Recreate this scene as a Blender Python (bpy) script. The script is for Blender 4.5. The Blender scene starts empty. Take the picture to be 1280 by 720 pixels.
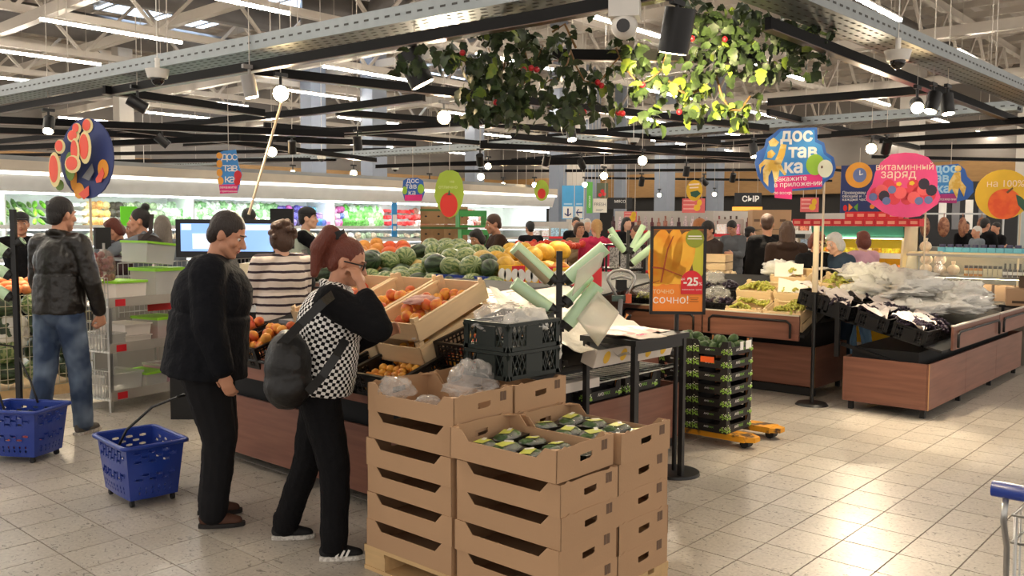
import bpy, bmesh, math, random
import numpy as np
from mathutils import Vector, Matrix, Euler, noise
PI = math.pi
SC = bpy.context.scene
COL = SC.collection
RND = random.Random(7)

# ---------------- camera ----------------
FPX, H = 1104.0, 1.65
_p, _r, _y = math.radians(-4.05), math.radians(0.26), math.radians(41.72)
CF = Vector((math.cos(_y)*math.cos(_p), math.sin(_y)*math.cos(_p), math.sin(_p)))
_R0 = Vector((math.sin(_y), -math.cos(_y), 0)); _U0 = _R0.cross(CF)
CR = _R0*math.cos(_r) + _U0*math.sin(_r); CU = -_R0*math.sin(_r) + _U0*math.cos(_r)
CC = Vector((0, 0, H))
cam = bpy.data.cameras.new('camera'); cam.sensor_width = 36; cam.lens = FPX/1280*36; cam.clip_end = 200
cam_o = bpy.data.objects.new('camera', cam); COL.objects.link(cam_o)
m = Matrix.Identity(4)
for i in range(3):
    m[i][0], m[i][1], m[i][2], m[i][3] = CR[i], CU[i], -CF[i], CC[i]
cam_o.matrix_world = m
SC.camera = cam_o

# ---------------- world, exposure ----------------
w = bpy.data.worlds.new('world'); SC.world = w; w.use_nodes = True
w.node_tree.nodes['Background'].inputs[0].default_value = (1.0, 0.92, 0.84, 1)
w.node_tree.nodes['Background'].inputs[1].default_value = 0.40
SC.view_settings.view_transform = 'Standard'; SC.view_settings.look = 'None'
SC.view_settings.gamma = 1; SC.view_settings.use_curve_mapping = False
SC.view_settings.exposure = 1.62
TUBE_E, SPOT_E = 30.0, 40.0

# ---------------- projecting helpers ----------------
def ray(x, y): return CF + CR*((x-640)/FPX) + CU*((360-y)/FPX)
def at(x, y, z=0.0):
    d = ray(x, y); return CC + d*((z-H)/d.z)
def atD(x, y, D): return CC + ray(x, y)*D
def plX(x, y, X):
    d = ray(x, y); return CC + d*(X/d.x)
def plY(x, y, Y):
    d = ray(x, y); return CC + d*(Y/d.y)
def proj(p):
    v = Vector(p)-CC; z = v.dot(CF); return (640+FPX*v.dot(CR)/z, 360-FPX*v.dot(CU)/z, z)

# ---------------- materials ----------------
def lin(c):
    if isinstance(c, str):
        c = tuple(int(c[i:i+2], 16)/255 for i in (0, 2, 4))
    return tuple(((x+0.055)/1.055)**2.4 if x > 0.04045 else x/12.92 for x in c[:3]) + (1,)
MATS = {}
def nn(nt, t, **kw):
    n = nt.nodes.new(t)
    for k, v in kw.items(): setattr(n, k, v)
    return n
def mat(name, col, rough=.55, metal=0, spec=.5, var=.12, vscale=6, bump=0, bscale=40, emit=0, alpha=1, trans=0, rand=0, coat=0, stretch=None, sss=0):
    """procedural principled material: colour with noise variation, optional bump, per-object random tint"""
    if name in MATS: return MATS[name]
    M = bpy.data.materials.new(name); M.use_nodes = True; nt = M.node_tree
    b = nt.nodes['Principled BSDF']; L = nt.links.new
    c = lin(col)
    b.inputs['Roughness'].default_value = rough; b.inputs['Metallic'].default_value = metal
    b.inputs['Specular IOR Level'].default_value = spec
    b.inputs['Base Color'].default_value = c
    if coat: b.inputs['Coat Weight'].default_value = coat
    if alpha < 1: b.inputs['Alpha'].default_value = alpha
    if trans: b.inputs['Transmission Weight'].default_value = trans
    if emit:
        b.inputs['Emission Color'].default_value = c; b.inputs['Emission Strength'].default_value = emit
    tc = nn(nt, 'ShaderNodeTexCoord')
    src = tc.outputs['Object']
    if stretch:
        mp = nn(nt, 'ShaderNodeMapping'); mp.inputs['Scale'].default_value = stretch; L(src, mp.inputs[0]); src = mp.outputs[0]
    if var and not emit:
        n = nn(nt, 'ShaderNodeTexNoise'); n.inputs['Scale'].default_value = vscale; n.inputs['Detail'].default_value = 4
        L(src, n.inputs['Vector'])
        mx = nn(nt, 'ShaderNodeMix', data_type='RGBA'); 
        mx.inputs[6].default_value = tuple(x*(1-var) for x in c[:3])+(1,)
        mx.inputs[7].default_value = tuple(min(1, x*(1+var)) for x in c[:3])+(1,)
        L(n.outputs['Fac'], mx.inputs[0]); out = mx.outputs[2]
        if rand:
            oi = nn(nt, 'ShaderNodeObjectInfo'); hs = nn(nt, 'ShaderNodeHueSaturation')
            mr = nn(nt, 'ShaderNodeMapRange'); mr.inputs[3].default_value = 1-rand; mr.inputs[4].default_value = 1+rand
            L(oi.outputs['Random'], mr.inputs[0]); L(mr.outputs[0], hs.inputs['Value']); L(out, hs.inputs['Color']); out = hs.outputs[0]
        L(out, b.inputs['Base Color'])
    if bump:
        n2 = nn(nt, 'ShaderNodeTexNoise'); n2.inputs['Scale'].default_value = bscale; n2.inputs['Detail'].default_value = 3
        L(src, n2.inputs['Vector'])
        bp = nn(nt, 'ShaderNodeBump'); bp.inputs['Strength'].default_value = bump; bp.inputs['Distance'].default_value = .02
        L(n2.outputs['Fac'], bp.inputs['Height']); L(bp.outputs[0], b.inputs['Normal'])
    MATS[name] = M
    return M
def emat(name, col, e): return mat(name, col, emit=e, rough=.8)

# ---------------- mesh builder ----------------
class MB:
    def __init__(s): s.v = []; s.f = []; s.m = []; s.mi = 0; s.X = None; s.sm = []; s.smooth = False
    def add(s, vs, fs):
        o = len(s.v)
        if s.X is not None: vs = [s.X @ Vector(p) for p in vs]
        s.v += [tuple(p) for p in vs]
        for f in fs: s.f.append([i+o for i in f]); s.m.append(s.mi); s.sm.append(s.smooth)
        return s
    def box(s, c, d, M=None, taper=1.0):
        hx, hy, hz = d[0]/2, d[1]/2, d[2]/2
        vs = [Vector((sx*hx*(taper if sz > 0 else 1), sy*hy*(taper if sz > 0 else 1), sz*hz)) for sz in (-1, 1) for sy in (-1, 1) for sx in (-1, 1)]
        if M is not None: vs = [M @ p for p in vs]
        vs = [p + Vector(c) for p in vs]
        return s.add(vs, [(0, 2, 3, 1), (4, 5, 7, 6), (0, 1, 5, 4), (2, 6, 7, 3), (0, 4, 6, 2), (1, 3, 7, 5)])
    def bb(s, a, b):  # box from min corner to max corner
        return s.box([(a[i]+b[i])/2 for i in range(3)], [abs(b[i]-a[i]) for i in range(3)])
    def cyl(s, p0, p1, r0, r1=None, n=10, caps=True, smooth=True):
        r1 = r0 if r1 is None else r1
        p0, p1 = Vector(p0), Vector(p1); d = (p1-p0).normalized()
        a = d.orthogonal().normalized(); b = d.cross(a)
        vs = []
        for p, r in ((p0, r0), (p1, r1)):
            for k in range(n):
                t = 2*PI*k/n; vs.append(p + (a*math.cos(t)+b*math.sin(t))*r)
        old = s.smooth; s.smooth = smooth
        s.add(vs, [(k, (k+1) % n, n+(k+1) % n, n+k) for k in range(n)])
        s.smooth = False
        if caps: s.add(vs[:n], [tuple(range(n-1, -1, -1))]); s.add(vs[n:], [tuple(range(n))])
        s.smooth = old
        return s
    def tube(s, pts, r, n=6, closed=False):
        pts = [Vector(p) for p in pts]; rings = []; N = len(pts)
        prev = None
        for i, p in enumerate(pts):
            if closed: d = (pts[(i+1) % N]-pts[i-1])
            else: d = pts[min(i+1, N-1)]-pts[max(i-1, 0)]
            d.normalize()
            a = (prev - d*prev.dot(d)) if prev is not None else d.orthogonal()
            if a.length < 1e-5: a = d.orthogonal()
            a.normalize(); prev = a; b = d.cross(a)
            rr = r[i] if isinstance(r, (list, tuple)) else r
            rings.append([p+(a*math.cos(2*PI*k/n)+b*math.sin(2*PI*k/n))*rr for k in range(n)])
        vs = [q for g in rings for q in g]; fs = []
        for i in range(N if closed else N-1):
            j = (i+1) % N
            for k in range(n): fs.append((i*n+k, i*n+(k+1) % n, j*n+(k+1) % n, j*n+k))
        old = s.smooth; s.smooth = True
        if not closed: fs += [tuple(range(n-1, -1, -1)), tuple((N-1)*n+k for k in range(n))]
        s.add(vs, fs); s.smooth = old
        return s
    def ell(s, c, r, n=10, k=7, M=None, jit=0, rnd=None):
        if not isinstance(r, (tuple, list)): r = (r, r, r)
        vs = [Vector((0, 0, -1))]
        for i in range(1, k):
            ph = -PI/2+PI*i/k
            for j in range(n):
                t = 2*PI*j/n; vs.append(Vector((math.cos(ph)*math.cos(t), math.cos(ph)*math.sin(t), math.sin(ph))))
        vs.append(Vector((0, 0, 1)))
        if jit: vs = [p*(1+(rnd or RND).uniform(-jit, jit)) for p in vs]
        vs = [Vector((p.x*r[0], p.y*r[1], p.z*r[2])) for p in vs]
        if M is not None: vs = [M @ p for p in vs]
        vs = [p+Vector(c) for p in vs]; fs = []
        for j in range(n): fs.append((0, 1+(j+1) % n, 1+j))
        for i in range(k-2):
            for j in range(n): fs.append((1+i*n+j, 1+i*n+(j+1) % n, 1+(i+1)*n+(j+1) % n, 1+(i+1)*n+j))
        l = len(vs)-1
        for j in range(n): fs.append((1+(k-2)*n+j, 1+(k-2)*n+(j+1) % n, l))
        old = s.smooth; s.smooth = True; s.add(vs, fs); s.smooth = old
        return s
    def cap(s, a, b, ra, rb, n=12):  # tapered capsule
        a, b = Vector(a), Vector(b); d = b-a
        if d.length < 1e-6: return s.ell(a, ra, n)
        d.normalize(); u = d.orthogonal().normalized(); w_ = d.cross(u); rings = []
        for (p, r, lo, hi) in ((a, ra, -90, 0), (b, rb, 0, 90)):
            for q in range(4):
                ph = math.radians(lo+(hi-lo)*q/3); 
                rr = max(r*math.cos(ph), r*.02)
                rings.append([p+d*r*math.sin(ph)+(u*math.cos(2*PI*k/n)+w_*math.sin(2*PI*k/n))*rr for k in range(n)])
        vs = [q for g in rings for q in g]; fs = []
        for i in range(len(rings)-1):
            for k in range(n): fs.append((i*n+k, i*n+(k+1) % n, (i+1)*n+(k+1) % n, (i+1)*n+k))
        fs += [tuple(range(n-1, -1, -1)), tuple((len(rings)-1)*n+k for k in range(n))]
        old = s.smooth; s.smooth = True; s.add(vs, fs); s.smooth = old
        return s
    def prism(s, poly, t, M=None):  # polygon in xy, extruded 0..t along z, then M
        n = len(poly)
        vs = [Vector((p[0], p[1], 0)) for p in poly]+[Vector((p[0], p[1], t)) for p in poly]
        if M is not None: vs = [M @ p for p in vs]
        return s.add(vs, [tuple(range(n-1, -1, -1)), tuple(range(n, 2*n))]+[(i, (i+1) % n, n+(i+1) % n, n+i) for i in range(n)])
    def quad(s, a, b, c, d): return s.add([a, b, c, d], [(0, 1, 2, 3)])
    def mesh(s, name, mats):
        me = bpy.data.meshes.new(name); me.from_pydata(s.v, [], s.f)
        for x in (mats if isinstance(mats, (list, tuple)) else [mats]): me.materials.append(x)
        me.polygons.foreach_set('material_index', s.m); me.polygons.foreach_set('use_smooth', s.sm); me.update()
        return me
    def build(s, name, mats, parent=None, loc=None, rot=None):
        o = bpy.data.objects.new(name, s.mesh(name, mats)); COL.objects.link(o)
        if parent is not None: o.parent = parent
        if loc is not None: o.location = loc
        if rot is not None: o.rotation_euler = rot
        return o
def tag(o, label, cat, group=None, kind=None):
    o['label'] = label; o['category'] = cat
    if group: o['group'] = group
    if kind: o['kind'] = kind
    return o
def empty(name, label, cat, loc=(0, 0, 0), rz=0, group=None, rot=None):
    o = bpy.data.objects.new(name, None); COL.objects.link(o); o.empty_display_size = .05
    o.location = loc; o.rotation_euler = rot if rot is not None else (0, 0, rz)
    return tag(o, label, cat, group)
def struct(o): o['kind'] = 'structure'; return o
def stuff(o): o['kind'] = 'stuff'; return o
def linkd(name, me, parent=None, loc=None, rot=None, scale=None):
    o = bpy.data.objects.new(name, me); COL.objects.link(o)
    if parent is not None: o.parent = parent
    if loc is not None: o.location = loc
    if rot is not None: o.rotation_euler = rot
    if scale is not None: o.scale = scale if isinstance(scale, (tuple, list)) else (scale,)*3
    return o
KIDS = {}
def dup(root, loc=None, rz=None, label=None, rot=None, scale=None):
    def cp(o, par):
        c = o.copy(); COL.objects.link(c)
        if par is not None: c.parent = par
        for ch in list(o.children): cp(ch, c)
        return c
    r = cp(root, None)
    if loc is not None: r.location = loc
    if rot is not None: r.rotation_euler = rot
    elif rz is not None: r.rotation_euler = (0, 0, rz)
    if label: r['label'] = label
    if scale: r.scale = scale if isinstance(scale, (tuple, list)) else (scale,)*3
    return r
def Rz(a): return Matrix.Rotation(a, 3, 'Z')
def Rx(a): return Matrix.Rotation(a, 3, 'X')
def Ry(a): return Matrix.Rotation(a, 3, 'Y')
ORD = 'first second third fourth fifth sixth seventh eighth ninth tenth eleventh twelfth thirteenth fourteenth fifteenth sixteenth seventeenth eighteenth nineteenth twentieth'.split()
def ordw(i):
    if i < 20: return ORD[i]
    t = ['twenty', 'thirty', 'forty', 'fifty', 'sixty', 'seventy', 'eighty', 'ninety']
    q, r = divmod(i+1, 10)
    if q < 10: return (['twentieth', 'thirtieth', 'fortieth', 'fiftieth', 'sixtieth', 'seventieth', 'eightieth', 'ninetieth'][q-2] if r == 0 else t[q-2]+'-'+ORD[r-1])
    return ('hundred' + ('th' if i+1 == 100 else ' and '+ordw(i-100))) if i < 200 else 'two hundred and '+ordw(i-200)
def rank(objs, base, group=None, how='from the left'):
    """give every copy a label that says which one, by its order across the picture"""
    objs = sorted(objs, key=lambda o: proj(o.matrix_world.translation if o.parent else o.location)[0])
    for i, o in enumerate(objs):
        o['label'] = f'{base}, {ordw(i)} {how}'
        if group: o['group'] = group
GLY = {}
def _curve(body, off):
    cu = bpy.data.curves.new('glyph', 'FONT'); cu.body = body; cu.size = 1; cu.extrude = .5; cu.resolution_u = 3; cu.offset = off
    o = bpy.data.objects.new('glyph', cu); COL.objects.link(o)
    me = bpy.data.meshes.new_from_object(o.evaluated_get(bpy.context.evaluated_depsgraph_get()))
    vs = [tuple(v.co) for v in me.vertices]; fs = [tuple(p.vertices) for p in me.polygons]
    bpy.data.objects.remove(o); bpy.data.curves.remove(cu); bpy.data.meshes.remove(me)
    return vs, fs
def glyph(ch, off):
    """one letter at size 1 with its advance width (the small Cyrillic n is made from the capital)"""
    if (ch, off) not in GLY:
        src = {'н': 'Н', 'ы': 'ь'}.get(ch, ch); k = (.8, .745) if ch == 'н' else (1, 1)
        w = lambda t: max(v[0] for v in _curve(t, 0)[0])-min(v[0] for v in _curve(t, 0)[0])
        adv = (w('о'+src+'о')-w('оо'))*k[0] if ch != ' ' else .27
        vs, fs = _curve(src, off) if ch != ' ' else ([], [])
        if ch == 'ы':
            q = MB(); q.v = list(vs); q.f = [list(f) for f in fs]; q.m = [0]*len(fs); q.sm = [False]*len(fs); q.bb((adv-.02-off, -off, -.5), (adv+.068+off, .542+off, .5)); vs, fs, adv = q.v, q.f, adv+.13
        GLY[(ch, off)] = ([(v[0]*k[0], v[1]*k[1], v[2]) for v in vs], fs, adv)
    return GLY[(ch, off)]
def text(name, body, size, material, parent, loc, rot, ext=.001, align='CENTER', spacing=1.0, bold=0.0):
    off = .03 if bold else 0; mb = MB(); x = 0; gs = []
    for ch in body: g = glyph(ch, off); gs.append((x, g)); x += g[2]*spacing
    x0 = {'CENTER': -x/2, 'LEFT': 0, 'RIGHT': -x}[align]
    for gx, (vs, fs, _) in gs: mb.add([((v[0]+gx+x0)*size, (v[1]-.3)*size, v[2]*2*ext) for v in vs], fs)
    return mb.build(name, material, parent, loc, rot)
for _c in 'дотавкзжиеплнсфрухсчь.ряующй -25%!AVOMX0СЫРМЯОПFRESHы1':
    for _o in (0, .03): glyph(_c, _o)
# ================= setting: floor, roof, walls =================
def floor_material(name, joint=False):
    M = bpy.data.materials.new(name); M.use_nodes = True; nt = M.node_tree; L = nt.links.new; b = nt.nodes['Principled BSDF']
    tc = nn(nt, 'ShaderNodeTexCoord'); geo = nn(nt, 'ShaderNodeNewGeometry'); src = geo.outputs['Position']
    n1 = nn(nt, 'ShaderNodeTexNoise'); n1.inputs['Scale'].default_value = 2.2; n1.inputs['Detail'].default_value = 5; L(src, n1.inputs['Vector'])
    n2 = nn(nt, 'ShaderNodeTexNoise'); n2.inputs['Scale'].default_value = 55; n2.inputs['Detail'].default_value = 6; L(src, n2.inputs['Vector'])
    v = nn(nt, 'ShaderNodeTexNoise'); v.inputs['Scale'].default_value = 42; v.inputs['Detail'].default_value = 2; v.inputs['Distortion'].default_value = 1.5
    mp = nn(nt, 'ShaderNodeMapping'); mp.inputs['Scale'].default_value = (1, .55, 1); mp.inputs['Rotation'].default_value = (0, 0, .6); L(src, mp.inputs[0]); L(mp.outputs[0], v.inputs['Vector'])
    sp = nn(nt, 'ShaderNodeMapRange'); sp.inputs[1].default_value = .31; sp.inputs[2].default_value = .385; L(v.outputs['Fac'], sp.inputs[0])
    oi = nn(nt, 'ShaderNodeObjectInfo')
    r1 = nn(nt, 'ShaderNodeMix', data_type='RGBA'); r1.inputs[6].default_value = lin('a49c90'); r1.inputs[7].default_value = lin('c3bcb0'); L(n1.outputs['Fac'], r1.inputs[0])
    r2 = nn(nt, 'ShaderNodeMix', data_type='RGBA', blend_type='OVERLAY'); r2.inputs[0].default_value = .35; L(r1.outputs[2], r2.inputs[6]); L(n2.outputs['Color'], r2.inputs[7])
    bw = nn(nt, 'ShaderNodeRGBToBW'); L(n2.outputs['Fac'], r2.inputs[7])
    r3 = nn(nt, 'ShaderNodeMix', data_type='RGBA'); r3.inputs[6].default_value = lin('6f685e'); L(sp.outputs[0], r3.inputs[0]); L(r2.outputs[2], r3.inputs[7])
    hs = nn(nt, 'ShaderNodeHueSaturation'); mr = nn(nt, 'ShaderNodeMapRange'); mr.inputs[3].default_value = .93; mr.inputs[4].default_value = 1.07
    L(oi.outputs['Random'], mr.inputs[0]); L(mr.outputs[0], hs.inputs['Value']); L(r3.outputs[2], hs.inputs['Color'])
    L(hs.outputs[0], b.inputs['Base Color'])
    rr = nn(nt, 'ShaderNodeMapRange'); rr.inputs[3].default_value = .24; rr.inputs[4].default_value = .42; L(n1.outputs['Fac'], rr.inputs[0]); L(rr.outputs[0], b.inputs['Roughness'])
    return M
TILE = floor_material('floor_tile_speckled')
GROUT = mat('floor_joint', '62584e', .8)
floor = struct(MB().bb((-6, -6, -.1), (42, 40, -.0035)).build('floor', GROUT))
TX, TY, X0, Y0 = .3165, .2825, 3.935, 2.009
tm = MB(); g = .0026; hx, hy = TX/2-g, TY/2-g
tm.add([(-hx, -hy, -.004), (hx, -hy, -.004), (hx, hy, -.004), (-hx, hy, -.004), (-hx+.001, -hy+.001, 0), (hx-.001, -hy+.001, 0), (hx-.001, hy-.001, 0), (-hx+.001, hy-.001, 0)],
       [(4, 5, 6, 7), (0, 1, 5, 4), (1, 2, 6, 5), (2, 3, 7, 6), (3, 0, 4, 7)])
tile_me = tm.mesh('tile', TILE)
cands = []
for i in range(-20, 110):
    for j in range(-16, 110):
        c = Vector((X0+(i+.5)*TX, Y0+(j+.5)*TY, 0))
        if (c-CC).dot(CF) < .8 or c.x > 34 or c.y > 31: continue
        x, y, z = proj(c)
        if -600 < x < 2100 and y < 1300:
            hid = (2.75 < c.x < 3.35 and 2.2 < c.y < 3.2) or (3.35 < c.x < 8.0 and 4.6 < c.y < 12) or (8.2 < c.x < 12 and 2.6 < c.y < 9) or c.y > 12
            vis = 0 < x < 1280 and y < 719 and not hid and not (x > 458 and x < 835 and y > 600)
            cands.append((0 if vis else 1, z, c))
cands.sort(key=lambda t: (t[0], t[1]))
rest = MB()
for k, (v, z, c) in enumerate(cands):
    if k < 300: linkd('tile', tile_me, floor, c)
    else: rest.add([(c.x+p[0], c.y+p[1], p[2]) for p in tm.v], tm.f)
stuff(rest.build('floor_tiles', TILE, floor))

ROOFM = mat('roof_sheet', 'bdb4a9', .6, var=.1, vscale=1.5)
mb = MB()   # corrugated deck: ridges run along X
zr = 7.4; y = -6.0; prof = []
while y < 40:
    prof += [(y, zr), (y+.25, zr), (y+.32, zr+.12), (y+.57, zr+.12), (y+.64, zr)]; y += .64
vs = [(-6, p[0], p[1]) for p in prof]+[(42, p[0], p[1]) for p in prof]; n = len(prof)
mb.add(vs, [(i, i+1, n+i+1, n+i) for i in range(n-1)])
ceiling = struct(mb.build('ceiling', ROOFM))
WALLM = mat('wall_paint', 'b9b3aa', .7, vscale=1)
WOODB = mat('far_wood_band', '9c7748', .6, var=.25, vscale=3, stretch=(1, 1, 6))
BLACKM = mat('black_fascia', '17171a', .5)
DARKM = mat('dark_wall', '2a2826', .7)
struct(MB().bb((-6, 13.2, 0), (42, 13.4, 2.6)).build('wall_back', WALLM)) if False else None
struct(MB().bb((-6, 33, 0), (42, 33.3, 4.1)).build('wall_back', DARKM)); UPW = mat('upper_wall', '77716a', .7, vscale=1); struct(MB().bb((-6, 33, 4.1), (36, 33.3, 7.5)).build('wall_back_upper', UPW)); struct(MB().bb((36, -6, 4.1), (36.3, 33, 7.5)).build('wall_right_upper', UPW))
struct(MB().bb((36, -6, 0), (36.3, 33, 4.1)).build('wall_right', DARKM))
struct(MB().bb((-6, 32.6, 3.0), (36, 33, 4.1)).build('trim_1', WOODB))
struct(MB().bb((35.6, -6, 3.0), (36, 33, 4.1)).build('trim_2', WOODB))

# ================= ceiling: trusses, purlins, columns =================
WHITE_STEEL = mat('white_steel', 'b9b0a4', .5, var=.06)
COLW = mat('column_white', 'cfc8bd', .6, var=.06)
COLB = mat('column_blue_grey', '8b93a0', .6, var=.06)
GALV = mat('galvanised_tray', '8b9192', .4, metal=.75, var=.15, vscale=12)
BLK = mat('black_metal', '121213', .45, var=.2)
BLKM = mat('black_matt', '1a1a1b', .7, var=.2)
def truss_x(Y, x0, x1, z0, z1):
    t = empty('roof_truss', f'white steel lattice roof truss along the aisle at the {"near" if Y<9 else "mid" if Y<17 else "far"} bay', 'truss', (x0, Y, z0)); L = x1-x0; h = z1-z0
    MB().box((L/2, 0, 0), (L, .14, .14)).build('bottom_chord', WHITE_STEEL, t)
    MB().box((L/2, 0, h), (L, .16, .18)).build('top_chord', WHITE_STEEL, t)
    n = int(L/2.7)
    db = MB(); pb = MB()
    for i in range(n):
        a, b = i*L/n, (i+1)*L/n; mid = (a+b)/2
        o = MB().box((0, 0, 0), (.065, .065, math.hypot(mid-a, h)), Ry(math.atan2(mid-a, h)))
        if i < 12: o.build('web_bar', WHITE_STEEL, t, ((a+mid)/2, 0, h/2)); MB().box((0, 0, 0), (.065, .065, math.hypot(mid-a, h)), Ry(-math.atan2(mid-a, h))).build('web_bar', WHITE_STEEL, t, ((b+mid)/2, 0, h/2))
        else:
            db.box(((a+mid)/2, 0, h/2), (.065, .065, math.hypot(mid-a, h)), Ry(math.atan2(mid-a, h))); db.box(((b+mid)/2, 0, h/2), (.065, .065, math.hypot(mid-a, h)), Ry(-math.atan2(mid-a, h)))
    if db.v: stuff(db.build('web_bars', WHITE_STEEL, t))
    return t
tr = [truss_x(Y, -2, 36, 5.55, 7.0) for Y in (3.2, 6.8, 10.4, 14.0, 17.6, 21.2, 24.8, 28.4)]
for i, t in enumerate(tr): t['label'] = f'white steel lattice roof truss spanning the shop, {ordw(i)} one back from the camera'; t['group'] = 'roof trusses'
pl = []
for i, X in enumerate((6.4, 9.4, 12.4, 15.4, 18.4, 21.4, 24.4, 27.4, 30.4)):
    pl.append(tag(MB().box((0, 13.5, 0), (.16, 39, .2)).build('roof_beam', WHITE_STEEL, None, (X, 0, 5.38 if i % 2 == 0 else 5.9)), f'long white steel beam crossing under the trusses, {ordw(i)} from the camera side', 'beam', 'cross beams'))
for i, (x, w_, top, bot, D, M) in enumerate([(1136, .55, -60, 262, 26, COLW), (712, .62, -60, 300, 26.5, COLW), (468, .5, 0, 300, 24, COLB), (593, .42, 0, 300, 27, COLB), (740, .4, 0, 300, 32, COLB), (775, .35, 0, 300, 33, COLB), (830, .5, 0, 300, 30, COLB), (893, .45, 0, 300, 31, COLB), (697, .35, 0, 300, 24.5, COLB), (393, .5, 0, 300, 25, COLB), (158, .42, 0, 300, 26, COLW), (1280, .5, 0, 300, 27, COLW)]):
    p = atD(x, 280, D)
    M_ = MB().bb((-w_/2, -w_/2, 0), (w_/2, w_/2, 7.4)); 
    c = empty('column', '', 'column', (p.x, p.y, 0)); M_.build('shaft', M, c); MB().bb((-w_/2-.04, -w_/2-.04, 0), (w_/2+.04, w_/2+.04, .25)).build('base_guard', BLKM, c)
    c['label'] = f'{"white" if M is COLW else "blue grey"} square roof column rising behind the sales floor, {["second from the right","tallest white one behind the arrows","left of the tomato sign","slim one left of the garland","seen under the garland","narrow one beside it","near the mango poster","between the poster and cheese sign","beside the white arrow column","behind the two shoppers in front","behind the cold cabinet canopy","at the right edge"][i]}'
pu = empty('roof_purlins', 'row of thin pale purlins under the roof deck', 'purlin', (0, 0, 7.25))
for i in range(26): MB().box((1.2+i*1.3, 13, 0), (.09, 38, .16)).build('purlin', WHITE_STEEL, pu)
# tube lights, rows 3.5 m apart
LAMP = emat('tube_light', 'fff4e4', TUBE_E)
tubes = []
tube_me = None
for j, Y in enumerate((1.5, 5.03, 8.65, 12.2, 15.65, 19.1, 22.6, 26.1, 29.5)):
    for k in range(-1, 6):
        X = 5.85+5.65*k + (1.1 if j % 2 and k > 0 else 0)
        if j == 0 and k < 0: continue
        t = empty('tube_light', 'slim white tube light', 'lamp', (X, Y, 5.0), group='tube lights')
        if tube_me is None:
            body = MB().box((1.25, 0, .035), (2.5, .07, .03)).mesh('housing', WHITE_STEEL)
            dif = MB().box((1.25, 0, 0), (2.46, .055, .045)).mesh('diffuser', LAMP)
            rod = MB().cyl((.3, 0, .05), (.3, 0, 2.4), .006, n=5).cyl((2.2, 0, .05), (2.2, 0, 2.4), .006, n=5).mesh('hanger', WHITE_STEEL)
            tube_me = 1
        linkd('housing', body, t); linkd('diffuser', dif, t); linkd('hanger', rod, t)
        tubes.append((j, k, t))
for j, k, t in tubes: t['label'] = f'slim white tube light under the roof, {ordw(k+1)} along the {ordw(j)} row back'
# skylights, ducts
SKYM = emat('skylight', 'bcd4f2', 2.0)
for i, (x, y, sx, sy) in enumerate([(372, 0, 3.0, 1.2), (545, 95, 3, 1.2), (395, 104, 3, 1.2), (310, 98, 2, 1.2), (200, 20, 3, 1)]):
    p = at(x, y, 7.2); s_ = empty('skylight', f'bluish daylight roof window between trusses, {ordw(i)} one noted from the garland outward', 'window', p)
    MB().box((0, 0, 0), (sx, sy, .03)).build('pane', SKYM, s_); MB().box((0, -sy/2, .03), (sx+.1, .08, .12)).box((0, sy/2, .03), (sx+.1, .08, .12)).build('frame', WHITE_STEEL, s_)
DUCT = mat('duct_grey', '6f6b68', .45, metal=.5)
def duct(pts, r, label):
    d = tag(MB().tube(pts, r, 14).build('air_duct', DUCT), label, 'duct'); return d
p = at(440, 18, 6.4); q = at(478, 12, 6.4)
duct([p+Vector((-1, .5, 0)), p, p+Vector((.6, -.1, .05)), q, q+Vector((.4, -.2, .5))], .33, 'short grey elbow air duct hanging under the roof above the two shoppers')
duct([(6, 23.2, 6.6), (30, 23.2, 6.6)], .36, 'long round grey air duct running deep under the roof')
duct([(5, 18.7, 6.6), (13, 18.7, 6.6)], .36, 'dark round air duct under the roof above the fridge wall')
duct([(17, 7.9, 6.6), (30, 7.9, 6.6)], .38, 'dark round air duct behind the tube lights over the right side')

# ================= cable trays and black lighting rails =================
def seg_obj(name, A, B, label, cat, builder, group=None):
    A, B = Vector(A), Vector(B); d = B-A; t = empty(name, label, cat, A, math.atan2(d.y, d.x), group); builder(t, d.length); return t
HOLE = mat('slot_dark', '3b3a38', .7)
def tray(t, L):
    MB().box((L/2, 0, .003), (L, .30, .006)).build('tray_bottom', GALV, t)
    for s in (-1, 1):
        MB().box((L/2, s*.15, .055), (L, .004, .11)).box((L/2, s*.14, .11), (L, .022, .004)).build('tray_side', GALV, t)
    sl = MB(); n = int(min(L, 9)/.1)
    for i in range(n):
        x = i*.1+.05
        for s in (-1, 1): sl.box((x, s*.1525, .055), (.045, .002, .014))
        for k in range(4): sl.box((x+(.05 if k % 2 else 0), -.105+k*.07, -.0008), (.045, .016, .001))
    stuff(sl.build('slots', HOLE, t))
    for i in range(int(L/1.8)+1): MB().cyl((i*1.8+.3, .12, .1), (i*1.8+.3, .12, 2.6), .005, n=5).build('hanger_rod', WHITE_STEEL, t)
    MB().cyl((0, .05, .03), (L, .05, .03), .02, n=6).cyl((0, -.04, .03), (L, -.04, .03), .015, n=6).build('cable', BLKM, t)
ZT = 3.0
cor = at(885, -32, ZT)
tl = seg_obj('cable_tray', at(-40, 133, ZT), cor, 'long galvanised slotted cable tray running overhead from the watermelon sign to the garland', 'cable tray', tray)
seg_obj('cable_tray', cor, at(1300, 132, ZT), 'galvanised slotted cable tray running overhead above the berry sign', 'cable tray', tray)
seg_obj('cable_tray', at(1275, 139, ZT), at(560, 190, ZT), 'thin galvanised cable tray crossing overhead in front of the delivery sign', 'cable tray', tray)
seg_obj('cable_tray', at(560, 190, ZT), at(160, 213, ZT), 'far galvanised cable tray above the cold cabinet canopy', 'cable tray', tray)
COPPER = mat('rail_reflective', '5a4a40', .3, metal=.6)
RAILB = mat('rail_black', '0c0c0d', .7, spec=.2)
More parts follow.
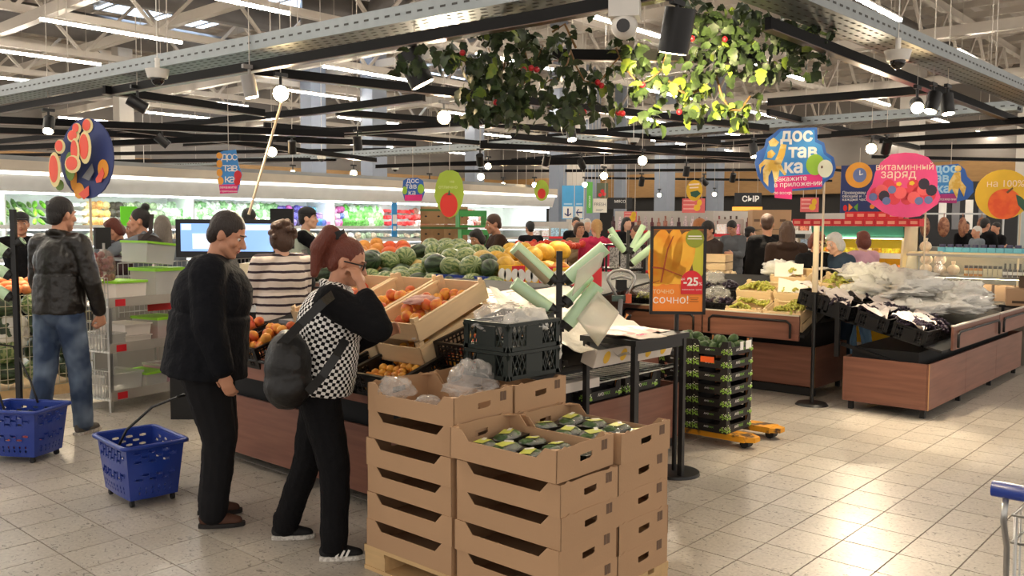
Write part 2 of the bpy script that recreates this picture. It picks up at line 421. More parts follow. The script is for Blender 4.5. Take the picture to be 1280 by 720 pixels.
def rail(t, L):
    MB().box((L/2, 0, 0), (L, .04, .075)).build('rail_body', RAILB, t)
    MB().box((L/2, 0, -.04), (L, .065, .006)).build('rail_flange', COPPER, t)
ZR = 2.88
def rl(a, b, label, z=ZR): return seg_obj('lighting_rail', at(*a, z), at(*b, z), label, 'lighting rail', rail, 'black lighting rails')
rl((-30, 143), (680, 20), 'black lighting rail below the long cable tray toward the garland')
rl((680, 20), (840, -12), 'black lighting rail under the cable tray just above the garland')
rl((690, 68), (955, 72), 'short black rail crossing behind the hanging garland')
rl((1043, 62), (1290, 158), 'black lighting rail below the cable tray above the berry sign')
rl((960, 29), (1043, 62), 'black lighting rail under the leafy end of the garland')
rl((960, 128), (1160, 112), 'black cross rail joining the rail beside the white spotlight')
rl((318, 88), (590, 118), 'black lighting rail crossing above the round lamp')
rl((590, 118), (960, 160), 'black lighting rail behind the garland down to the delivery sign')
rl((392, 139), (530, 121), 'short black rail slanting up to the crossing above the tomato sign')
rl((130, 112), (330, 141), 'black lighting rail above the watermelon sign')
rl((0, 177), (392, 139), 'black lighting rail slanting above the watermelon sign top')
lines = [((0, 150), (430, 168)), ((0, 163), (520, 180)), ((60, 185), (640, 150)), ((420, 140), (900, 178)), ((330, 156), (760, 192)), ((520, 186), (900, 150)), ((0, 194), (560, 186)), ((640, 200), (1060, 168)), ((640, 170), (1000, 205)), ((560, 205), (960, 200)), ((1100, 176), (1285, 164)), ((1150, 184), (1285, 182)), ((960, 140), (1150, 185)), ((560, 214), (1000, 212)), ((700, 222), (1040, 226)), ((760, 186), (960, 180)), ((0, 185), (300, 172)), ((140, 158), (470, 200)), ((230, 180), (520, 160)), ((0, 203), (420, 199)), ((440, 196), (720, 172)), ((880, 196), (1060, 214)), ((1090, 196), (1285, 200)), ((820, 176), (1000, 168)), ((600, 182), (1000, 196)), ((1040, 168), (1285, 150)), ((470, 208), (800, 196))]
for i, (a, b) in enumerate(lines):
    rl(a, b, f'thin black lighting rail of the far ceiling grid, {ordw(i)} counted from the watermelon sign inward', 2.74+.085*(i % 8))
# ================= materials shared by goods =================
CARD = mat('cardboard', 'b5916e', .75, var=.06, vscale=3, bump=.05, bscale=120, rand=.04)
CARDD = mat('cardboard_edge', '8a6b4e', .8)
PRINT = mat('barcode_print', '6d5544', .8)
PALW = mat('pallet_wood', 'c9a878', .7, var=.2, vscale=4, stretch=(6, 1, 6), rand=.08)
CRATEW = mat('crate_wood', 'e0c49a', .65, var=.12, vscale=3, stretch=(2, 2, 12), rand=.06)
LAM = mat('walnut_laminate', '875b4b', .42, var=.5, vscale=2.6, stretch=(.6, .6, 9), spec=.4, rand=.05)
LAMED = mat('laminate_edge', 'd0a066', .5)
PLG = mat('green_black_plastic', '16201c', .45, var=.1)
PLB = mat('black_plastic', '0e0e0f', .4, var=.1)
FILM = mat('clear_film', 'f0ece6', .12, alpha=.27, bump=.9, bscale=26, var=.05, spec=.8)
FILMW = mat('milky_film', 'ece9e0', .2, alpha=.8, bump=.8, bscale=18, var=.05, spec=.7)
PAPER = mat('white_paper', 'dfd6cc', .7, var=.05, bump=.1, bscale=8)
REDP = mat('red_print', 'd8232f', .5); ORANGEP = mat('orange_print', 'f08a2c', .5); WHITEP = mat('white_print', 'f2efe9', .5); YELP = mat('yellow_print', 'efc02f', .5)
GREENP = mat('green_print', '5f9e3a', .5); BLUEP = mat('blue_print', '2f8fd0', .5); PINKP = mat('pink_print', 'e0267a', .45); NAVYP = mat('navy_print', '27366e', .5)
GREY = mat('grey_plastic', '77777a', .5); SILV = mat('chrome_wire', 'b9b8b4', .3, metal=.8)
def mat2(name, c1, c2, scale, lo=.4, hi=.6, rough=.5, rand=.06, detail=2, spec=.4, bump=0):
    if name in MATS: return MATS[name]
    M = mat(name, c1, rough, spec=spec, var=0); nt = M.node_tree; L = nt.links.new; b = nt.nodes['Principled BSDF']
    tc = nn(nt, 'ShaderNodeTexCoord'); n = nn(nt, 'ShaderNodeTexNoise'); n.inputs['Scale'].default_value = scale; n.inputs['Detail'].default_value = detail
    oi = nn(nt, 'ShaderNodeObjectInfo'); ad = nn(nt, 'ShaderNodeVectorMath', operation='ADD'); L(tc.outputs['Object'], ad.inputs[0])
    sc = nn(nt, 'ShaderNodeVectorMath', operation='SCALE'); cb = nn(nt, 'ShaderNodeCombineXYZ')
    for k in range(3): L(oi.outputs['Random'], cb.inputs[k])
    L(cb.outputs[0], sc.inputs[0]); sc.inputs['Scale'].default_value = 31; L(sc.outputs[0], ad.inputs[1]); L(ad.outputs[0], n.inputs['Vector'])
    mr = nn(nt, 'ShaderNodeMapRange'); mr.inputs[1].default_value = lo; mr.inputs[2].default_value = hi; L(n.outputs['Fac'], mr.inputs[0])
    mx = nn(nt, 'ShaderNodeMix', data_type='RGBA'); mx.inputs[6].default_value = lin(c1); mx.inputs[7].default_value = lin(c2); L(mr.outputs[0], mx.inputs[0])
    hs = nn(nt, 'ShaderNodeHueSaturation'); m2 = nn(nt, 'ShaderNodeMapRange'); m2.inputs[3].default_value = 1-rand; m2.inputs[4].default_value = 1+rand
    L(oi.outputs['Random'], m2.inputs[0]); L(m2.outputs[0], hs.inputs['Value']); L(mx.outputs[2], hs.inputs['Color']); L(hs.outputs[0], b.inputs['Base Color'])
    if bump:
        bp = nn(nt, 'ShaderNodeBump'); bp.inputs['Strength'].default_value = bump; bp.inputs['Distance'].default_value = .02; L(n.outputs['Fac'], bp.inputs['Height']); L(bp.outputs[0], b.inputs['Normal'])
    return M
def striped(name, c1, c2, nst=9, thr=.0, amp=.5):
    M = mat(name, c1, .35, var=0); nt = M.node_tree; L = nt.links.new; b = nt.nodes['Principled BSDF']
    tc = nn(nt, 'ShaderNodeTexCoord'); sx = nn(nt, 'ShaderNodeSeparateXYZ'); L(tc.outputs['Object'], sx.inputs[0])
    at2 = nn(nt, 'ShaderNodeMath', operation='ARCTAN2'); L(sx.outputs[1], at2.inputs[0]); L(sx.outputs[2], at2.inputs[1])
    n = nn(nt, 'ShaderNodeTexNoise'); n.inputs['Scale'].default_value = 22; n.inputs['Detail'].default_value = 3; L(tc.outputs['Object'], n.inputs['Vector'])
    a = nn(nt, 'ShaderNodeMath', operation='MULTIPLY_ADD'); L(n.outputs['Fac'], a.inputs[0]); a.inputs[1].default_value = amp; L(at2.outputs[0], a.inputs[2])
    s_ = nn(nt, 'ShaderNodeMath', operation='MULTIPLY'); s_.inputs[1].default_value = nst; L(a.outputs[0], s_.inputs[0])
    si = nn(nt, 'ShaderNodeMath', operation='SINE'); L(s_.outputs[0], si.inputs[0])
    mr = nn(nt, 'ShaderNodeMapRange'); mr.inputs[1].default_value = thr-.35; mr.inputs[2].default_value = thr+.35; L(si.outputs[0], mr.inputs[0])
    mx = nn(nt, 'ShaderNodeMix', data_type='RGBA'); mx.inputs[6].default_value = lin(c1); mx.inputs[7].default_value = lin(c2); L(mr.outputs[0], mx.inputs[0]); L(mx.outputs[2], b.inputs['Base Color'])
    return M
PEACH = mat2('peach_skin', 'e8a644', 'cf6238', 14, .42, .6)
APRI = mat2('apricot_skin', 'e2a63e', 'd98a3a', 14, .42, .6)
APPLE = mat2('apple_skin', 'd8a13a', 'b23a28', 12, .4, .6)
NECT = mat2('nectarine_skin', 'e8843a', 'c0402e', 12, .4, .65)
ORAN = mat2('orange_skin', 'ee8a2a', 'f29b3a', 20)
PUMPK = mat2('red_pumpkin_skin', 'e2572b', 'ea6f35', 12)
YMEL = mat2('yellow_melon_skin', 'dcae3c', 'c99a33', 18)
GMEL = mat2('netted_melon_skin', 'd3b46c', 'bda05a', 40)
WMEL = striped('watermelon_rind', '95a069', '57703f', 11, .1, 1.1)
WMELD = striped('dark_watermelon_rind', '3e5234', '25331f', 9)
AVO = mat2('avocado_skin', '4d6a38', '3a5230', 30, bump=.3)
GRAPEB = mat2('black_grape_skin', '231b29', '382b3b', 20, rough=.3)
GRAPEG = mat2('green_grape_skin', 'b3b455', 'a09a3e', 20, rough=.35)
STEM = mat('stem_brown', '6a5134', .8)
def fruit_me(name, r, M, sq=(1, 1, .93), n=10, k=7, dimple=.12):
    mb = MB(); mb.ell((0, 0, 0), (r*sq[0], r*sq[1], r*sq[2]), n, k)
    mb.v[0] = tuple(Vector(mb.v[0])*(1-dimple)); mb.v[-1] = tuple(Vector(mb.v[-1])*(1-dimple*1.6))
    return mb.mesh(name, M)
FM = dict(peach=fruit_me('peach', .036, PEACH), apricot=fruit_me('apricot', .026, APRI, n=8, k=6), apple=fruit_me('apple', .036, APPLE), nectarine=fruit_me('nectarine', .035, NECT),
          orange=fruit_me('orange', .04, ORAN, (1, 1, 1), dimple=.02), avocado=fruit_me('avocado', .038, AVO, (1.3, 1, 1), dimple=0))
def fill(kind, label, group, base, nx, ny, nz, step, zs=None, jit=.006, drop=0.0, rnd=None, X=None, sc=1.0):
    """lay out fruits one by one in rows and layers inside a crate frame X (Matrix 4x4); base = local min corner"""
    rnd = rnd or RND; out = []
    for l in range(nz):
        for i in range(nx-(l % 2)):
            for j in range(ny-(l % 2)):
                if rnd.random() < drop*(l+1)/nz: continue
                p = Vector((base[0]+(i+.5*(l % 2))*step+rnd.uniform(-jit, jit), base[1]+(j+.5*(l % 2))*step+rnd.uniform(-jit, jit), base[2]+l*(zs or step*.75)+rnd.uniform(-jit, jit)*.5))
                if X is not None: p = X @ p
                o = linkd(kind, FM[kind], None, p, (rnd.uniform(0, 6), rnd.uniform(0, 6), rnd.uniform(0, 6)), sc*rnd.uniform(.92, 1.08))
                tag(o, label, 'fruit', group); out.append(o)
    return out
def TM(loc, rz=0, tx=0, ty=0):
    return Matrix.Translation(loc) @ Matrix.Rotation(rz, 4, 'Z') @ Matrix.Rotation(ty, 4, 'Y') @ Matrix.Rotation(tx, 4, 'X')
def crumple(name, label, cat, c, r, M, seed, n=30, k=18, amp=.36, flat=.7, group=None, parent=None, rz=0):
    mb = MB(); mb.smooth = True; mb.ell((0, 0, 0), 1, n, k)
    vs = []
    for p in mb.v:
        v = Vector(p); q = v*1.6+Vector((seed*3.1, seed*1.7, seed))
        d = 1+amp*(noise.noise(q)*1.0+.5-abs(noise.noise(q*2.1))*1.5-abs(noise.noise(q*4.7+Vector((3, 1, 2))))*.9)
        v = v*d; 
        if v.z < 0: v.z *= flat
        vs.append((v.x*r[0], v.y*r[1], v.z*r[2]))
    mb.v = vs
    o = mb.build(name, M, parent, c, (0, 0, rz))
    if parent is None: tag(o, label, cat, group)
    return o

# ================= pallet with cardboard crates =================
PX, PY = 2.63, 2.09
pal = empty('pallet', 'light wooden pallet under the stacks of cardboard crates', 'pallet', (PX, PY, 0))
for i in range(3): MB().bb((0, i*.5275, 0), (.8, i*.5275+.145, .018)).build('bottom_board', PALW, pal) if False else MB().bb((i*.3275, 0, 0), (i*.3275+.145, 1.2, .018)).build('bottom_board', PALW, pal)
for i in range(3):
    for j in range(3): MB().bb((i*.3275+.005, j*.5275, .018), (i*.3275+.14, j*.5275+.145, .085)).build('block', PALW, pal)
for j in range(3): MB().bb((0, j*.5275, .085), (.8, j*.5275+.145, .102)).build('stringer_board', PALW, pal)
for i in range(5): MB().bb((i*.17, 0, .102), (i*.17+.12, 1.2, .12)).build('deck_board', PALW, pal)
CH, CLX, CLY = .131, .388, .576
def crate_walls():
    t = .004; hx, hy = CLX/2, CLY/2; out = {}
    prof = [(-hy, 0), (hy, 0), (hy, CH), (hy-.062, CH), (hy-.105, CH-.045), (-hy+.105, CH-.045), (-hy+.062, CH), (-hy, CH)]
    out['long_side'] = MB().prism(prof, t, Matrix(((0, 0, 1, -t/2), (1, 0, 0, 0), (0, 1, 0, 0), (0, 0, 0, 1)))).mesh('long_side', CARD)
    mb = MB(); w0, w1, z0, z1 = -.042, .042, .062, .086
    X = Matrix(((1, 0, 0, 0), (0, 0, 1, -t/2), (0, 1, 0, 0), (0, 0, 0, 1)))
    mb.prism([(-hx, 0), (w0, 0), (w0, CH+.004), (-hx+.07, CH), (-hx+.05, CH+.008), (-hx+.03, CH), (-hx, CH)], t, X)
    mb.prism([(w1, 0), (hx, 0), (hx, CH), (hx-.03, CH), (hx-.05, CH+.008), (hx-.07, CH), (w1, CH+.004)], t, X)
    mb.prism([(w0, 0), (w1, 0), (w1, z0+.006), (w1-.012, z0), (w0+.012, z0-.004), (w0, z0)], t, X)
    mb.prism([(w0, z1), (w1, z1+.004), (w1, CH+.004), (w0, CH+.004)], t, X)
    out['handle_side'] = mb.mesh('handle_side', CARD)
    out['bottom'] = MB().box((0, 0, .003), (CLX-.01, CLY-.01, .005)).mesh('bottom', CARD)
    fl = MB()
    for sx in (-1, 1):
        for sy in (-1, 1): fl.prism([(0, 0), (.05*-sx, 0), (0, .05*-sy)], .004, Matrix.Translation((sx*(hx-.002), sy*(hy-.002), CH-.006)))
    out['corner_flap'] = fl.mesh('corner_flap', CARD)
    bc = MB(); k = 0
    for s in (-1, 1):
        bc.box((s*.011, 0, 0), (.019, .0008, .042))
    out['barcode'] = bc.mesh('barcode', PRINT)
    return out
CWM = crate_walls()
CMOD = []
def card_crate(x, y, z, label, rz=0, tilt=(0, 0)):
    c = empty('cardboard_crate', label, 'crate', (x, y, z), 0, None, (tilt[0], tilt[1], rz))
    hx, hy = CLX/2-.002, CLY/2-.002
    linkd('long_side', CWM['long_side'], c, (-hx, 0, 0)); linkd('long_side', CWM['long_side'], c, (hx, 0, 0))
    linkd('handle_side', CWM['handle_side'], c, (0, -hy, 0)); linkd('handle_side', CWM['handle_side'], c, (0, hy, 0))
    linkd('bottom', CWM['bottom'], c); linkd('corner_flap', CWM['corner_flap'], c)
    linkd('barcode', CWM['barcode'], c, (.125, -hy-.0028, .098))
    return c
STK = {}
def stack(cx, cy, n, name, z0=.12, seed=0):
    r = random.Random(seed); L = []
    for i in range(n):
        where = 'bottom one' if i == 0 else ('topmost one' if i == n-1 else f'{ordw(n-1-i)} from the top')
        L.append(card_crate(cx+r.uniform(-.006, .006), cy+r.uniform(-.005, .005), z0+i*CH, f'cardboard crate, {where} of the {name} stack on the pallet', r.uniform(-.008, .008)))
    return L
s1 = stack(PX+.2, PY+.89, 6, 'corner left', seed=1)
s2 = stack(PX+.2, PY+.29, 4, 'nearest middle', seed=2)
s3 = stack(PX+.6, PY+.29, 5, 'open right hand', seed=3)
s4 = stack(PX+.6, PY+.89, 6, 'rear one under the green plastic crates', seed=4)
for i, o in enumerate(s4): o['label'] = ('top' if i == 5 else ordw(5-i)+' down')+' cardboard crate in the rear stack carrying the green plastic crates'
top2 = card_crate(PX+.175, PY+.30, .12+4*CH+.012, 'open cardboard crate of packed trays set askew on the nearest stack', .02, (.012, .0))
TRAYB = mat('black_tray', '15160f', .3); LABY = mat('yellow_green_label', 'c9cf5a', .4); LABW = mat('white_label', 'e8e6da', .4)
def packs(crate, zz, seed, label, where):
    r = random.Random(seed); k = 0
    mw = Matrix.LocRotScale(crate.location, crate.rotation_euler, None)
    for i in range(2):
        for j in range(4):
            p = empty('fruit_tray', f'{label}, {ordw(k)} in {where}', 'tray', mw @ Vector((-.09+i*.18+r.uniform(-.01, .01), -.2+j*.132+r.uniform(-.01, .01), zz+r.uniform(0, .012))), 0, None, (r.uniform(-.15, .15), r.uniform(-.12, .12), crate.rotation_euler.z+r.uniform(-.2, .2))); k += 1
            MB().box((0, 0, .018), (.15, .115, .03), taper=1.08).build('tray', TRAYB, p)
            fb = MB()
            for q in range(2): fb.ell((-.035+q*.07, 0, .035), (.036, .045, .02), 8, 5)
            fb.build('avocado', AVO, p)
            lb = MB(); lb.mi = 0; lb.box((.0, .0, .0575), (.07, .05, .001), Rz(r.uniform(-.5, .5))); lb.mi = 1; lb.box((.03, .01, .0582), (.04, .018, .001), Rz(r.uniform(-1, 1)))
            lb.build('label', [LABY, LABW], p)
            crumple('wrap', '', '', (0, 0, .034), (.076, .058, .022), FILM, seed+k, 12, 8, .2, 1, parent=p)
packs(top2, .012, 11, 'black tray of wrapped avocados with yellow label', 'the askew top crate')
packs(s3[-1], .03, 12, 'black tray of wrapped avocados with pale label', 'the right hand stack')
crumple('plastic_bag', 'clear crumpled bag hooked over the left edge of the corner crate', 'bag', s1[-1].location+Vector((-.12, .17, .1)), (.08, .09, .06), FILM, 5)
crumple('plastic_bag', 'small yellowish bag scrap lying inside the corner crate', 'bag', s1[-1].location+Vector((-.1, -.02, .05)), (.06, .06, .04), FILM, 6)
crumple('plastic_bag', 'crumpled clear packaging heaped beside the green crates', 'bag', s1[-1].location+Vector((.14, -.08, .13)), (.13, .12, .09), FILM, 7, amp=.4)
MB().box((0, 0, 0), (.05, .03, .02), Rz(.5)).build('packed_item', PLB, None) if False else None

# green-black plastic mesh crates
def plastic_crate_me(w, d, h, M, pitch=.035, diag=True, solid=.12):
    t = .008; P = {}
    def wall(L):
        mb = MB(); mb.box((0, 0, h-.008), (L, .018, .016)); mb.box((0, 0, .01), (L, .014, .02)); mb.box((0, 0, h*.5), (L, .008, .008)) if not diag else None
        for s in (-1, 1): mb.box((s*(L/2-.014), 0, h/2), (.028, .014, h))
        if solid: mb.box((0, -.001, h*.5), (solid, .009, h*.72))
        n = int(L/pitch)
        for i in range(n):
            x = -L/2+(i+.5)*L/n
            if abs(x) < solid/2: continue
            if diag:
                for s in (-1, 1): mb.box((x, 0, h*.46), (.006, .006, h*.98), Ry(s*.42))
            else: mb.box((x, 0, h/2), (.007, .007, h*.95))
        if not diag:
            for z in range(1, 5): mb.box((0, 0, h*z/5), (L, .006, .007))
        return mb.mesh('mesh_wall', M)
    P['a'] = wall(w); P['b'] = wall(d)
    fl = MB(); fl.box((0, 0, .006), (w, d, .006)); P['f'] = fl.mesh('bottom', M)
    return P
PCG = plastic_crate_me(.385, .29, .135, PLG)
PCB = plastic_crate_me(.58, .385, .17, PLB, .03, False, 0)
PCS = plastic_crate_me(.385, .29, .14, PLB, .026, False, .1)
def plastic_crate(P, w, d, loc, label, rz=0, tx=0, ty=0, group=None):
    c = empty('plastic_crate', label, 'crate', loc, 0, group); c.rotation_euler = TM((0, 0, 0), rz, tx, ty).to_euler()
    linkd('mesh_wall', P['a'], c, (0, -d/2+.006, 0)); linkd('mesh_wall', P['a'], c, (0, d/2-.006, 0), (0, 0, PI))
    linkd('mesh_wall', P['b'], c, (-w/2+.006, 0, 0), (0, 0, -PI/2)); linkd('mesh_wall', P['b'], c, (w/2-.006, 0, 0), (0, 0, PI/2)); linkd('bottom', P['f'], c)
    return c
gx, gy = 3.06+.165, 2.74+.15
zc = .12+6*CH+.012
plastic_crate(PCG, .385, .29, (gx+.02, gy, zc), 'dark green mesh crate, lower of the pair on the cardboard stack')
plastic_crate(PCG, .385, .29, (gx+.02, gy, zc+.137), 'dark green mesh crate full of bags, upper of the pair')
crumple('plastic_bag', 'big clear crumpled bag bulging out of the upper green mesh crate', 'bag', (gx-.05, gy+.03, zc+.26), (.12, .12, .08), FILM, 21, amp=.35)
crumple('plastic_bag', 'milky bag with greenish tint in the upper green mesh crate', 'bag', (gx+.1, gy-.03, zc+.25), (.11, .1, .07), FILMW, 22, amp=.35)
crumple('plastic_bag', 'white bag hanging down beside the two green mesh crates', 'bag', (gx+.27, gy-.02, zc+.1), (.05, .08, .13), FILMW, 23)

# ================= main fruit podium =================
def podium_panels(name, label, x0, x1, y0, y1, zb=.08, zt=.48, sx=None, sy=None, leg=.05):
    p = empty(name, label, 'display', (x0, y0, 0)); W, D = x1-x0, y1-y0
    nx = max(1, round(W/1.3)); ny = max(1, round(D/1.0)); gp = .004
    for i in range(nx):
        for yy, s in ((0, 1), (D, -1)): MB().box(((i+.5)*W/nx, yy+s*.009, (zb+zt)/2), (W/nx-gp, .018, zt-zb)).build('wood_panel', LAM, p)
    for i in range(ny):
        for xx, s in ((0, 1), (W, -1)): MB().box((xx+s*.009, (i+.5)*D/ny, (zb+zt)/2), (.018, D/ny-gp-.036, zt-zb)).build('wood_panel', LAM, p)
    MB().box((.0, 0, (zb+zt)/2), (.012, .004, zt-zb)).build('edge_strip', LAMED, p)
    for i in range(nx+1):
        for j in (0.06, D-.06): MB().box((min(max(i*W/nx, .06), W-.06), j, zb/2+.01), (.04, .04, zb+.02)).build('leg', BLKM, p)
    MB().bb((.03, .03, zt-.12), (W-.03, D-.03, zt-.08)).build('inner_deck', BLKM, p)
    return p
pod = podium_panels('fruit_podium', 'long walnut fruit podium with black frame behind the cardboard crates', 3.22, 5.75, 3.42, 5.75)
# tilted black shelf: slopes up from the left edge and from the near edge
mb = MB(); A, B, C_, D_ = (-.02, -.05, .42), (2.4, -.05, .42), (2.4, 2.25, .42), (-.02, 2.25, .42)
mb.bb((.12, .1, .36), (2.4, 2.2, .62))
mb.build('black_core', BLKM, pod)
sh = MB()
def slab(mb, a, b, c, d, t=.02): mb.add([Vector(q) for q in (a, b, c, d)]+[Vector(q)-Vector((0, 0, t)) for q in (a, b, c, d)], [(0, 1, 2, 3), (7, 6, 5, 4), (0, 4, 5, 1), (1, 5, 6, 2), (2, 6, 7, 3), (3, 7, 4, 0)])
slab(sh, (-.12, 0, .73), (1.1, 1.0, 1.17), (1.1, 2.3, 1.17), (-.12, 2.3, .73))
slab(sh, (-.12, 0, .73), (2.45, 0, .73), (2.45, 1.0, 1.17), (1.1, 1.0, 1.17))
slab(sh, (1.1, 1.0, 1.17), (2.45, 1.0, 1.17), (2.45, 2.3, 1.17), (1.1, 2.3, 1.17))
sh.build('sloped_shelf', BLKM, pod)
MB().bb((-.14, .0, .66), (-.12, 2.3, .80)).build('fascia', LAM, pod)
MB().tube([(-.15, .1, .70), (-.15, .1, .77), (-.15, .16, .785), (-.15, 2.14, .785), (-.15, 2.2, .77), (-.15, 2.2, .70)], .012).build('guard_tube', BLK, pod)
wb = MB()
for i in range(14): wb.cyl((1.5+i*.07, -.02, .62), (1.5+i*.07, .9, .62), .003, n=4)
wb.cyl((1.45, -.02, .62), (2.45, -.02, .62), .006, n=5)
wb.build('wire_shelf', SILV, pod)
MB().bb((1.0, -.03, .60), (1.45, .05, .66)).build('pale_board', PAPER, pod)

# wooden fruit crates
def wood_crate_parts(w, d, h):
    P = {}
    P['end'] = MB().box((0, 0, h*.52), (.008, d, h*.96)).mesh('end_panel', CRATEW)
    P['side'] = MB().box((0, 0, h*.5), (w, .006, h*.9)).mesh('side_panel', CRATEW)
    P['lowside'] = MB().box((0, 0, h*.35), (w, .006, h*.55)).mesh('side_slat', CRATEW)
    P['post'] = MB().prism([(0, 0), (.035, 0), (0, .035)], h*1.28).mesh('corner_post', CRATEW)
    P['floor'] = MB().box((0, 0, .004), (w, d, .006)).mesh('bottom', CRATEW)
    P['rail'] = MB().box((0, 0, 0), (w, .02, .014)).mesh('top_rail', CRATEW)
    return P
WC = wood_crate_parts(.58, .37, .105); WCS = wood_crate_parts(.38, .28, .085)
def wood_crate(P, w, d, h, loc, label, rz=0, tx=0, ty=0):
    c = empty('wooden_crate', label, 'crate', loc); X = TM(loc, rz, tx, ty); c.rotation_euler = X.to_euler()
    for s in (-1, 1):
        linkd('end_panel', P['end'], c, (s*(w/2-.004), 0, 0)); linkd('side_panel', P['side'], c, (0, s*(d/2-.003), 0)); linkd('top_rail', P['rail'], c, (0, s*(d/2-.012), h*1.0))
    for a, (sx, sy) in enumerate(((-1, -1), (1, -1), (1, 1), (-1, 1))): linkd('corner_post', P['post'], c, (sx*(w/2-.008), sy*(d/2-.006), 0), (0, 0, a*PI/2))
    linkd('bottom', P['floor'], c)
    return c, X
tl_ = -math.radians(21)
specs = [((3.46, 3.69, 1.125), 'nearest wooden crate of peaches, tilted up on the podium', 'peach'), ((3.46, 4.075, 1.125), 'second wooden crate of peaches, behind the nearest one', 'peach'), ((3.46, 4.46, 1.12), 'third wooden crate of peaches, beyond the woman with glasses', 'nectarine')]
for k, (loc, lab, kind) in enumerate(specs):
    c, X = wood_crate(WC, .58, .37, .105, loc, lab, 0, 0, tl_)
    fill(kind, ['ripe peach in nearest wooden crate', 'ripe peach in second wooden crate', 'red nectarine in third wooden crate'][k], ['peaches in the nearest crate', 'peaches in the second crate', 'nectarines in the third crate'][k], (-.24, -.14, .045), 7, 4, 1, .075, X=X, drop=.15)
    fill(kind, ['ripe peach in nearest wooden crate', 'ripe peach in second wooden crate', 'red nectarine in third wooden crate'][k], ['peaches in the nearest crate', 'peaches in the second crate', 'nectarines in the third crate'][k], (-.2, -.1, .095), 4, 3, 1, .08, X=X, drop=.35)
    c2, X2 = wood_crate(WC, .58, .37, .105, (loc[0]+.04, loc[1], loc[2]-.135), lab.replace('tilted up on the podium', 'under it').replace(' wooden crate', ' lower wooden crate', 1) if k == 0 else lab.replace(' wooden crate', ' lower wooden crate', 1), 0, 0, tl_)
    fill('apricot', f'small apricot in the lower {["nearest", "second", "third"][k]} wooden crate', f'apricots in the {["nearest", "second", "third"][k]} lower crate', (-.26, -.12, .04), 3, 4, 1, .07, X=X2)
crumple('paper_wrap', 'twisted pink wrapping paper between peaches in the nearest crate', 'paper', (3.4, 3.72, 1.22), (.12, .05, .03), mat('pink_wrap', 'e2b6ae', .6, alpha=.8), 31)
crumple('paper_wrap', 'white paper liner on the front corner of the nearest wooden crate', 'paper', (3.2, 3.56, 1.06), (.02, .04, .06), PAPER, 32)
# black crates at the front of the podium
ca = plastic_crate(PCS, .385, .29, (3.2, 3.66, .775), 'black mesh crate of apricots at the front edge of the podium', PI/2, 0, 0); ca.scale = (1.1, 1.1, 1)
ca.rotation_euler = TM((0, 0, 0), 0, 0, -.3).to_euler(); ca.scale = (.95, 1.5, .95)
fill('apricot', 'yellow apricot in the black front crate', 'apricots in the black front crate', (-.14, -.17, .04), 6, 7, 2, .054, X=TM((3.2, 3.66, .775), 0, 0, -.3), drop=.3)
cb = plastic_crate(PCB, .58, .385, (3.6, 3.3, .93), 'black mesh crate of red apples behind the green crates', 0, 0, -.26)
fill('apple', 'red apple in the tilted black mesh crate', 'apples in the tilted black crate', (-.24, -.14, .05), 8, 5, 2, .072, X=TM((3.6, 3.3, .93), 0, 0, -.26), drop=.4)
cc = plastic_crate(PCS, .385, .29, (3.2, 4.12, .775), 'black mesh crate of apricots behind the front one', 0, 0, -.3)
fill('apricot', 'yellow apricot in the rear black front crate', 'apricots in the rear front crate', (-.14, -.1, .04), 6, 4, 2, .054, X=TM((3.2, 4.12, .775), 0, 0, -.3), drop=.3)
for k, (y, z) in enumerate(((4.62, .79), (5.02, .79), (5.4, .79))):
    cc = plastic_crate(PCS, .385, .29, (3.26, y, z), ['black crate of nectarines between the two front shoppers', 'black crate of peaches beside the man in the dark coat', 'black crate of peaches next to the scales'][k], 0, 0, -.3)
    fill('nectarine' if k != 1 else 'peach', ['shiny nectarine between the two front shoppers', 'blushing peach beside the man in the dark coat', 'nectarine in the crate next to the scales'][k], ['nectarines by the rucksack', 'peaches by the dark coat', 'nectarines by the scales'][k], (-.14, -.1, .06), 5, 4, 3, .068, X=TM((3.26, y, z), 0, 0, -.3), drop=.5)
# paper sheets over the right half of the shelf
def sheet(name, label, cat, corners, M, seed, amp=.03, n=12, parent=None):
    a, b, c, d = [Vector(q) for q in corners]; mb = MB(); mb.smooth = True; vs = []
    for i in range(n+1):
        for j in range(n+1):
            u, v = i/n, j/n; p = a*(1-u)*(1-v)+b*u*(1-v)+c*u*v+d*(1-u)*v
            p = p+Vector((0, 0, amp*(noise.noise(p*6+Vector((seed, 0, 0)))+.6*noise.noise(p*15+Vector((0, seed, 0)))))); vs.append(p)
    f = [(i*(n+1)+j, (i+1)*(n+1)+j, (i+1)*(n+1)+j+1, i*(n+1)+j+1) for i in range(n) for j in range(n)]
    m_ = len(vs); vs2 = vs+[p-Vector((0, 0, .003)) for p in vs]
    f2 = f+[tuple(m_+q for q in reversed(t)) for t in f]
    mb.add(vs2, f2); o = mb.build(name, M, parent)
    return tag(o, label, cat) if parent is None else o
sheet('cover_cloth', 'white cover sheet draped over the podium behind the bag roll stand', 'sheet', ((3.95, 3.5, .97), (5.4, 3.5, .9), (5.5, 4.3, 1.17), (3.95, 4.4, 1.2)), PAPER, 2)
ns = sheet('printed_sheet', 'white sheet printed with rows of small grey lines on podium', 'sheet', ((3.85, 3.62, 1.05), (4.55, 3.6, 1.03), (4.65, 4.05, 1.15), (3.9, 4.1, 1.19)), PAPER, 3, .02)
GREYP = mat('grey_print', '6d625b', .8); tx = MB(); r_ = random.Random(3)
for k in range(9):
    for q in range(3):
        x = 3.95+q*.2; y = 3.68+k*.035; tx.box((x+.08, y, 1.085+(y-3.62)*.27+.026), (.13-r_.random()*.05, .012, .001), Rx(.26))
stuff(tx.build('printed_lines', GREYP, ns))
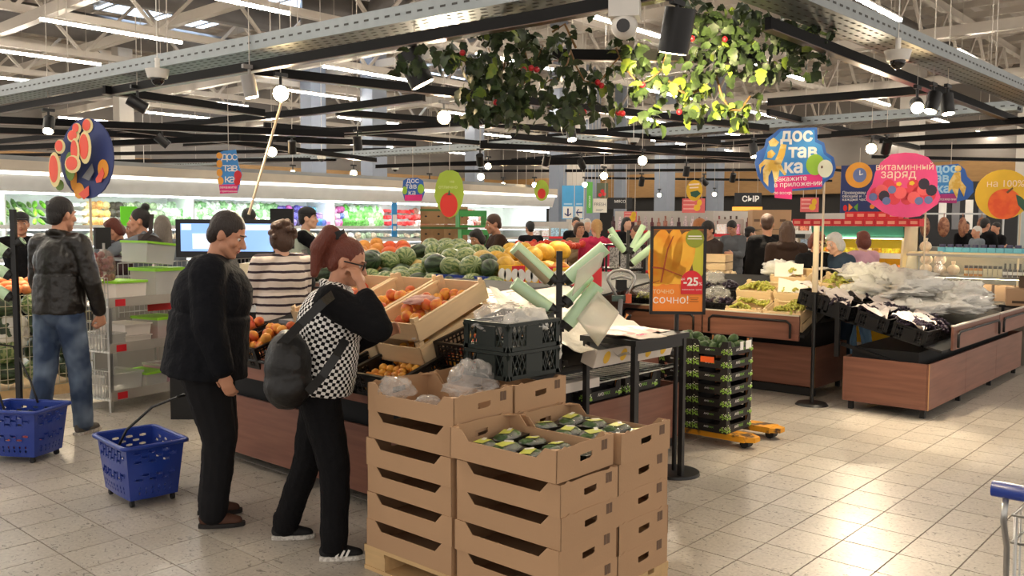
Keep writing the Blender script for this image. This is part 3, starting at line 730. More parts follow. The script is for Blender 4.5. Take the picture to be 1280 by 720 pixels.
sheet('plastic_sheet', 'translucent plastic sheet hanging over the podium edge by the stand', 'sheet', ((4.05, 3.28, .92), (4.75, 3.2, .82), (5.0, 3.8, 1.16), (4.15, 3.9, 1.22)), FILMW, 4, .05)
# ================= rolling shopping baskets =================
BLUE = mat('blue_plastic', '1f3a8f', .32, var=.05, spec=.5)
def lens_panel(mb, P, cols, rows, holes):
    """wall made of cells; a cell in `holes` gets a real lens-shaped opening"""
    for i in range(cols):
        for j in range(rows):
            u0, u1, v0, v1 = i/cols, (i+1)/cols, j/rows, (j+1)/rows
            c = [P(u0, v0), P(u1, v0), P(u1, v1), P(u0, v1)]
            if not holes(i, j): mb.quad(*c); continue
            um, vm, du, dv = (u0+u1)/2, (v0+v1)/2, (u1-u0)*holes(i, j)[0]/2, (v1-v0)*holes(i, j)[1]/2
            out = [P(u0, v0), P(um, v0), P(u1, v0), P(u1, vm), P(u1, v1), P(um, v1), P(u0, v1), P(u0, vm)]
            inn = [P(um-du*.6, vm-dv*.6), P(um, vm-dv), P(um+du*.6, vm-dv*.6), P(um+du, vm), P(um+du*.6, vm+dv*.6), P(um, vm+dv), P(um-du*.6, vm+dv*.6), P(um-du, vm)]
            for k in range(8): mb.quad(out[k], out[(k+1) % 8], inn[(k+1) % 8], inn[k])
def basket(loc, rz, label, up):
    b = empty('shopping_basket', label, 'basket', loc, rz); w, l, h, w2, l2, z0 = .14, .2, .365, .17, .235, .045
    mb = MB()
    cs = [(-w, -l), (w, -l), (w, l), (-w, l)]; ct = [(-w2, -l2), (w2, -l2), (w2, l2), (-w2, l2)]
    for s in range(4):
        a, b_, c, d = cs[s], cs[(s+1) % 4], ct[(s+1) % 4], ct[s]
        def P(u, v):
            x0, y0 = a[0]*(1-u)+b_[0]*u, a[1]*(1-u)+b_[1]*u; x1, y1 = d[0]*(1-u)+c[0]*u, d[1]*(1-u)+c[1]*u
            bul = .02*math.sin(PI*u)*math.sin(PI*min(1, v+.15)); nx, ny = (a[1]-b_[1]), (b_[0]-a[0]); nl = math.hypot(nx, ny)
            return Vector((x0*(1-v)+x1*v-bul*nx/nl, y0*(1-v)+y1*v-bul*ny/nl, z0+(h-z0)*v))
        n = 10 if s % 2 else 8
        def hol(i, j):
            if i in (0, n-1): return None
            if j in (1, 2): return (.35, .86) if j == 1 and i % 1 == 0 else (.35, .9) if j == 2 else None
            if j in (4, 5) and (i+j) % 2: return (1.5, .62)
            if j in (8, 9, 10) and (i+j) % 2: return (1.5, .62)
            return None
        lens_panel(mb, P, n, 12, hol)
    mb.add([(x, y, z0) for x, y in cs], [(3, 2, 1, 0)])
    o = mb.build('basket_body', BLUE, b); m_ = o.modifiers.new('s', 'SOLIDIFY'); m_.thickness = .004
    rim = MB(); pts = []
    for (x, y, a0) in ((w2, l2, 0), (-w2, l2, 90), (-w2, -l2, 180), (w2, -l2, 270)):
        for k in range(4):
            a_ = math.radians(a0+k*30); pts.append((x*.93+math.cos(a_)*.03, y*.95+math.sin(a_)*.03, h))
    rim.tube(pts, .014, 6, True); rim.build('rim', BLUE, b)
    for sx in (-1, 1):
        for sy in (-1, 1):
            f = MB().box((sx*w*.85, sy*l*.85, .035), (.02, .03, .03)).build('wheel_fork', BLKM, b); MB().cyl((sx*w*.85-.01, sy*l*.85, .018), (sx*w*.85+.01, sy*l*.85, .018), .018, n=10).build('wheel', BLKM, f)
    hd = MB(); hd.tube(up, .008, 6); hd.build('pull_handle', BLK, b)
    return b
basket((2.43, 5.17, 0), -.08, 'blue rolling shopping basket trailed by the man in the dark coat', [(-.16, -.1, .36), (-.12, -.12, .45), (.0, -.2, .58), (.12, -.36, .66), (.14, -.46, .68), (.02, -.5, .68)])
basket((2.29, 6.66, 0), .55, 'blue rolling shopping basket held by the man in jeans', [(-.16, .0, .36), (-.08, .14, .55), (.1, .30, .74), (.2, .36, .77), (.3, .3, .74), (.22, .1, .5), (.16, .0, .36)])
# small goods lying in the second basket
crumple('plastic_bag', 'reddish packet lying in the basket of the man in jeans', 'bag', (2.29, 6.66, .1), (.1, .12, .05), mat('red_pack', 'b8493c', .5), 41)

# ================= shopping trolley at the edge =================
tr_ = empty('shopping_trolley', 'chrome shopping trolley with blue handle at the edge of the open floor', 'trolley', (2.42, .535, 0), -PI/2)
MB().tube([(-.01, 0, 1.0), (.58, 0, 1.0)], .02, 10).build('handle_bar', BLUE, tr_)
for s in (.022, .53):
    MB().tube([(s, 0, .99), (s, -.02, .93), (s, .03, .85), (s, .06, .3), (s, .08, .1)], .008, 6).build('frame_tube', SILV, tr_)
    MB().cyl((s-.015, .1, .06), (s+.015, .1, .06), .06, n=12).build('wheel', GREY, tr_); MB().cyl((s-.015, .75, .06), (s+.015, .75, .06), .06, n=12).build('wheel', GREY, tr_)
wm = MB()
for k in range(9): wm.tube([(.04+k*.06, .03, .93), (.04+k*.06, .06, .45), (.04+k*.06, .8, .5), (.04+k*.06, .85, .9)], .0035, 5)
for z in (.5, .62, .74, .86, .93):
    wm.tube([(.03, .04, z), (.55, .04, z), (.52, .85, z), (.06, .85, z)], .004, 5, True)
for s in (.03, .55):
    for k in range(12): wm.tube([(s, .06+.065*k, .93), (s+(.01 if s < .1 else -.01), .06+.065*k, .48)], .003, 4)
wm.build('wire_basket', SILV, tr_)
MB().tube([(.02, 0, .97), (.02, .01, .88)], .006, 6).build('coin_lock', GREY, tr_)
crumple('plastic_bag', 'clear bag with bread colours inside the chrome trolley', 'bag', (2.62, .36, .72), (.07, .07, .12), FILM, 44)

# ================= poster stand, table, bag roll stands =================
ps = empty('poster_stand', 'tall black floor stand holding the orange mango discount poster', 'sign', (5.06, 3.05, 0), math.radians(-52))
MB().cyl((0, 0, 0), (0, 0, .02), .17, .165, 28).build('base_disc', BLK, ps)
MB().cyl((.0, .02, .02), (.0, .02, 1.12), .016, n=10).build('pole', BLK, ps)
# poster frame faces -Y local
pw, ph, pz = .345, .56, 1.08
fr = MB()
for s in (-1, 1): fr.box((s*pw/2, 0, pz+ph/2), (.02, .025, ph+.02))
fr.box((0, 0, pz), (pw+.02, .025, .02)); fr.box((0, 0, pz+ph), (pw+.02, .025, .02)); fr.build('frame', BLK, ps)
MANGO = mat2('mango_print', 'f5b93e', 'f09a2c', 9, .4, .65)
pan = MB().box((0, -.002, pz+ph/2), (pw-.01, .01, ph-.01)).build('poster_panel', ORANGEP, ps)
BROWNB = mat('poster_brown', '6b4a2c', .6)
def disc(mb, cx, cz, rx, rz, y=0, t=.0015, n=24, a0=0, a1=2*PI, rot=0):
    poly = []
    for k in range(n):
        a = a0+(a1-a0)*k/(n if abs(a1-a0-2*PI) < 1e-6 else n-1); u, v = rx*math.cos(a), rz*math.sin(a); poly.append((cx+u*math.cos(rot)-v*math.sin(rot), cz+u*math.sin(rot)+v*math.cos(rot)))
    return mb.prism(poly, t, Matrix(((1, 0, 0, 0), (0, 0, -1, y), (0, 1, 0, 0), (0, 0, 0, 1))))
def poly(mb, pts, y=0, t=.0015): return mb.prism(pts, t, Matrix(((1, 0, 0, 0), (0, 0, -1, y), (0, 1, 0, 0), (0, 0, 0, 1))))
y0 = -.0075; cx = pz
MB_ = MB(); poly(MB_, [(-.166, cx+.19), (.166, cx+.19), (.166, cx+.545), (-.166, cx+.545)], y0); MB_.build('photo_ground', BROWNB, pan)
m1 = MB()   # mango half with cube cuts
lobes = [((-.12, .36), .075, .19, -.12), ((-.045, .37), .065, .19, -.18), ((.035, .38), .07, .16, -.2)]
for (c, rx, rz_, ro) in lobes: disc(m1, c[0], cx+c[1], rx, rz_, y0-.002, rot=ro)
poly(m1, [(-.166, cx+.19), (.05, cx+.19), (.05, cx+.3), (-.166, cx+.42)], y0-.002)
m1.build('mango_flesh', MANGO, pan)
gm = MB(); disc(gm, .135, cx+.36, .045, .13, y0-.001); gm.build('mango_skin', mat('mango_green', 'c3bf3a', .5), pan)
ln = MB()
poly(ln, [(-.115, cx+.2), (-.105, cx+.2), (-.065, cx+.42), (-.03, cx+.51), (-.04, cx+.5), (-.075, cx+.42)], y0-.0045); poly(ln, [(-.166, cx+.305), (-.1, cx+.298), (.03, cx+.245), (.03, cx+.239), (-.1, cx+.288), (-.166, cx+.295)], y0-.0045); poly(ln, [(-.166, cx+.2), (-.12, cx+.215), (-.12, cx+.21), (-.166, cx+.195)], y0-.0045)
ln.build('cut_lines', mat('mango_cut', 'a2481c', .6), pan)
gd = MB(); disc(gd, .105, cx+.49, .06, .06, y0-.005); gd.build('green_disc', mat('olive_print', '8f9a2c', .5), pan)
gt = MB(); gt.box((.105, y0-.0072, cx+.505), (.085, .001, .008)); gt.box((.105, y0-.0072, cx+.488), (.095, .001, .005)); gt.build('disc_lettering', WHITEP, pan)
rb = MB(); disc(rb, .09, cx+.205, .07, .075, y0-.005, a0=0, a1=PI); poly(rb, [(.02, cx+.125), (.16, cx+.125), (.16, cx+.206), (.02, cx+.206)], y0-.005); rb.build('discount_badge', REDP, pan)
RXV = (PI/2, 0, 0)
text('badge_text', '-25', .075, WHITEP, pan, (.085, y0-.0068, cx+.205), RXV, bold=.001); text('badge_text', '%', .03, WHITEP, pan, (.147, y0-.0068, cx+.192), RXV); text('badge_text', 'до', .022, WHITEP, pan, (.033, y0-.0068, cx+.225), RXV)
text('badge_text', 'экзотические фрукты', .0125, WHITEP, pan, (.09, y0-.0068, cx+.155), RXV)
text('poster_text', 'точно', .05, mat('cream_print', 'f4d8a8', .5), pan, (-.163, y0, cx+.142), RXV, align='LEFT'); text('poster_text', 'сочно!', .075, WHITEP, pan, (-.163, y0, cx+.085), RXV, align='LEFT')
tb = MB(); 
for k in range(3): tb.box((.108, y0-.0005, cx+.1-k*.012), (.06-(k % 2)*.015, .001, .005))
tb.build('small_lettering', mat('brown_print', 'a65b1e', .6), pan)

tbl = empty('side_table', 'small black side table with leaflets beside the poster stand', 'table', (4.40, 2.93, 0))
MB().bb((0, 0, .93), (.62, .42, .965)).build('table_top', BLK, tbl)
for x, y in ((.03, .03), (.59, .03), (.03, .39), (.59, .39)): MB().bb((x-.016, y-.016, 0), (x+.016, y+.016, .93)).build('leg', BLK, tbl)
MB().bb((0.03, .02, .88), (.59, .035, .93)).build('apron', BLK, tbl)
lf = sheet('leaflet', 'white leaflet with pink fruit print lying on the black side table', 'leaflet', ((4.42, 2.92, .975), (4.7, 2.9, .972), (4.78, 3.2, .985), (4.5, 3.22, .99)), PAPER, 7, .006)
l2 = sheet('leaflet', 'large printed leaflet with red and green fruit slipping off the side table', 'leaflet', ((4.36, 3.05, .985), (4.98, 3.05, .972), (5.02, 3.32, .975), (4.42, 3.34, 1.02)), mat2('leaflet_print', 'ead9cf', 'd98a86', 9, .5, .62), 8, .012)
text('leaflet_text', 'сок', .06, PINKP, lf, (4.56, 3.0, .985), (0, 0, .1))

ROLLG = mat('bag_roll_green', 'c3e2bb', .45, var=.04); CORE = mat('roll_core', '4a463d', .7); BROWNC = mat('card_core', '8d8064', .7)
def bag_stand(name, label, loc, ax, top, rolls, seed=0, base=True):
    """black pole carrying upward-tilted rolls; rolls: (height, side, length, radius, core_only)"""
    s = empty(name, label, 'bag stand', loc, ax)
    MB().box((0, 0, top/2), (.035, .035, top)).build('pole', BLK, s)
    if base: MB().cyl((0, 0, 0), (0, 0, .02), .16, n=24).build('base_disc', BLK, s)
    for (z, sd, L, r, fw, el) in rolls:
        d = Vector((sd*math.cos(el), fw, math.sin(el))).normalized(); p0 = Vector((sd*.03, 0, z))
        h = MB().cyl(p0, p0+d*.035, .034, .04, n=14).cyl((0, 0, z), p0, .02, n=8).build('holder', BLK, s)
        MB().cyl(p0+d*.035, p0+d*(.035+L), r, n=18).build('bag_roll', ROLLG, h)
        MB().cyl(p0+d*(.036+L), p0+d*(.0365+L), r*.38, n=12).build('roll_core', CORE, h)
    return s
st = bag_stand('bag_roll_stand', 'black stand with five pale green bag rolls behind the cardboard crates', (3.95, 3.16, 0), math.radians(-48.3), 1.505, [(1.33, -1, .27, .04, -.1, .72), (1.16, -1, .25, .038, -.1, .62), (1.02, -1, .22, .03, -.1, .62), (1.33, 1, .27, .042, -.1, .72), (1.2, 1, .2, .03, .4, .8), (1.06, 1, .28, .042, .1, .9)])
MB().cyl((-.07, -.045, 1.33), (-.25, -.075, 1.50), .02, n=12).build('empty_core', BROWNC, st)
def hang(parent, a, b, L, seed, name='loose_bag', skew=(0, 0, 0)):
    a, b = Vector(a), Vector(b); mb = MB(); mb.smooth = True; n = 8; vs = []
    for i in range(n+1):
        for j in range(n+1):
            u, v = i/n, j/n; p = a.lerp(b, u)+Vector((0, 0, -L*v*(1-.25*u)))+Vector(skew)*v; p += Vector((0, .02*noise.noise(p*9+Vector((seed, 0, 0))), 0)); vs.append(p)
    mb.add(vs, [(i*(n+1)+j, (i+1)*(n+1)+j, (i+1)*(n+1)+j+1, i*(n+1)+j+1) for i in range(n) for j in range(n)])
    o = mb.build(name, FILMG, parent); m_ = o.modifiers.new('s', 'SOLIDIFY'); m_.thickness = .0015; return o
FILMG = mat('green_film', 'e6e4cf', .25, alpha=.6, bump=.2, bscale=20, var=.04)
hang(st, (.1, -.05, 1.40), (.26, -.06, 1.53), .15, 1, skew=(-.03, 0, 0)); hang(st, (.1, -.03, 1.12), (.22, -.03, 1.28), .17, 2, skew=(.13, .06, 0))
s2_ = bag_stand('bag_roll_stand', 'black stand with pale green bag rolls at the picture edge behind the basket', (2.40, 7.02, 0), math.radians(-48), 1.75, [(1.42, -1, .3, .04, -.2, .6), (1.26, -1, .3, .04, -.2, .6), (1.1, -1, .3, .04, -.2, .6), (1.5, 1, .01, .03, .2, .6)])
hang(s2_, (-.1, -.05, 1.12), (-.3, -.08, 1.3), .35, 3)
p = atD(785, 310, 10.3); bag_stand('bag_roll_stand', 'far black stand with splayed pale green bag rolls behind the pallet truck handle', (p.x, p.y, 0), math.radians(-48), 1.6, [(1.34, -1, .3, .035, 0, 1.0), (1.34, -1, .26, .035, -.4, .8), (1.36, 1, .3, .035, .1, 1.1), (1.34, 1, .3, .035, 0, .8), (1.2, 1, .3, .045, -.2, .7)])
# sign post in front of the grape island
sp_ = empty('sign_post', 'slim sign post with round black foot in front of the grape island', 'sign post', (7.92, 3.32, 0))
MB().cyl((0, 0, 0), (0, 0, .022), .15, .13, 26).build('base_disc', BLK, sp_); MB().cyl((0, 0, .02), (0, 0, 1.05), .018, n=10).build('lower_pole', BLK, sp_); MB().cyl((0, 0, 1.05), (0, 0, 1.66), .026, n=10).build('upper_pole', mat('beige_pole', 'c9b79d', .4), sp_)

# ================= avocado crates on pallet truck =================
BCARD = mat('black_card', '1b1715', .6, var=.1); OCARD = mat('orange_card', 'd9955c', .7); LEAFP = mat('leaf_print', '8fb84a', .6); DOTP = mat('dot_print', 'e8ead0', .6)
def avo_parts():
    W, D, h = .395, .295, .095; P = {}
    def side(L):
        m_ = MB(); hl = L/2; pr = [(-hl, 0), (hl, 0), (hl, h+.012), (hl-.045, h+.012), (hl-.065, h-.035), (-hl+.065, h-.035), (-hl+.045, h+.012), (-hl, h+.012)]
        return m_.prism(pr, .005, Matrix(((1, 0, 0, 0), (0, 0, 1, -.0025), (0, 1, 0, 0), (0, 0, 0, 1)))).mesh('side_panel', BCARD)
    P['w'], P['d'] = side(W), side(D)
    P['f'] = MB().box((0, 0, .003), (W-.01, D-.01, .004)).mesh('bottom', BCARD)
    oc = MB()
    for sx in (-1, 1):
        for sy in (-1, 1): oc.box((sx*(W/2-.024), sy*(D/2-.006), h*.62), (.038, .004, h*.85)); oc.box((sx*(W/2-.006), sy*(D/2-.024), h*.62), (.004, .038, h*.85))
    P['o'] = oc.mesh('inner_corner', OCARD)
    r = random.Random(4); lf = MB(); dt = MB()
    def spray(fn, seed):
        rr = random.Random(seed)
        for k in range(11):
            u, v = rr.uniform(-.032, .032), .012+abs(rr.gauss(0, .016)); a = rr.uniform(0, PI); l, w_ = rr.uniform(.010, .016), rr.uniform(.004, .007)
            pts = [(u+l*math.cos(a), v+l*math.sin(a)), (u-w_*math.sin(a), v+w_*math.cos(a)), (u-l*math.cos(a), v-l*math.sin(a)), (u+w_*math.sin(a), v-w_*math.cos(a))]
            lf.add([fn(*q) for q in pts], [(0, 1, 2, 3)]); 
            if k % 2: dt.add([fn(u+dx, v+.02+dz) for dx, dz in ((-.005, -.003), (.005, -.003), (.005, .003), (-.005, .003))], [(0, 1, 2, 3)])
    for sx in (-1, 1):
        spray(lambda u, v: (sx*(W/2-.03)+u, -D/2-.0035, v), 1+sx); spray(lambda u, v: (-W/2-.0035, sx*(D/2-.03)-u, v), 5+sx)
    P['l'] = lf.mesh('leaf_print', LEAFP); P['k'] = dt.mesh('flower_print', DOTP)
    return P
AP = avo_parts()
tW = text('brand_text', 'AVO', .032, WHITEP, None, (0, 0, 0), (0, 0, 0), .0003, 'RIGHT'); tG = text('brand_text', 'MAX', .032, mat('lime_print', '7fb83f', .5), None, (0, 0, 0), (0, 0, 0), .0003, 'LEFT')
tWm, tGm = tW.data, tG.data
bpy.data.objects.remove(tW); bpy.data.objects.remove(tG)
def avo_crate(loc, label):
    c = empty('avocado_crate', label, 'crate', loc)
    linkd('side_panel', AP['w'], c, (0, -.145, 0)); linkd('side_panel', AP['w'], c, (0, .145, 0)); linkd('side_panel', AP['d'], c, (-.195, 0, 0), (0, 0, PI/2)); linkd('side_panel', AP['d'], c, (.195, 0, 0), (0, 0, PI/2))
    for k in 'fo': linkd({'f': 'bottom', 'o': 'inner_corner'}[k], AP[k], c)
    linkd('leaf_print', AP['l'], c); linkd('flower_print', AP['k'], c)
    linkd('brand_text', tWm, c, (.0, -.1485, .035), RXV); linkd('brand_text', tGm, c, (.003, -.1485, .035), RXV)
    linkd('brand_text', tWm, c, (-.1985, .0, .038), (PI/2, 0, -PI/2), .6); linkd('brand_text', tGm, c, (-.1985, -.002, .038), (PI/2, 0, -PI/2), .6)
    return c
fk = empty('pallet_truck', 'worn yellow pallet truck under the black avocado crates', 'pallet truck', (5.95, 3.0, 0))
YEL = mat2('worn_yellow_paint', 'd8961f', '4a3524', 9, .5, .58, detail=5)
for x in (.0, .42):
    f = MB().bb((x, 0, .05), (x+.16, 1.15, .095)).prism([(0, 0), (.16, 0), (.12, -.07), (.04, -.07)], .035, Matrix.Translation((x, .0, .055))).build('fork', YEL, fk)
    MB().cyl((x+.04, .02, .035), (x+.12, .02, .035), .035, n=12).build('roller', BLKM, f)
MB().bb((.02, 1.12, .06), (.56, 1.3, .3)).build('fork_frame', YEL, fk)
MB().cyl((.24, 1.36, .08), (.34, 1.36, .08), .08, n=14).build('steer_wheel', BLKM, fk); MB().cyl((.29, 1.32, .15), (.29, 1.36, .55), .05, n=12).build('pump', BLKM, fk)
MB().cyl((.29, 1.36, .5), (.5, 1.46, 1.0), .022, n=8).build('drawbar', GREY, fk)
hc = Vector((.53, 1.48, 1.15)); ea = Vector((.665, -.747, 0)); lp = []
for a, b in ((-.03, -.14), (-.075, -.06), (-.12, .02), (-.115, .06), (-.07, .1), (0, .112), (.07, .1), (.115, .06), (.12, .02), (.075, -.06), (.03, -.14)): lp.append(hc+ea*a+Vector((0, 0, b)))
MB().tube(lp, .014, 8).build('handle_loop', SILV, fk)
MB().tube([hc+ea*-.09+Vector((0, 0, .03)), hc+Vector((0, 0, .055)), hc+ea*.09+Vector((0, 0, .03))], .012, 6).build('lever', SILV, fk)
MB().box(hc+Vector((0, 0, -.02)), (.09, .09, .09), Rz(-.84)).build('grip_box', BLKM, fk); MB().box(hc+Vector((.0, -.0, -.14)), (.16, .06, .05), Rz(-.84)).build('name_plate', mat('teal_plate', '4d6560', .5), fk); MB().box(hc+ea*.06+Vector((-.02, -.02, -.14)), (.05, .05, .08), Rz(-.84)).build('red_tag', mat('red_tag', 'd3603c', .5), fk)
tops = []
for j in range(2):
    for i in range(7):
        who = 'near' if j == 0 else 'rear'
        c = avo_crate((5.92+.2+.0, 3.13+.15+j*.302, .098+i*.098), f'black avocado crate, {"bottom" if i == 0 else "top" if i == 6 else ordw(6-i)+" from the top"} of the {who} stack on the pallet truck')
        if i == 6: tops.append(c)
        elif j == 0 or True: pass
for k, c in enumerate(tops):
    X = Matrix.Translation(c.location)
    fill('avocado', ['green avocado in the near top crate on the pallet truck', 'green avocado in the rear top crate on the pallet truck'][k], ['avocados in the near top crate', 'avocados in the rear top crate'][k], (-.14, -.09, .05), 4, 3, 1, .088, X=X); fill('avocado', ['green avocado in the near top crate on the pallet truck', 'green avocado in the rear top crate on the pallet truck'][k], ['avocados in the near top crate', 'avocados in the rear top crate'][k], (-.1, -.05, .092), 3, 2, 1, .088, X=X, drop=.2)
tg = MB(); tg.box((6.08, 3.1285, .75), (.055, .002, .06)); tg.box((6.26, 3.1285, .765), (.09, .002, .07))
for k, (x, w_) in enumerate(((.02, .05), (.13, .09))): MB().box((x, -.1495, .06), (w_, .001, .065)).build('paper_tag', WHITEP, tops[0])
ot = [o for o in bpy.data.objects if o.get('label', '').startswith('black avocado crate, second from the top of the near')][0]
MB().box((-.1995, .02, .06), (.001, .115, .045)).build('orange_sticker', mat('sticker_orange', 'ff6a2a', .5), ot)
# avocado and mango crates leaning on the right end of the podium
for k, (x, y, z) in enumerate(((4.55, 3.62, .755), (4.97, 3.62, .755), (5.38, 3.62, .76), (5.0, 3.96, .93), (5.42, 3.96, .93))):
    c = avo_crate((x, y, z), ['black avocado crate on the podium shelf behind the side table', 'black avocado crate on the shelf left of the poster pole', 'black avocado crate at the outer corner of the podium shelf', 'black avocado crate in the second shelf row behind the poster pole', 'black avocado crate at the outer end of the second shelf row'][k]); c.rotation_euler = (.4, 0, 0)
for k, (x, z) in enumerate(((4.75, .5), (5.2, .5))): avo_crate((x, 3.56, z), ['black avocado crate in the gap under the podium shelf', 'second black avocado crate in the gap under the podium shelf'][k])
fruitbox = MB(); 
def carton(name, label, loc, rz, dims, M, printM=None, tilt=0, printed=None):
    c = empty(name, label, 'box', loc, 0); c.rotation_euler = TM((0, 0, 0), rz, tilt).to_euler(); w_, d_, h_ = dims; t = .005
    for s in (-1, 1): MB().box((0, s*d_/2, h_/2), (w_, t, h_)).build('side_panel', M, c); MB().box((s*w_/2, 0, h_/2), (t, d_, h_)).build('side_panel', M, c)
    MB().box((0, 0, .003), (w_, d_, .005)).build('bottom', M, c)
    if printM is not None:
        q = MB(); 
        for s in (-1, 1): disc(q, s*w_*.22, h_*.5, h_*.3, h_*.36, -d_/2-.003, .001, 14)
        q.build('printed_motif', printM, c)
    return c
for k, (x, z) in enumerate(((4.62, .84), (5.1, .83))):
    carton('fruit_carton', ['white fruit carton with yellow and green print leaning under the leaflets', 'white fruit carton with yellow and green print beside the poster pole'][k], (x, 3.30, z-.06), 0, (.42, .1, .12), PAPER, YELP, .3)
# ================= people =================
def fabric(name, col, rough=.85, bump=.1, bscale=60, var=.15, vscale=8): return mat(name, col, rough, var=var, vscale=vscale, bump=bump, bscale=bscale, spec=.2)
SKIN = [mat('skin_warm', 'c58f72', .5, var=.08, vscale=12, spec=.35), mat('skin_pale', 'd9a98e', .5, var=.08, vscale=12, spec=.35), mat('skin_tan', 'b27a5c', .5, var=.08, vscale=12, spec=.35)]
EYEW = mat('eye_white', 'e6ded4', .3); IRIS = mat('eye_dark', '2a1d16', .3); LIP = mat('lips', 'a8645a', .5)
def hairm(name, c): return mat(name, c, .5, var=.3, vscale=60, bump=.6, bscale=70, stretch=(3, 3, .5))
HB, HBR, HRED, HGREY, HBLOND, HSB = hairm('hair_black', '191412'), hairm('hair_brown', '4a3122'), hairm('hair_auburn', '6a2f1e'), hairm('hair_grey', 'cfcac2'), hairm('hair_blond', 'c39a62'), hairm('hair_dark_short', '2b211c')
CLOUD = bpy.data.textures.new('folds', 'CLOUDS'); CLOUD.noise_scale = .09; CLOUD.noise_depth = 2
def soft(o, vox, it=6, disp=0):
    m_ = o.modifiers.new('r', 'REMESH'); m_.mode = 'VOXEL'; m_.voxel_size = vox; m_.use_smooth_shade = True
    if it: q = o.modifiers.new('s', 'SMOOTH'); q.factor = .5; q.iterations = it
    if disp: d = o.modifiers.new('d', 'DISPLACE'); d.texture = CLOUD; d.strength = disp; d.mid_level = .5; d.texture_coords = 'LOCAL'
    return o
V = Vector
def person(label, xy, face, h, skin, top, legs, shoes=None, hair='short', hairM=None, lean=0, pitch=0, yaw=0, arms=None, feet=((.03, .1), (-.03, -.1)), lod=1, girth=1.0, long_top=0, sleeve=1.0, topdisp=.018, tname='jacket', group=None, puff=0, cap=None, glasses=False, collar=False, hood=False, vest=None, topm2=None):
    s = h/1.75; R0 = empty('person', label, 'person', (xy[0], xy[1], 0), face, group)
    vox = (.017, .011, .0062)[lod]
    la = math.radians(lean); sp = V((math.sin(la), 0, math.cos(la))); RL = Ry(la)
    hip = V((-.04*math.sin(la)*2, 0, .93*s)); chest = hip+sp*.34*s; nb = hip+sp*.535*s
    hp = math.radians(pitch); nd = V((math.sin(la*.7+hp*.45+.12), 0, math.cos(la*.7+hp*.45+.12))); hc = nb+nd*.155*s
    HR = Rz(math.radians(yaw)) @ Ry(hp); sh = [hip+sp*.485*s+V((0, y*.175*s*(.6+.4*girth), 0)) for y in (1, -1)]
    hj = [hip+V((0, y*.09*s, -.03)) for y in (1, -1)]
    arms = arms or [((.05, .12, -1), (.22, .0, -1)), ((.05, -.12, -1), (.22, 0, -1))]
    body = MB(); gs = s*girth
    def hX(p): return hc + HR @ (V(p)*s)
    # torso and limbs
    body.ell(hip+sp*.02, (.105*gs, .15*gs, .12*s), 16, 10, RL); body.ell(hip+sp*.16*s, (.1*gs, .138*gs, .15*s), 16, 10, RL); body.ell(chest, (.112*gs, .152*gs, .17*s), 16, 10, RL)
    body.cap(sh[0]-V((0, .03, 0)), sh[1]+V((0, .03, 0)), .062*s, .062*s); body.cap(nb-nd*.05, hX((-.015, 0, -.06)), .058*s, .052*s)
    el, wr, kn, an = [], [], [], []
    for i in (0, 1):
        u, f_ = V(arms[i][0]).normalized(), V(arms[i][1]).normalized(); e = sh[i]+u*.285*s; w_ = e+f_*.245*s; el.append(e); wr.append(w_)
        body.cap(sh[i], e, .048*s, .038*s); body.cap(e, w_, .038*s, .026*s)
        k = V((feet[i][0], feet[i][1], .085*s)); an.append(k); d = k-hj[i]; L = d.length; a_, b_ = .42*s, .405*s
        L2 = min(L, a_+b_-.002); x_ = (a_*a_-b_*b_+L2*L2)/(2*L2); hh = math.sqrt(max(a_*a_-x_*x_, 0)); K = hj[i]+d.normalized()*x_+V((1, 0, 0))*hh; kn.append(K)
        body.cap(hj[i], K, .082*gs, .055*s); body.cap(K, k, .055*s, .036*s); body.cap(k+V((-.03*s, 0, -.045*s)), k+V((.1*s, 0, -.055*s)), .028*s, .018*s)
        # hand
        hd = f_; side = hd.cross(V((0, 0, 1)) if abs(hd.z) < .8 else V((1, 0, 0))).normalized(); 
        pn = arms[i][2] if len(arms[i]) > 2 else V((0, -1 if i == 0 else 1, 0)); pn = (V(pn)-hd*V(pn).dot(hd)).normalized(); side = hd.cross(pn)
        curl = arms[i][3] if len(arms[i]) > 3 else .45
        body.cap(w_, w_+hd*.05*s, .024*s, .026*s); Mh = Matrix((hd, side, pn)).transposed(); body.ell(w_+hd*.062*s, (.048*s, .04*s, .017*s), 12, 8, Mh)
        for q, (o_, l_) in enumerate(((-.028, .078), (-.0095, .088), (.0095, .082), (.027, .066))):
            b0 = w_+hd*.095*s+side*o_*s; d1 = hd*math.cos(curl)+pn*math.sin(curl); d2 = hd*math.cos(curl*2.2)+pn*math.sin(curl*2.2); b1 = b0+d1*l_*.55*s
            body.cap(b0, b1, .0098*s, .0088*s, 8); body.cap(b1, b1+d2*l_*.5*s, .0088*s, .0075*s, 8)
        ts = -1; t0 = w_+hd*.03*s+side*ts*.03*s; t1 = t0+(hd*.7+side*ts*.55+pn*.45).normalized()*.042*s
        body.cap(t0, t1, .013*s, .0105*s, 8); body.cap(t1, t1+(hd*.85+pn*.5+side*ts*.1).normalized()*.032*s, .0105*s, .0085*s, 8)
    # head
    body.ell(hX((-.008, 0, .035)), (.097*s, .077*s, .094*s), 18, 12, HR); body.cap(hX((.03, 0, -.01)), hX((.052, 0, -.085)), .064*s, .034*s); body.cap(hX((.02, .035, -.055)), hX((.06, .012, -.092)), .035*s, .022*s); body.cap(hX((.02, -.035, -.055)), hX((.06, -.012, -.092)), .035*s, .022*s)
    body.cap(hX((.085, 0, .018)), hX((.112, 0, -.026)), .009*s, .0145*s, 8); 
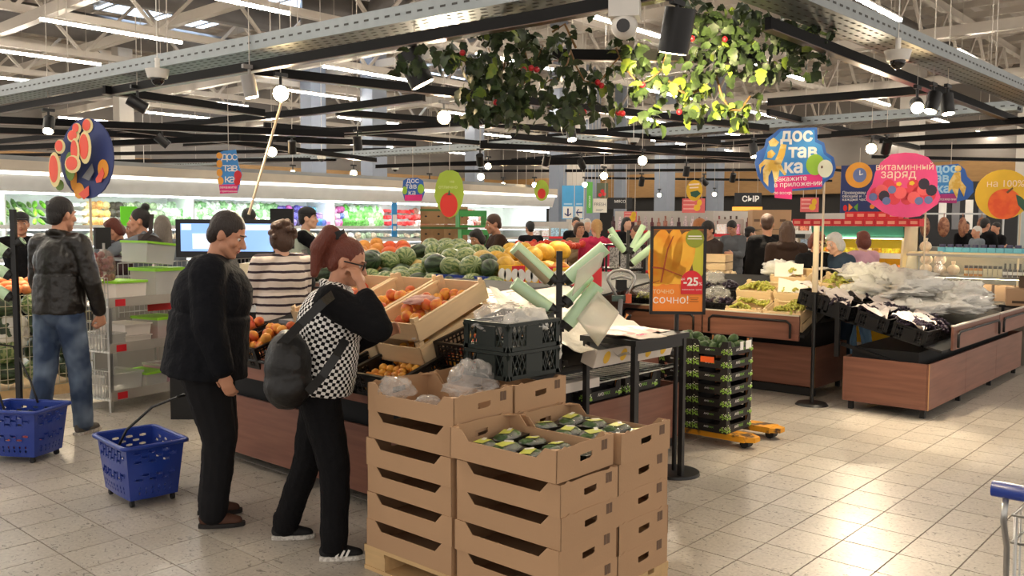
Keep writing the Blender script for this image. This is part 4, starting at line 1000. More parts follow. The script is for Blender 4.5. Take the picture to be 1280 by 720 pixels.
    for y in (1, -1):
        body.cap(hX((.088, .012*y, .03)), hX((.072, .048*y, .028)), .009*s, .008*s, 8); body.ell(hX((-.012, .078*y, -.004)), (.02*s, .009*s, .034*s), 10, 7, HR @ Rz(y*-.35)); body.ell(hX((.055, .04*y, -.02)), (.03*s, .028*s, .026*s), 10, 7, HR); body.ell(hX((.1, .012*y, -.03)), (.012*s, .009*s, .009*s), 8, 6, HR)
    body.ell(hX((.086, 0, -.052)), (.012*s, .024*s, .0085*s), 10, 6, HR); body.ell(hX((.083, 0, -.066)), (.011*s, .021*s, .008*s), 10, 6, HR); body.ell(hX((.072, 0, -.095)), (.02*s, .024*s, .016*s), 10, 6, HR)
    soft(body.build('body', SKIN[skin], R0), vox, 3 if lod == 2 else 2)
    if lod >= 1:
        for y in (1, -1): 
            e = MB(); e.mi = 0; e.ell(hX((.0725, .032*y, .008)), .0122*s, 10, 8); e.mi = 1; e.ell(hX((.081, .0335*y, .0065)), .0062*s, 8, 6); e.build('eye', [EYEW, IRIS], R0)
        lm = MB(); lm.ell(hX((.0915, 0, -.055)), (.0085*s, .021*s, .0045*s), 10, 6, HR); lm.ell(hX((.089, 0, -.064)), (.0085*s, .018*s, .0045*s), 10, 6, HR); lm.build('lips', LIP, R0)
        if hairM is not None:
            bm_ = MB()
            for y in (1, -1): bm_.cap(hX((.096, .016*y, .034)), hX((.08, .05*y, .033)), .0045*s, .0035*s, 6)
            bm_.build('eyebrows', hairM, R0)
    # hair
    if hairM is not None:
        hm = MB()
        hm.ell(hX((-.014, 0, .047)), (.099*s, .084*s, .095*s), 16, 10, HR); hm.ell(hX((-.06, 0, -.005)), (.05*s, .068*s, .07*s), 12, 8, HR)
        if hair in ('bob', 'curly'):
            for y in (1, -1): hm.ell(hX((-.025, .068*y, -.01)), (.06*s, .032*s, .085*s), 12, 8, HR)
            hm.ell(hX((-.06, 0, -.03)), (.065*s, .085*s, .09*s), 12, 8, HR); hm.ell(hX((.02, 0, .09)), (.075*s, .07*s, .045*s), 12, 8, HR)
            if hair == 'curly':
                rr = random.Random(3)
                for _ in range(26): 
                    a = rr.uniform(0, 2*PI); b = rr.uniform(-.3, 1.3); p_ = V((-.035+.1*math.cos(b)*math.cos(a)*.9, .095*math.cos(b)*math.sin(a), .03+.1*math.sin(b)))
                    if p_.x < .05: hm.ell(hX(p_), .026*s, 7, 5)
        if hair == 'long':
            for y in (1, -1): hm.cap(hX((-.02, .06*y, .03)), hX((-.06, .07*y, -.2)), .04*s, .03*s)
            hm.cap(hX((-.07, 0, .03)), hX((-.1, 0, -.27)), .07*s, .05*s); hm.cap(hX((-.06, .04, 0)), hX((-.09, .05, -.26)), .05*s, .035*s); hm.cap(hX((-.06, -.04, 0)), hX((-.09, -.05, -.26)), .05*s, .035*s)
        if hair == 'pony':
            hm.ell(hX((-.07, 0, .125)), (.035*s, .035*s, .03*s), 10, 7, HR)
            hm.cap(hX((-.08, 0, .13)), hX((-.135, 0, .135)), .03*s, .045*s); hm.cap(hX((-.135, 0, .13)), hX((-.165, .005, .03)), .048*s, .055*s); hm.cap(hX((-.165, .005, .03)), hX((-.15, 0, -.11)), .05*s, .022*s); hm.cap(hX((-.14, .02, .1)), hX((-.125, .02, -.04)), .04*s, .03*s)
        if hair == 'bun': hm.ell(hX((-.06, 0, .15)), (.045*s, .045*s, .04*s), 10, 7, HR)
        if hair == 'lowpony': hm.cap(hX((-.09, 0, .02)), hX((-.13, 0, -.16)), .04*s, .025*s)
        soft(hm.build('hair', hairM, R0), (.016, .01, .006)[lod], 2, .012 if hair in ('curly', 'pony', 'long') else .004)
        if hair == 'pony': MB().cyl(hX((-.072, 0, .115)), hX((-.1, 0, .15)), .034*s, .04*s, 12).build('scrunchie', BLKM, R0)
    if cap is not None:
        cm = MB(); cm.ell(hX((-.01, 0, .07)), (.106*s, .088*s, .07*s), 14, 8, HR); soft(cm.build('cap_crown', cap, R0), .012, 2)
        MB().box(hX((.115, 0, .055)), (.09*s, .13*s, .008*s), HR @ Ry(.15)).build('cap_visor', cap, R0)
    if glasses:
        gm_ = MB()
        for y in (1, -1):
            pts = [hX((.098-.012*abs(math.sin(t))*0, y*.032+.026*math.cos(t), .01+.02*math.sin(t))) for t in [k*2*PI/12 for k in range(12)]]
            gm_.tube(pts, .0038*s, 5, True); gm_.tube([hX((.096, .058*y, .016)), hX((.05, .078*y, .014)), hX((-.01, .083*y, .01))], .0042*s, 5)
        gm_.tube([hX((.1, .008, .014)), hX((.1, -.008, .014))], .003*s, 5); gm_.build('glasses', BLK, R0)
    # top garment
    tp = MB(); e = .02*s+.01+puff
    lo = hip-sp*(long_top)*s
    tp.cap(nb-sp*.08*s+V((0, .06*s, 0)), nb-sp*.08*s-V((0, .06*s, 0)), .08*s, .08*s)
    tp.ell(chest, (.112*gs+e, .152*gs+e, .215*s), 18, 12, RL); tp.ell(hip+sp*.15*s, (.108*gs+e, .145*gs+e, .19*s), 18, 12, RL); tp.cap(sh[0]-V((0, .03, 0)), sh[1]+V((0, .03, 0)), .062*s+e*.6, .062*s+e*.6)
    nrg = 20; ring = [hip+sp*.12*s, lo]; vs = []
    for q, (cen, gx) in enumerate(((hip+sp*.25*s, 1.0), (hip+sp*.05*s, 1.04), (lo, 1.1 if long_top > .05 else 1.02))):
        for k in range(nrg): 
            t = 2*PI*k/nrg; vs.append(cen+RL @ V(((.108*gs+e)*gx*math.cos(t), (.15*gs+e)*gx*math.sin(t), 0)))
    tp.add(vs, [(j*nrg+k, (j+1)*nrg+k, (j+1)*nrg+(k+1) % nrg, j*nrg+(k+1) % nrg) for j in range(2) for k in range(nrg)]+[tuple(range(nrg)), tuple(2*nrg+nrg-1-k for k in range(nrg))])
    slv = MB() if vest is not None else tp
    for i in (0, 1):
        slv.cap(sh[i], el[i], .056*s+e*.7, .046*s+e*.6)
        if sleeve > .5:
            f_ = (wr[i]-el[i]); slv.cap(el[i], el[i]+f_*(sleeve*.93), .046*s+e*.6, .036*s+e*.5)
    if vest is not None: soft(slv.build('sleeves', vest, R0), vox*1.1, 4, topdisp)
    if hood: tp.ell(nb+V((-.085*s, 0, -.02*s)), (.075*s, .13*s, .06*s), 14, 8, Ry(-.5)); tp.cap(nb+V((-.02, .085, .02))*s, nb+V((.05, .07, -.06))*s, .035*s, .03*s); tp.cap(nb+V((-.02, -.085, .02))*s, nb+V((.05, -.07, -.06))*s, .035*s, .03*s)
    if collar: 
        for k in range(10):
            a, b = 2*PI*k/10, 2*PI*(k+1)/10; tp.cap(nb+V((.066*math.cos(a)-.01, .07*math.sin(a), .02-.02*math.cos(a)))*s, nb+V((.066*math.cos(b)-.01, .07*math.sin(b), .02-.02*math.cos(b)))*s, .024*s, .024*s, 8)
    to = soft(tp.build(tname, top, R0), vox*1.15, 16 if lod == 2 else 4, topdisp)
    # trousers
    tr2 = MB(); tr2.ell(hip-V((0, 0, .01)), (.11*gs+.012, .155*gs+.012, .13*s), 16, 10)
    for i in (0, 1): 
        tr2.cap(hj[i], kn[i], .09*gs+.012, (.064*s+.014)*(.5+.5*girth)); tr2.cap(kn[i], an[i]+V((0, 0, .0)), (.064*s+.014)*(.5+.5*girth), (.052*s+.016)*(.6+.4*girth)); tr2.cyl(an[i]+V((0, 0, .06)), an[i]-V((0, 0, .03*s)), .052*s+.016, .055*s+.017, 12)
    soft(tr2.build('trousers', legs, R0), vox*1.2, 3, topdisp*.8)
    shoes = shoes or (BLKM, BLKRUB)
    if True:
        for i in (0, 1):
            up_, so = shoes; k = an[i]; sm_ = MB(); sm_.ell(k+V((-.02, 0, -.035))*1, (.06*s, .04*s, .055*s), 12, 8); sm_.cap(k+V((-.02*s, 0, -.04*s)), k+V((.125*s, 0, -.055*s)), .042*s, .03*s); sm_.cap(k+V((.06*s, .008, -.05*s)), k+V((.13*s, 0, -.055*s)), .04*s, .028*s)
            so_ = soft(sm_.build('shoe', up_, R0), .006 if lod == 2 else .012, 3)
            sl = MB(); pr = [(-.075*s, -.03*s), (-.04*s, -.042*s), (.05*s, -.044*s), (.12*s, -.04*s), (.165*s, -.02*s), (.172*s, 0), (.165*s, .02*s), (.12*s, .04*s), (.05*s, .044*s), (-.04*s, .042*s), (-.075*s, .03*s)]
            sl.prism(pr, .022, Matrix.Translation((k.x, k.y, .002))); sl.build('sole', so, so_)
    return dict(root=R0, hX=hX, sh=sh, el=el, wr=wr, hip=hip, nb=nb, chest=chest, s=s, HR=HR, RL=RL, hc=hc, sp=sp, an=an)
BLKRUB = mat('dark_sole', '1c1715', .7)
BLACKF = fabric('black_fabric', '0d0d10', bump=.3); NAVYF = fabric('dark_coat_fabric', '101218', bump=.3); CHAR = fabric('charcoal_fabric', '17171a'); LEATH = mat('black_leather', '17130f', .36, var=.3, vscale=10, bump=.35, bscale=18, spec=.5)
JEANS = mat2('worn_denim', '2c3c56', '6f7f93', 5, .42, .72, .85); DENIM = fabric('denim_blue', '3f5872'); GREYH = fabric('grey_hoodie', '70777f'); BROWNSH = mat('brown_suede', '4e2f20', .75, var=.2, bump=.2); BLKRUB = mat('dark_sole', '1c1715', .7); WHSOLE = mat2('white_sole', 'd9d5cd', 'b9b4ac', 60, .45, .55, .6)
def checks(name, c1, c2, size):
    M = mat(name, c1, .8, var=0, spec=.2); nt = M.node_tree; L = nt.links.new; b = nt.nodes['Principled BSDF']
    tc = nn(nt, 'ShaderNodeTexCoord'); mp = nn(nt, 'ShaderNodeMapping'); mp.inputs['Rotation'].default_value = (0, -.26, 0); L(tc.outputs['Object'], mp.inputs[0])
    sx = nn(nt, 'ShaderNodeSeparateXYZ'); L(mp.outputs[0], sx.inputs[0])
    a = nn(nt, 'ShaderNodeMath', operation='ARCTAN2'); ad = nn(nt, 'ShaderNodeMath', operation='ADD'); ad.inputs[1].default_value = .25; L(sx.outputs[0], ad.inputs[0]); L(sx.outputs[1], a.inputs[0]); L(ad.outputs[0], a.inputs[1])
    u = nn(nt, 'ShaderNodeMath', operation='MULTIPLY'); u.inputs[1].default_value = .17/size; L(a.outputs[0], u.inputs[0])
    v = nn(nt, 'ShaderNodeMath', operation='MULTIPLY'); v.inputs[1].default_value = 1/size; L(sx.outputs[2], v.inputs[0])
    cb = nn(nt, 'ShaderNodeCombineXYZ'); L(u.outputs[0], cb.inputs[0]); L(v.outputs[0], cb.inputs[1]); cb.inputs[2].default_value = .5
    ck = nn(nt, 'ShaderNodeTexChecker'); ck.inputs['Scale'].default_value = 1; ck.inputs['Color1'].default_value = lin(c1); ck.inputs['Color2'].default_value = lin(c2); L(cb.outputs[0], ck.inputs['Vector']); L(ck.outputs['Color'], b.inputs['Base Color'])
    return M
def stripes(name, c1, c2, period, duty):
    M = mat(name, c1, .85, var=0, spec=.2); nt = M.node_tree; L = nt.links.new; b = nt.nodes['Principled BSDF']
    tc = nn(nt, 'ShaderNodeTexCoord'); sx = nn(nt, 'ShaderNodeSeparateXYZ'); L(tc.outputs['Object'], sx.inputs[0]); n = nn(nt, 'ShaderNodeTexNoise'); n.inputs['Scale'].default_value = 5; L(tc.outputs['Object'], n.inputs['Vector'])
    w1 = nn(nt, 'ShaderNodeMath', operation='MULTIPLY_ADD'); w1.inputs[1].default_value = .03; L(n.outputs['Fac'], w1.inputs[0]); L(sx.outputs[2], w1.inputs[2])
    d = nn(nt, 'ShaderNodeMath', operation='DIVIDE'); d.inputs[1].default_value = period; L(w1.outputs[0], d.inputs[0]); f = nn(nt, 'ShaderNodeMath', operation='FRACT'); L(d.outputs[0], f.inputs[0]); g_ = nn(nt, 'ShaderNodeMath', operation='LESS_THAN'); g_.inputs[1].default_value = duty; L(f.outputs[0], g_.inputs[0])
    mx = nn(nt, 'ShaderNodeMix', data_type='RGBA'); mx.inputs[6].default_value = lin(c1); mx.inputs[7].default_value = lin(c2); L(g_.outputs[0], mx.inputs[0]); L(mx.outputs[2], b.inputs['Base Color']); return M
AWAY, RIGHT, LEFTW, TOWARD = math.radians(41.7), math.radians(-48.3), math.radians(131.7), math.radians(-138.3)
# --- the three shoppers in front
man = person('person with short dark hair in a long black hooded coat looking down at the fruit', (2.485, 4.455), math.radians(-40), 1.73, 0, NAVYF, CHAR, (BROWNSH, BLKRUB), 'short', HSB, lean=7, pitch=22, yaw=-4, lod=2, girth=1.36, long_top=.09, puff=.035, hood=True, tname='coat',
             arms=[((.1, .16, -1), (-.3, .1, -1)), ((.02, -.2, -1), (.28, .02, -1), (.2, 1, 0), .5)], feet=((-.02, .13), (.03, -.1)))
wom = person('person with auburn ponytail and glasses in a black and white checked padded vest', (2.655, 3.64), math.radians(-42), 1.595, 0, checks('checked_vest', 'eceae6', '0e0e10', .0165), BLACKF, (mat('black_knit', '111113', .8), WHSOLE), 'pony', HRED, lean=10, pitch=18, yaw=-2, lod=2, girth=1.16, long_top=.03, puff=.022, collar=True, tname='vest', vest=BLACKF, glasses=True, sleeve=.72,
             arms=[((.2, .05, -1), (.75, -.5, .3)), ((.86, -.2, -.5), (-.34, .3, .84), (-.6, .6, 0), .9)], feet=((-.22, .17), (.06, -.15)))
lea = person('person in black leather jacket and faded jeans seen from behind', (2.74, 7.12), math.radians(26), 1.85, 0, LEATH, JEANS, (mat('grey_trainer', '5b5650', .7), WHSOLE), 'short', HB, lean=3, pitch=2, yaw=-8, lod=2, girth=1.08, long_top=.03, collar=True, tname='leather_jacket',
             arms=[((.1, .2, -1), (.4, -.05, -.9)), ((.06, -.3, -1), (.3, .05, -.9), (.2, 1, 0), .9)], feet=((-.16, .1), (.1, -.1)))
for i_ in range(3): MB().box(wom['an'][1]+V((.02+.024*i_, -.041+.003*i_, -.04)), (.011, .006, .042), Ry(.45)).build('shoe_stripe', MATS['white_print'], wom['root'])
def pat(x, D): 
    q = atD(x, 281, D); return (q.x, q.y)
def hgt(y, D): return (CC+ray(640, y)*D).z
# --- everyone else
PINK = fabric('pink_fabric', 'c8385a'); TSH = fabric('teal_shirt', '6f9aa8'); BRN = fabric('brown_jacket_fabric', '3b2a20'); DBLUE = fabric('slate_blue_jacket', '2b3848'); LPINK = fabric('pale_pink_coat', 'c79aa5'); BEIGE = fabric('beige_sweater', '8a7358'); GRY2 = fabric('grey_sweatsuit', '5b5d60'); DBR = fabric('dark_brown_hoodie', '32231d'); WHV = fabric('light_vest', 'bfc7b5')
HANG = None
def fwd(l=.6, d=-.5): return [((l*.4, .15, -1), (1, -.1, d)), ((l*.4, -.15, -1), (1, .1, d))]
def P_(label, x, y, D, face, skin, top, legs, **kw):
    return person(label, pat(x, D), face, max(1.5, min(1.88, hgt(y, D))), skin, top, legs, **kw)
P_('person in striped sweater with short curly brown hair weighing fruit', 352, 277, 6.7, math.radians(85), 1, stripes('striped_knit', 'd9cbbf', '3b3037', .062, .3), DENIM, hair='curly', hairM=HBR, arms=fwd(.8, -.25), lod=2, girth=1.2, long_top=.1, tname='sweater', shoes=(BLKM, BLKRUB))
P_('person in black cap and black clothes reaching into the vegetables by the cold cabinet', 26, 268, 9.7, TOWARD+.5, 0, BLACKF, BLACKF, hair='short', hairM=HB, cap=BLKM, arms=[((.3, 1, -.5), (.5, 1, -.1)), ((.3, -1, -.5), (.5, -.6, -.4))])
P_('person with dark red hair bowed over the vegetable scales', 153, 274, 10.6, LEFTW+.9, 0, fabric('wine_top', '3a2a2c'), BLACKF, hair='bob', hairM=HRED, pitch=25, lean=6, arms=fwd())
P_('small person peeping between the two shoppers at the vegetable scales', 170, 276, 10.9, LEFTW+.6, 0, GREYH, DENIM, hair='short', hairM=HBR, arms=fwd())
P_('person with hair bun in grey blue hoodie stretching an arm over the bins', 187, 262, 9.5, LEFTW+.25, 0, GREYH, DENIM, hair='bun', hairM=HB, hood=True, lean=8, arms=[((.9, .3, -.3), (1, .1, -.25)), ((.95, -.1, -.28), (1, .05, -.2))], long_top=.1, tname='hoodie')
P_('person with long grey blond hair behind the hoodie wearer', 203, 272, 9.9, LEFTW-.9, 1, GREYH, DENIM, hair='long', hairM=hairm('hair_ash', '8a7f74'))
P_('person with dark hair half hidden behind the man in the long coat', 311, 262, 11.0, AWAY, 0, BLACKF, BLACKF, hair='short', hairM=HB)
P_('person in black cap and light waistcoat stocking the cold cabinet', 372, 259, 10.8, RIGHT+.15, 1, WHV, BLACKF, hair='short', hairM=HB, cap=BLKM, vest=BLACKF, lean=10, arms=[((.6, .2, -.6), (1, .1, .1)), ((.7, -.1, -.55), (1, .2, -.2))])
P_('person in brown jacket with pale face mask leaning over the melons', 627, 267, 11.8, LEFTW+.25, 0, BRN, BLACKF, hair='short', hairM=HBR, pitch=10, lean=8, arms=[((.5, .1, -.9), (1, 0, -.2)), ((.5, -.1, -.9), (1, .1, -.35))], girth=1.15)
P_('person in black bending beside the brown jacket at the melons', 609, 284, 11.4, LEFTW+.7, 0, BLACKF, BLACKF, hair='bob', hairM=HB, pitch=22, lean=14, arms=fwd())
P_('person in black bent over the tomato boxes further back', 666, 275, 16, AWAY+.4, 0, NAVYF, BLACKF, hair='short', hairM=HB, lean=12, arms=fwd(), lod=0)
P_('person in beige sweater holding a bag in both hands', 724, 277, 14.5, TOWARD+.3, 0, BEIGE, DENIM, hair='bob', hairM=HBR, arms=[((.3, .1, -1), (.8, -.5, .35)), ((.3, -.1, -1), (.8, .5, .35))])
P_('person in pink hooded jacket with fair hair seen from behind', 746, 274, 12.6, AWAY+.1, 1, PINK, DENIM, hair='lowpony', hairM=HBLOND, hood=True, girth=1.1, tname='hoodie')
P_('dark haired person behind the beige sweater', 720, 271, 18, TOWARD, 0, BLACKF, BLACKF, hair='short', hairM=HB, lod=0)
P_('pale haired person behind the pink jacket', 734, 273, 18.5, TOWARD, 1, GREYH, BLACKF, hair='bob', hairM=HGREY, lod=0)
P_('dark haired person behind the far bag roll stand', 783, 271, 17, TOWARD+.4, 1, BLACKF, BLACKF, hair='long', hairM=HB, lod=0)
P_('person half hidden behind the mango poster frame edge', 797, 281, 15, LEFTW, 0, DBR, BLACKF, hair='short', hairM=HBR, lod=0)
P_('person with ginger hair and teal shirt behind the mango poster', 871, 272, 12.3, RIGHT-.3, 1, TSH, DENIM, hair='short', hairM=hairm('hair_ginger', 'a8683a'), pitch=18, arms=fwd(), tname='shirt')
P_('person in dark brown jacket with black rucksack straps beside the ginger hair', 887, 275, 11.9, LEFTW+.5, 0, fabric('umber_jacket', '3a3230'), BLACKF, hair='short', hairM=HB, pitch=12, arms=fwd(), hood=True)
P_('person in grey tracksuit looking at a phone', 917, 274, 15.5, LEFTW+.8, 0, GRY2, GRY2, hair='short', hairM=HB, pitch=28, arms=fwd(.9, .1), tname='sweatshirt')
P_('person in black cap and black top pushing toward the cardboard wall', 937, 282, 15.6, RIGHT+.2, 1, BLACKF, BLACKF, hair='short', hairM=HB, cap=BLKM, arms=fwd())
P_('tall person in black coat seen from behind at the grapes', 960, 266, 11.4, AWAY+.2, 0, BLACKF, BLACKF, hair='short', hairM=HBR, girth=1.2, long_top=.2, tname='coat', yaw=-30)
P_('person with long brown hair in dark brown hoodie seen from behind', 984, 275, 10.8, AWAY-.1, 0, DBR, BLACKF, hair='long', hairM=HBR, girth=1.1, hood=True, tname='hoodie')
P_('person in glasses with grey patterned collar choosing grapes', 1020, 287, 9.7, TOWARD+.15, 0, BLACKF, BLACKF, hair='bob', hairM=HRED, pitch=22, glasses=True, collar=True, arms=fwd())
P_('person with white grey hair in slate blue hooded jacket bending to the grapes', 1057, 287, 9.6, LEFTW+.35, 1, DBLUE, DENIM, hair='bob', hairM=HGREY, pitch=14, lean=12, hood=True, arms=fwd())
P_('person with auburn hair in pale pink coat at the lit cabinet', 1080, 287, 10.9, AWAY+.3, 1, LPINK, DENIM, hair='bob', hairM=HRED, long_top=.2, tname='coat', arms=fwd())
P_('person in black T-shirt standing by the meat counter', 1231, 270, 18.4, RIGHT+.4, 0, BLACKF, BLACKF, hair='short', hairM=HB, sleeve=.2, lod=0, arms=fwd(.7, .2))
P_('bearded person in black hoodie facing the black T-shirt', 1246, 275, 18.6, LEFTW+.2, 0, BLACKF, BLACKF, hair='short', hairM=HB, hood=True, lod=0)
P_('person with dark hair and white collar behind the cured meat', 1207, 274, 21, TOWARD, 0, BLACKF, BLACKF, hair='short', hairM=HB, lod=0)
P_('stooping grey clad person beside the black T-shirt', 1222, 280, 18.2, LEFTW, 0, GREYH, BLACKF, hair='short', hairM=HGREY, lod=0)
# --- bags they carry (held, so each a thing of its own)
def soft_bag(name, label, loc, dims, M, rz, straps):
    b = empty(name, label, 'bag', loc, rz); mb = MB(); mb.ell((0, 0, .02), (dims[0], dims[1]*.95, dims[2]), 16, 10); mb.ell((0, 0, -dims[2]*.4), (dims[0]*1.05, dims[1]*1.05, dims[2]*.7), 16, 10); soft(mb.build('bag_body', M, b), .01, 8, .02)
    for k, pts in enumerate(straps):
        wl = b.matrix_world; inv = Matrix.LocRotScale(b.location, b.rotation_euler, None).inverted()
        q = [inv @ V(p) for p in pts]; mb = MB(); n = len(q)
        vs = []; d0 = (q[-1]-q[0]).normalized(); cam_ = inv @ CC
        for i, p in enumerate(q):
            d = (q[min(i+1, n-1)]-q[max(i-1, 0)]).normalized(); v_ = (cam_-p).normalized(); s_ = d.cross(v_).normalized()*.021; nn_ = s_.cross(d).normalized()*.004
            vs += [p-s_-nn_, p+s_-nn_, p+s_+nn_, p-s_+nn_]
        fs = []
        for i in range(n-1):
            for e in range(4): fs.append((i*4+e, i*4+(e+1) % 4, (i+1)*4+(e+1) % 4, (i+1)*4+e))
        fs += [(3, 2, 1, 0), tuple((n-1)*4+e for e in range(4))]
        mb.add(vs, fs).build('strap', M, b)
    return b
# ================= grape island (near right) =================
isl = podium_panels('grape_island', 'walnut island with black frame carrying dark grapes and plastic bags', 7.95, 11.3, 2.31, 3.05)
def fascia(parent, a, b, z0, z1, name='fascia', n=1, out=(0, -1)):
    """laminate board with a black guard tube, from a to b (xy) in the parent's frame"""
    a, b = V((a[0], a[1], 0)), V((b[0], b[1], 0)); d = (b-a); L = d.length/n; d.normalize(); nrm = V((out[0], out[1], 0))
    for i in range(n):
        p, q = a+d*(L*i+.01), a+d*(L*(i+1)-.01); mid = (p+q)/2; ang = math.atan2(d.y, d.x)
        f = MB().box((0, 0, 0), (L-.02, .02, z1-z0), Rz(ang)).build(name, LAM, parent, (mid.x, mid.y, (z0+z1)/2))
        o = nrm*.03; zz = z1-.05
        MB().tube([p+d*.08+o+V((0, 0, z0+.02)), p+d*.08+o+V((0, 0, zz-.03)), p+d*.12+o+V((0, 0, zz)), q-d*.12+o+V((0, 0, zz)), q-d*.08+o+V((0, 0, zz-.03)), q-d*.08+o+V((0, 0, z0+.02))], .012, 6).build('guard_tube', BLK, parent)
        MB().box((0, 0, 0), (L-.02, .03, .012), Rz(ang)).build('price_rail', mat('price_rail', 'c9c0b4', .4), parent, (mid.x, mid.y, z1+.004))
fascia(isl, (.25, -.1), (3.4, -.1), .585, .79, n=2)
core = MB(); core.bb((.1, .12, .34), (3.25, .7, .56)); core.build('black_core', BLKM, isl)
sh = MB(); slab(sh, (.05, -.08, .60), (3.4, -.08, .60), (3.4, 1.13, .9), (.05, 1.13, .9)); sh.build('sloped_shelf', BLKM, isl)
MB().box((0, .8, .72), (.04, .04, .5)).box((.08, .55, .52), (.03, .5, .03), Rx(.25)).build('side_bracket', BLK, isl)
bn = MB(); rr = random.Random(2)
for k in range(34):
    t = k/34; a = rr.uniform(0, 6.3); r = .05*(1-t*.65); bn.ell((r*math.cos(a), t*.16-.06, .02+r*abs(math.sin(a))), .0135, 6, 4)
bunch_b = bn.mesh('grape_bunch', GRAPEB); bunch_g = bn.mesh('grape_bunch', GRAPEG)
def bunches(me, n, X, w, d, z, seed, label, group):
    r = random.Random(seed)
    for i in range(n):
        o = linkd('grape_bunch', me, None, X @ V((r.uniform(-w/2, w/2), r.uniform(-d/2, d/2), z+r.uniform(0, .03))), (r.uniform(-.4, .4), r.uniform(-.4, .4), r.uniform(0, 6.3)), r.uniform(.9, 1.2)); tag(o, label, 'grapes', group)
CRP = mat('liner_paper', 'd9cec6', .6, var=.1, bump=.3, bscale=10)
k = 0
for (x, y, z, lab, n) in ((8.12, 2.50, .66, 'black mesh crate of dark grapes at the outer corner of the island', 6), (8.13, 2.82, .74, 'black mesh crate of dark grapes, second up the island end', 4), (8.13, 3.16, .83, 'black mesh crate with paper liner, third up the island end', 4), (8.13, 3.36, .9, 'uppermost black mesh crate on the island end', 2), (8.55, 2.52, .66, 'black mesh crate of dark grapes behind the outer corner crate', 9), (8.55, 2.86, .75, 'black mesh crate of grapes in the second row of the island', 7), (8.6, 3.2, .84, 'black mesh crate with crumpled paper in the second row of the island', 3)):
    plastic_crate(PCS, .385, .29, (x, y, z), lab, 0, .25, 0); X = TM((x, y, z), 0, .25, 0)
    bunches(bunch_b, n, X, .3, .22, .09, k, f'dark grape bunch in the {["corner", "second end", "third end", "uppermost end", "inner corner", "second row", "papered"][k]} crate of the island', f'grapes in island crate {k}')
    sheet('liner_paper', f'crumpled pale liner paper in the {["corner", "second end", "third end", "uppermost end", "inner corner", "second row", "papered"][k]} crate of the grape island', 'paper', [X @ V(q) for q in ((-.21, -.1, .155), (.2, -.02, .155), (.22, .17, .19), (-.2, .18, .18))], CRP, k*3, .07, 12); k += 1
for i, (x, y, z, rx, ry, rz_, M, lab) in enumerate(((9.25, 3.1, 1.03, .62, .45, .2, FILMW, 'huge heap of milky plastic bags on the grape island'), (9.3, 3.35, 1.12, .4, .3, .13, FILMW, 'white folded bag with green print on top of the bag heap'), (9.55, 2.6, .86, .55, .36, .12, FILMW, 'milky plastic bag spread low over the island front'), (10.35, 2.72, .93, .3, .26, .13, FILMW, 'small white bag bundle toward the far end of the island'), (8.85, 2.72, .86, .25, .25, .1, FILMW, 'crumpled milky bag beside the dark grapes'), (8.75, 3.3, .98, .28, .2, .1, FILMW, 'grey white bag bundle behind the grape crates'))):
    crumple('plastic_bag', lab, 'bag', (x, y, z), (rx, ry, rz_), M, 60+i, 44, 24, .42, .4)
MB().box((0, 0, 0), (.25, .06, .004), Rz(.3)).build('x', GREENP) if False else None
# ---- left wing of the island with green grapes
wing = podium_panels('grape_counter', 'walnut counter wing with green grapes in wooden crates', 8.3, 9.1, 3.46, 5.62)
fascia(wing, (-.26, 2.13), (-.26, .04), .565, .80, n=2, out=(-1, 0))
sh = MB(); slab(sh, (-.26, 0, .62), (-.26, 2.16, .62), (1.1, 2.16, 1.1), (1.1, 0, 1.1)); sh.build('sloped_shelf', BLKM, wing); MB().bb((.1, .05, .34), (.75, 2.1, .7)).build('black_core', BLKM, wing); MB().bb((0.0, 0, 0), (.04, 2.16, .09)).build('plinth', BLKM, wing)
WCG = wood_crate_parts(.385, .285, .1)
tY = -.33
for i, (x, y, z, lab) in enumerate(((8.22, 3.70, .77, 'front wooden crate of green grapes beside the sign post'), (8.22, 4.11, .77, 'second front wooden crate of green grapes'), (8.56, 3.76, .93, 'raised wooden crate of green grapes behind the front one'), (8.56, 4.17, .93, 'raised wooden crate of green grapes in the middle of the wing'), (8.88, 3.95, 1.07, 'hindmost wooden crate with white tissue on the wing'), (8.68, 3.4, .9, 'wooden crate of yellow green grapes hanging over the end of the wing'), (9.0, 3.5, 1.02, 'wooden crate of grapes at the back corner of the wing'))):
    c, X = wood_crate(WCG, .385, .285, .1, (x, y, z), lab, PI/2, tY, 0)
    bunches(bunch_g, 6 if i not in (4,) else 2, X, .26, .17, .055, 30+i, f'green grape bunch in the {["front sign post", "second front", "raised rear", "raised middle", "tissue", "overhanging", "back corner"][i]} crate', f'green grapes {i}')
    if i in (2, 4): sheet('tissue', f'white tissue standing up in the {"raised rear" if i == 2 else "hindmost"} wooden grape crate', 'paper', [X @ V(q) for q in ((-.15, .1, .1), (.15, .12, .11), (.18, .0, .22), (-.12, -.02, .2))], PAPER, i, .04, 8)
    wood_crate(WCG, .385, .285, .1, (x+.03, y, z-.11), lab.replace('crate', 'supporting crate', 1), PI/2, tY, 0) if i < 2 else None
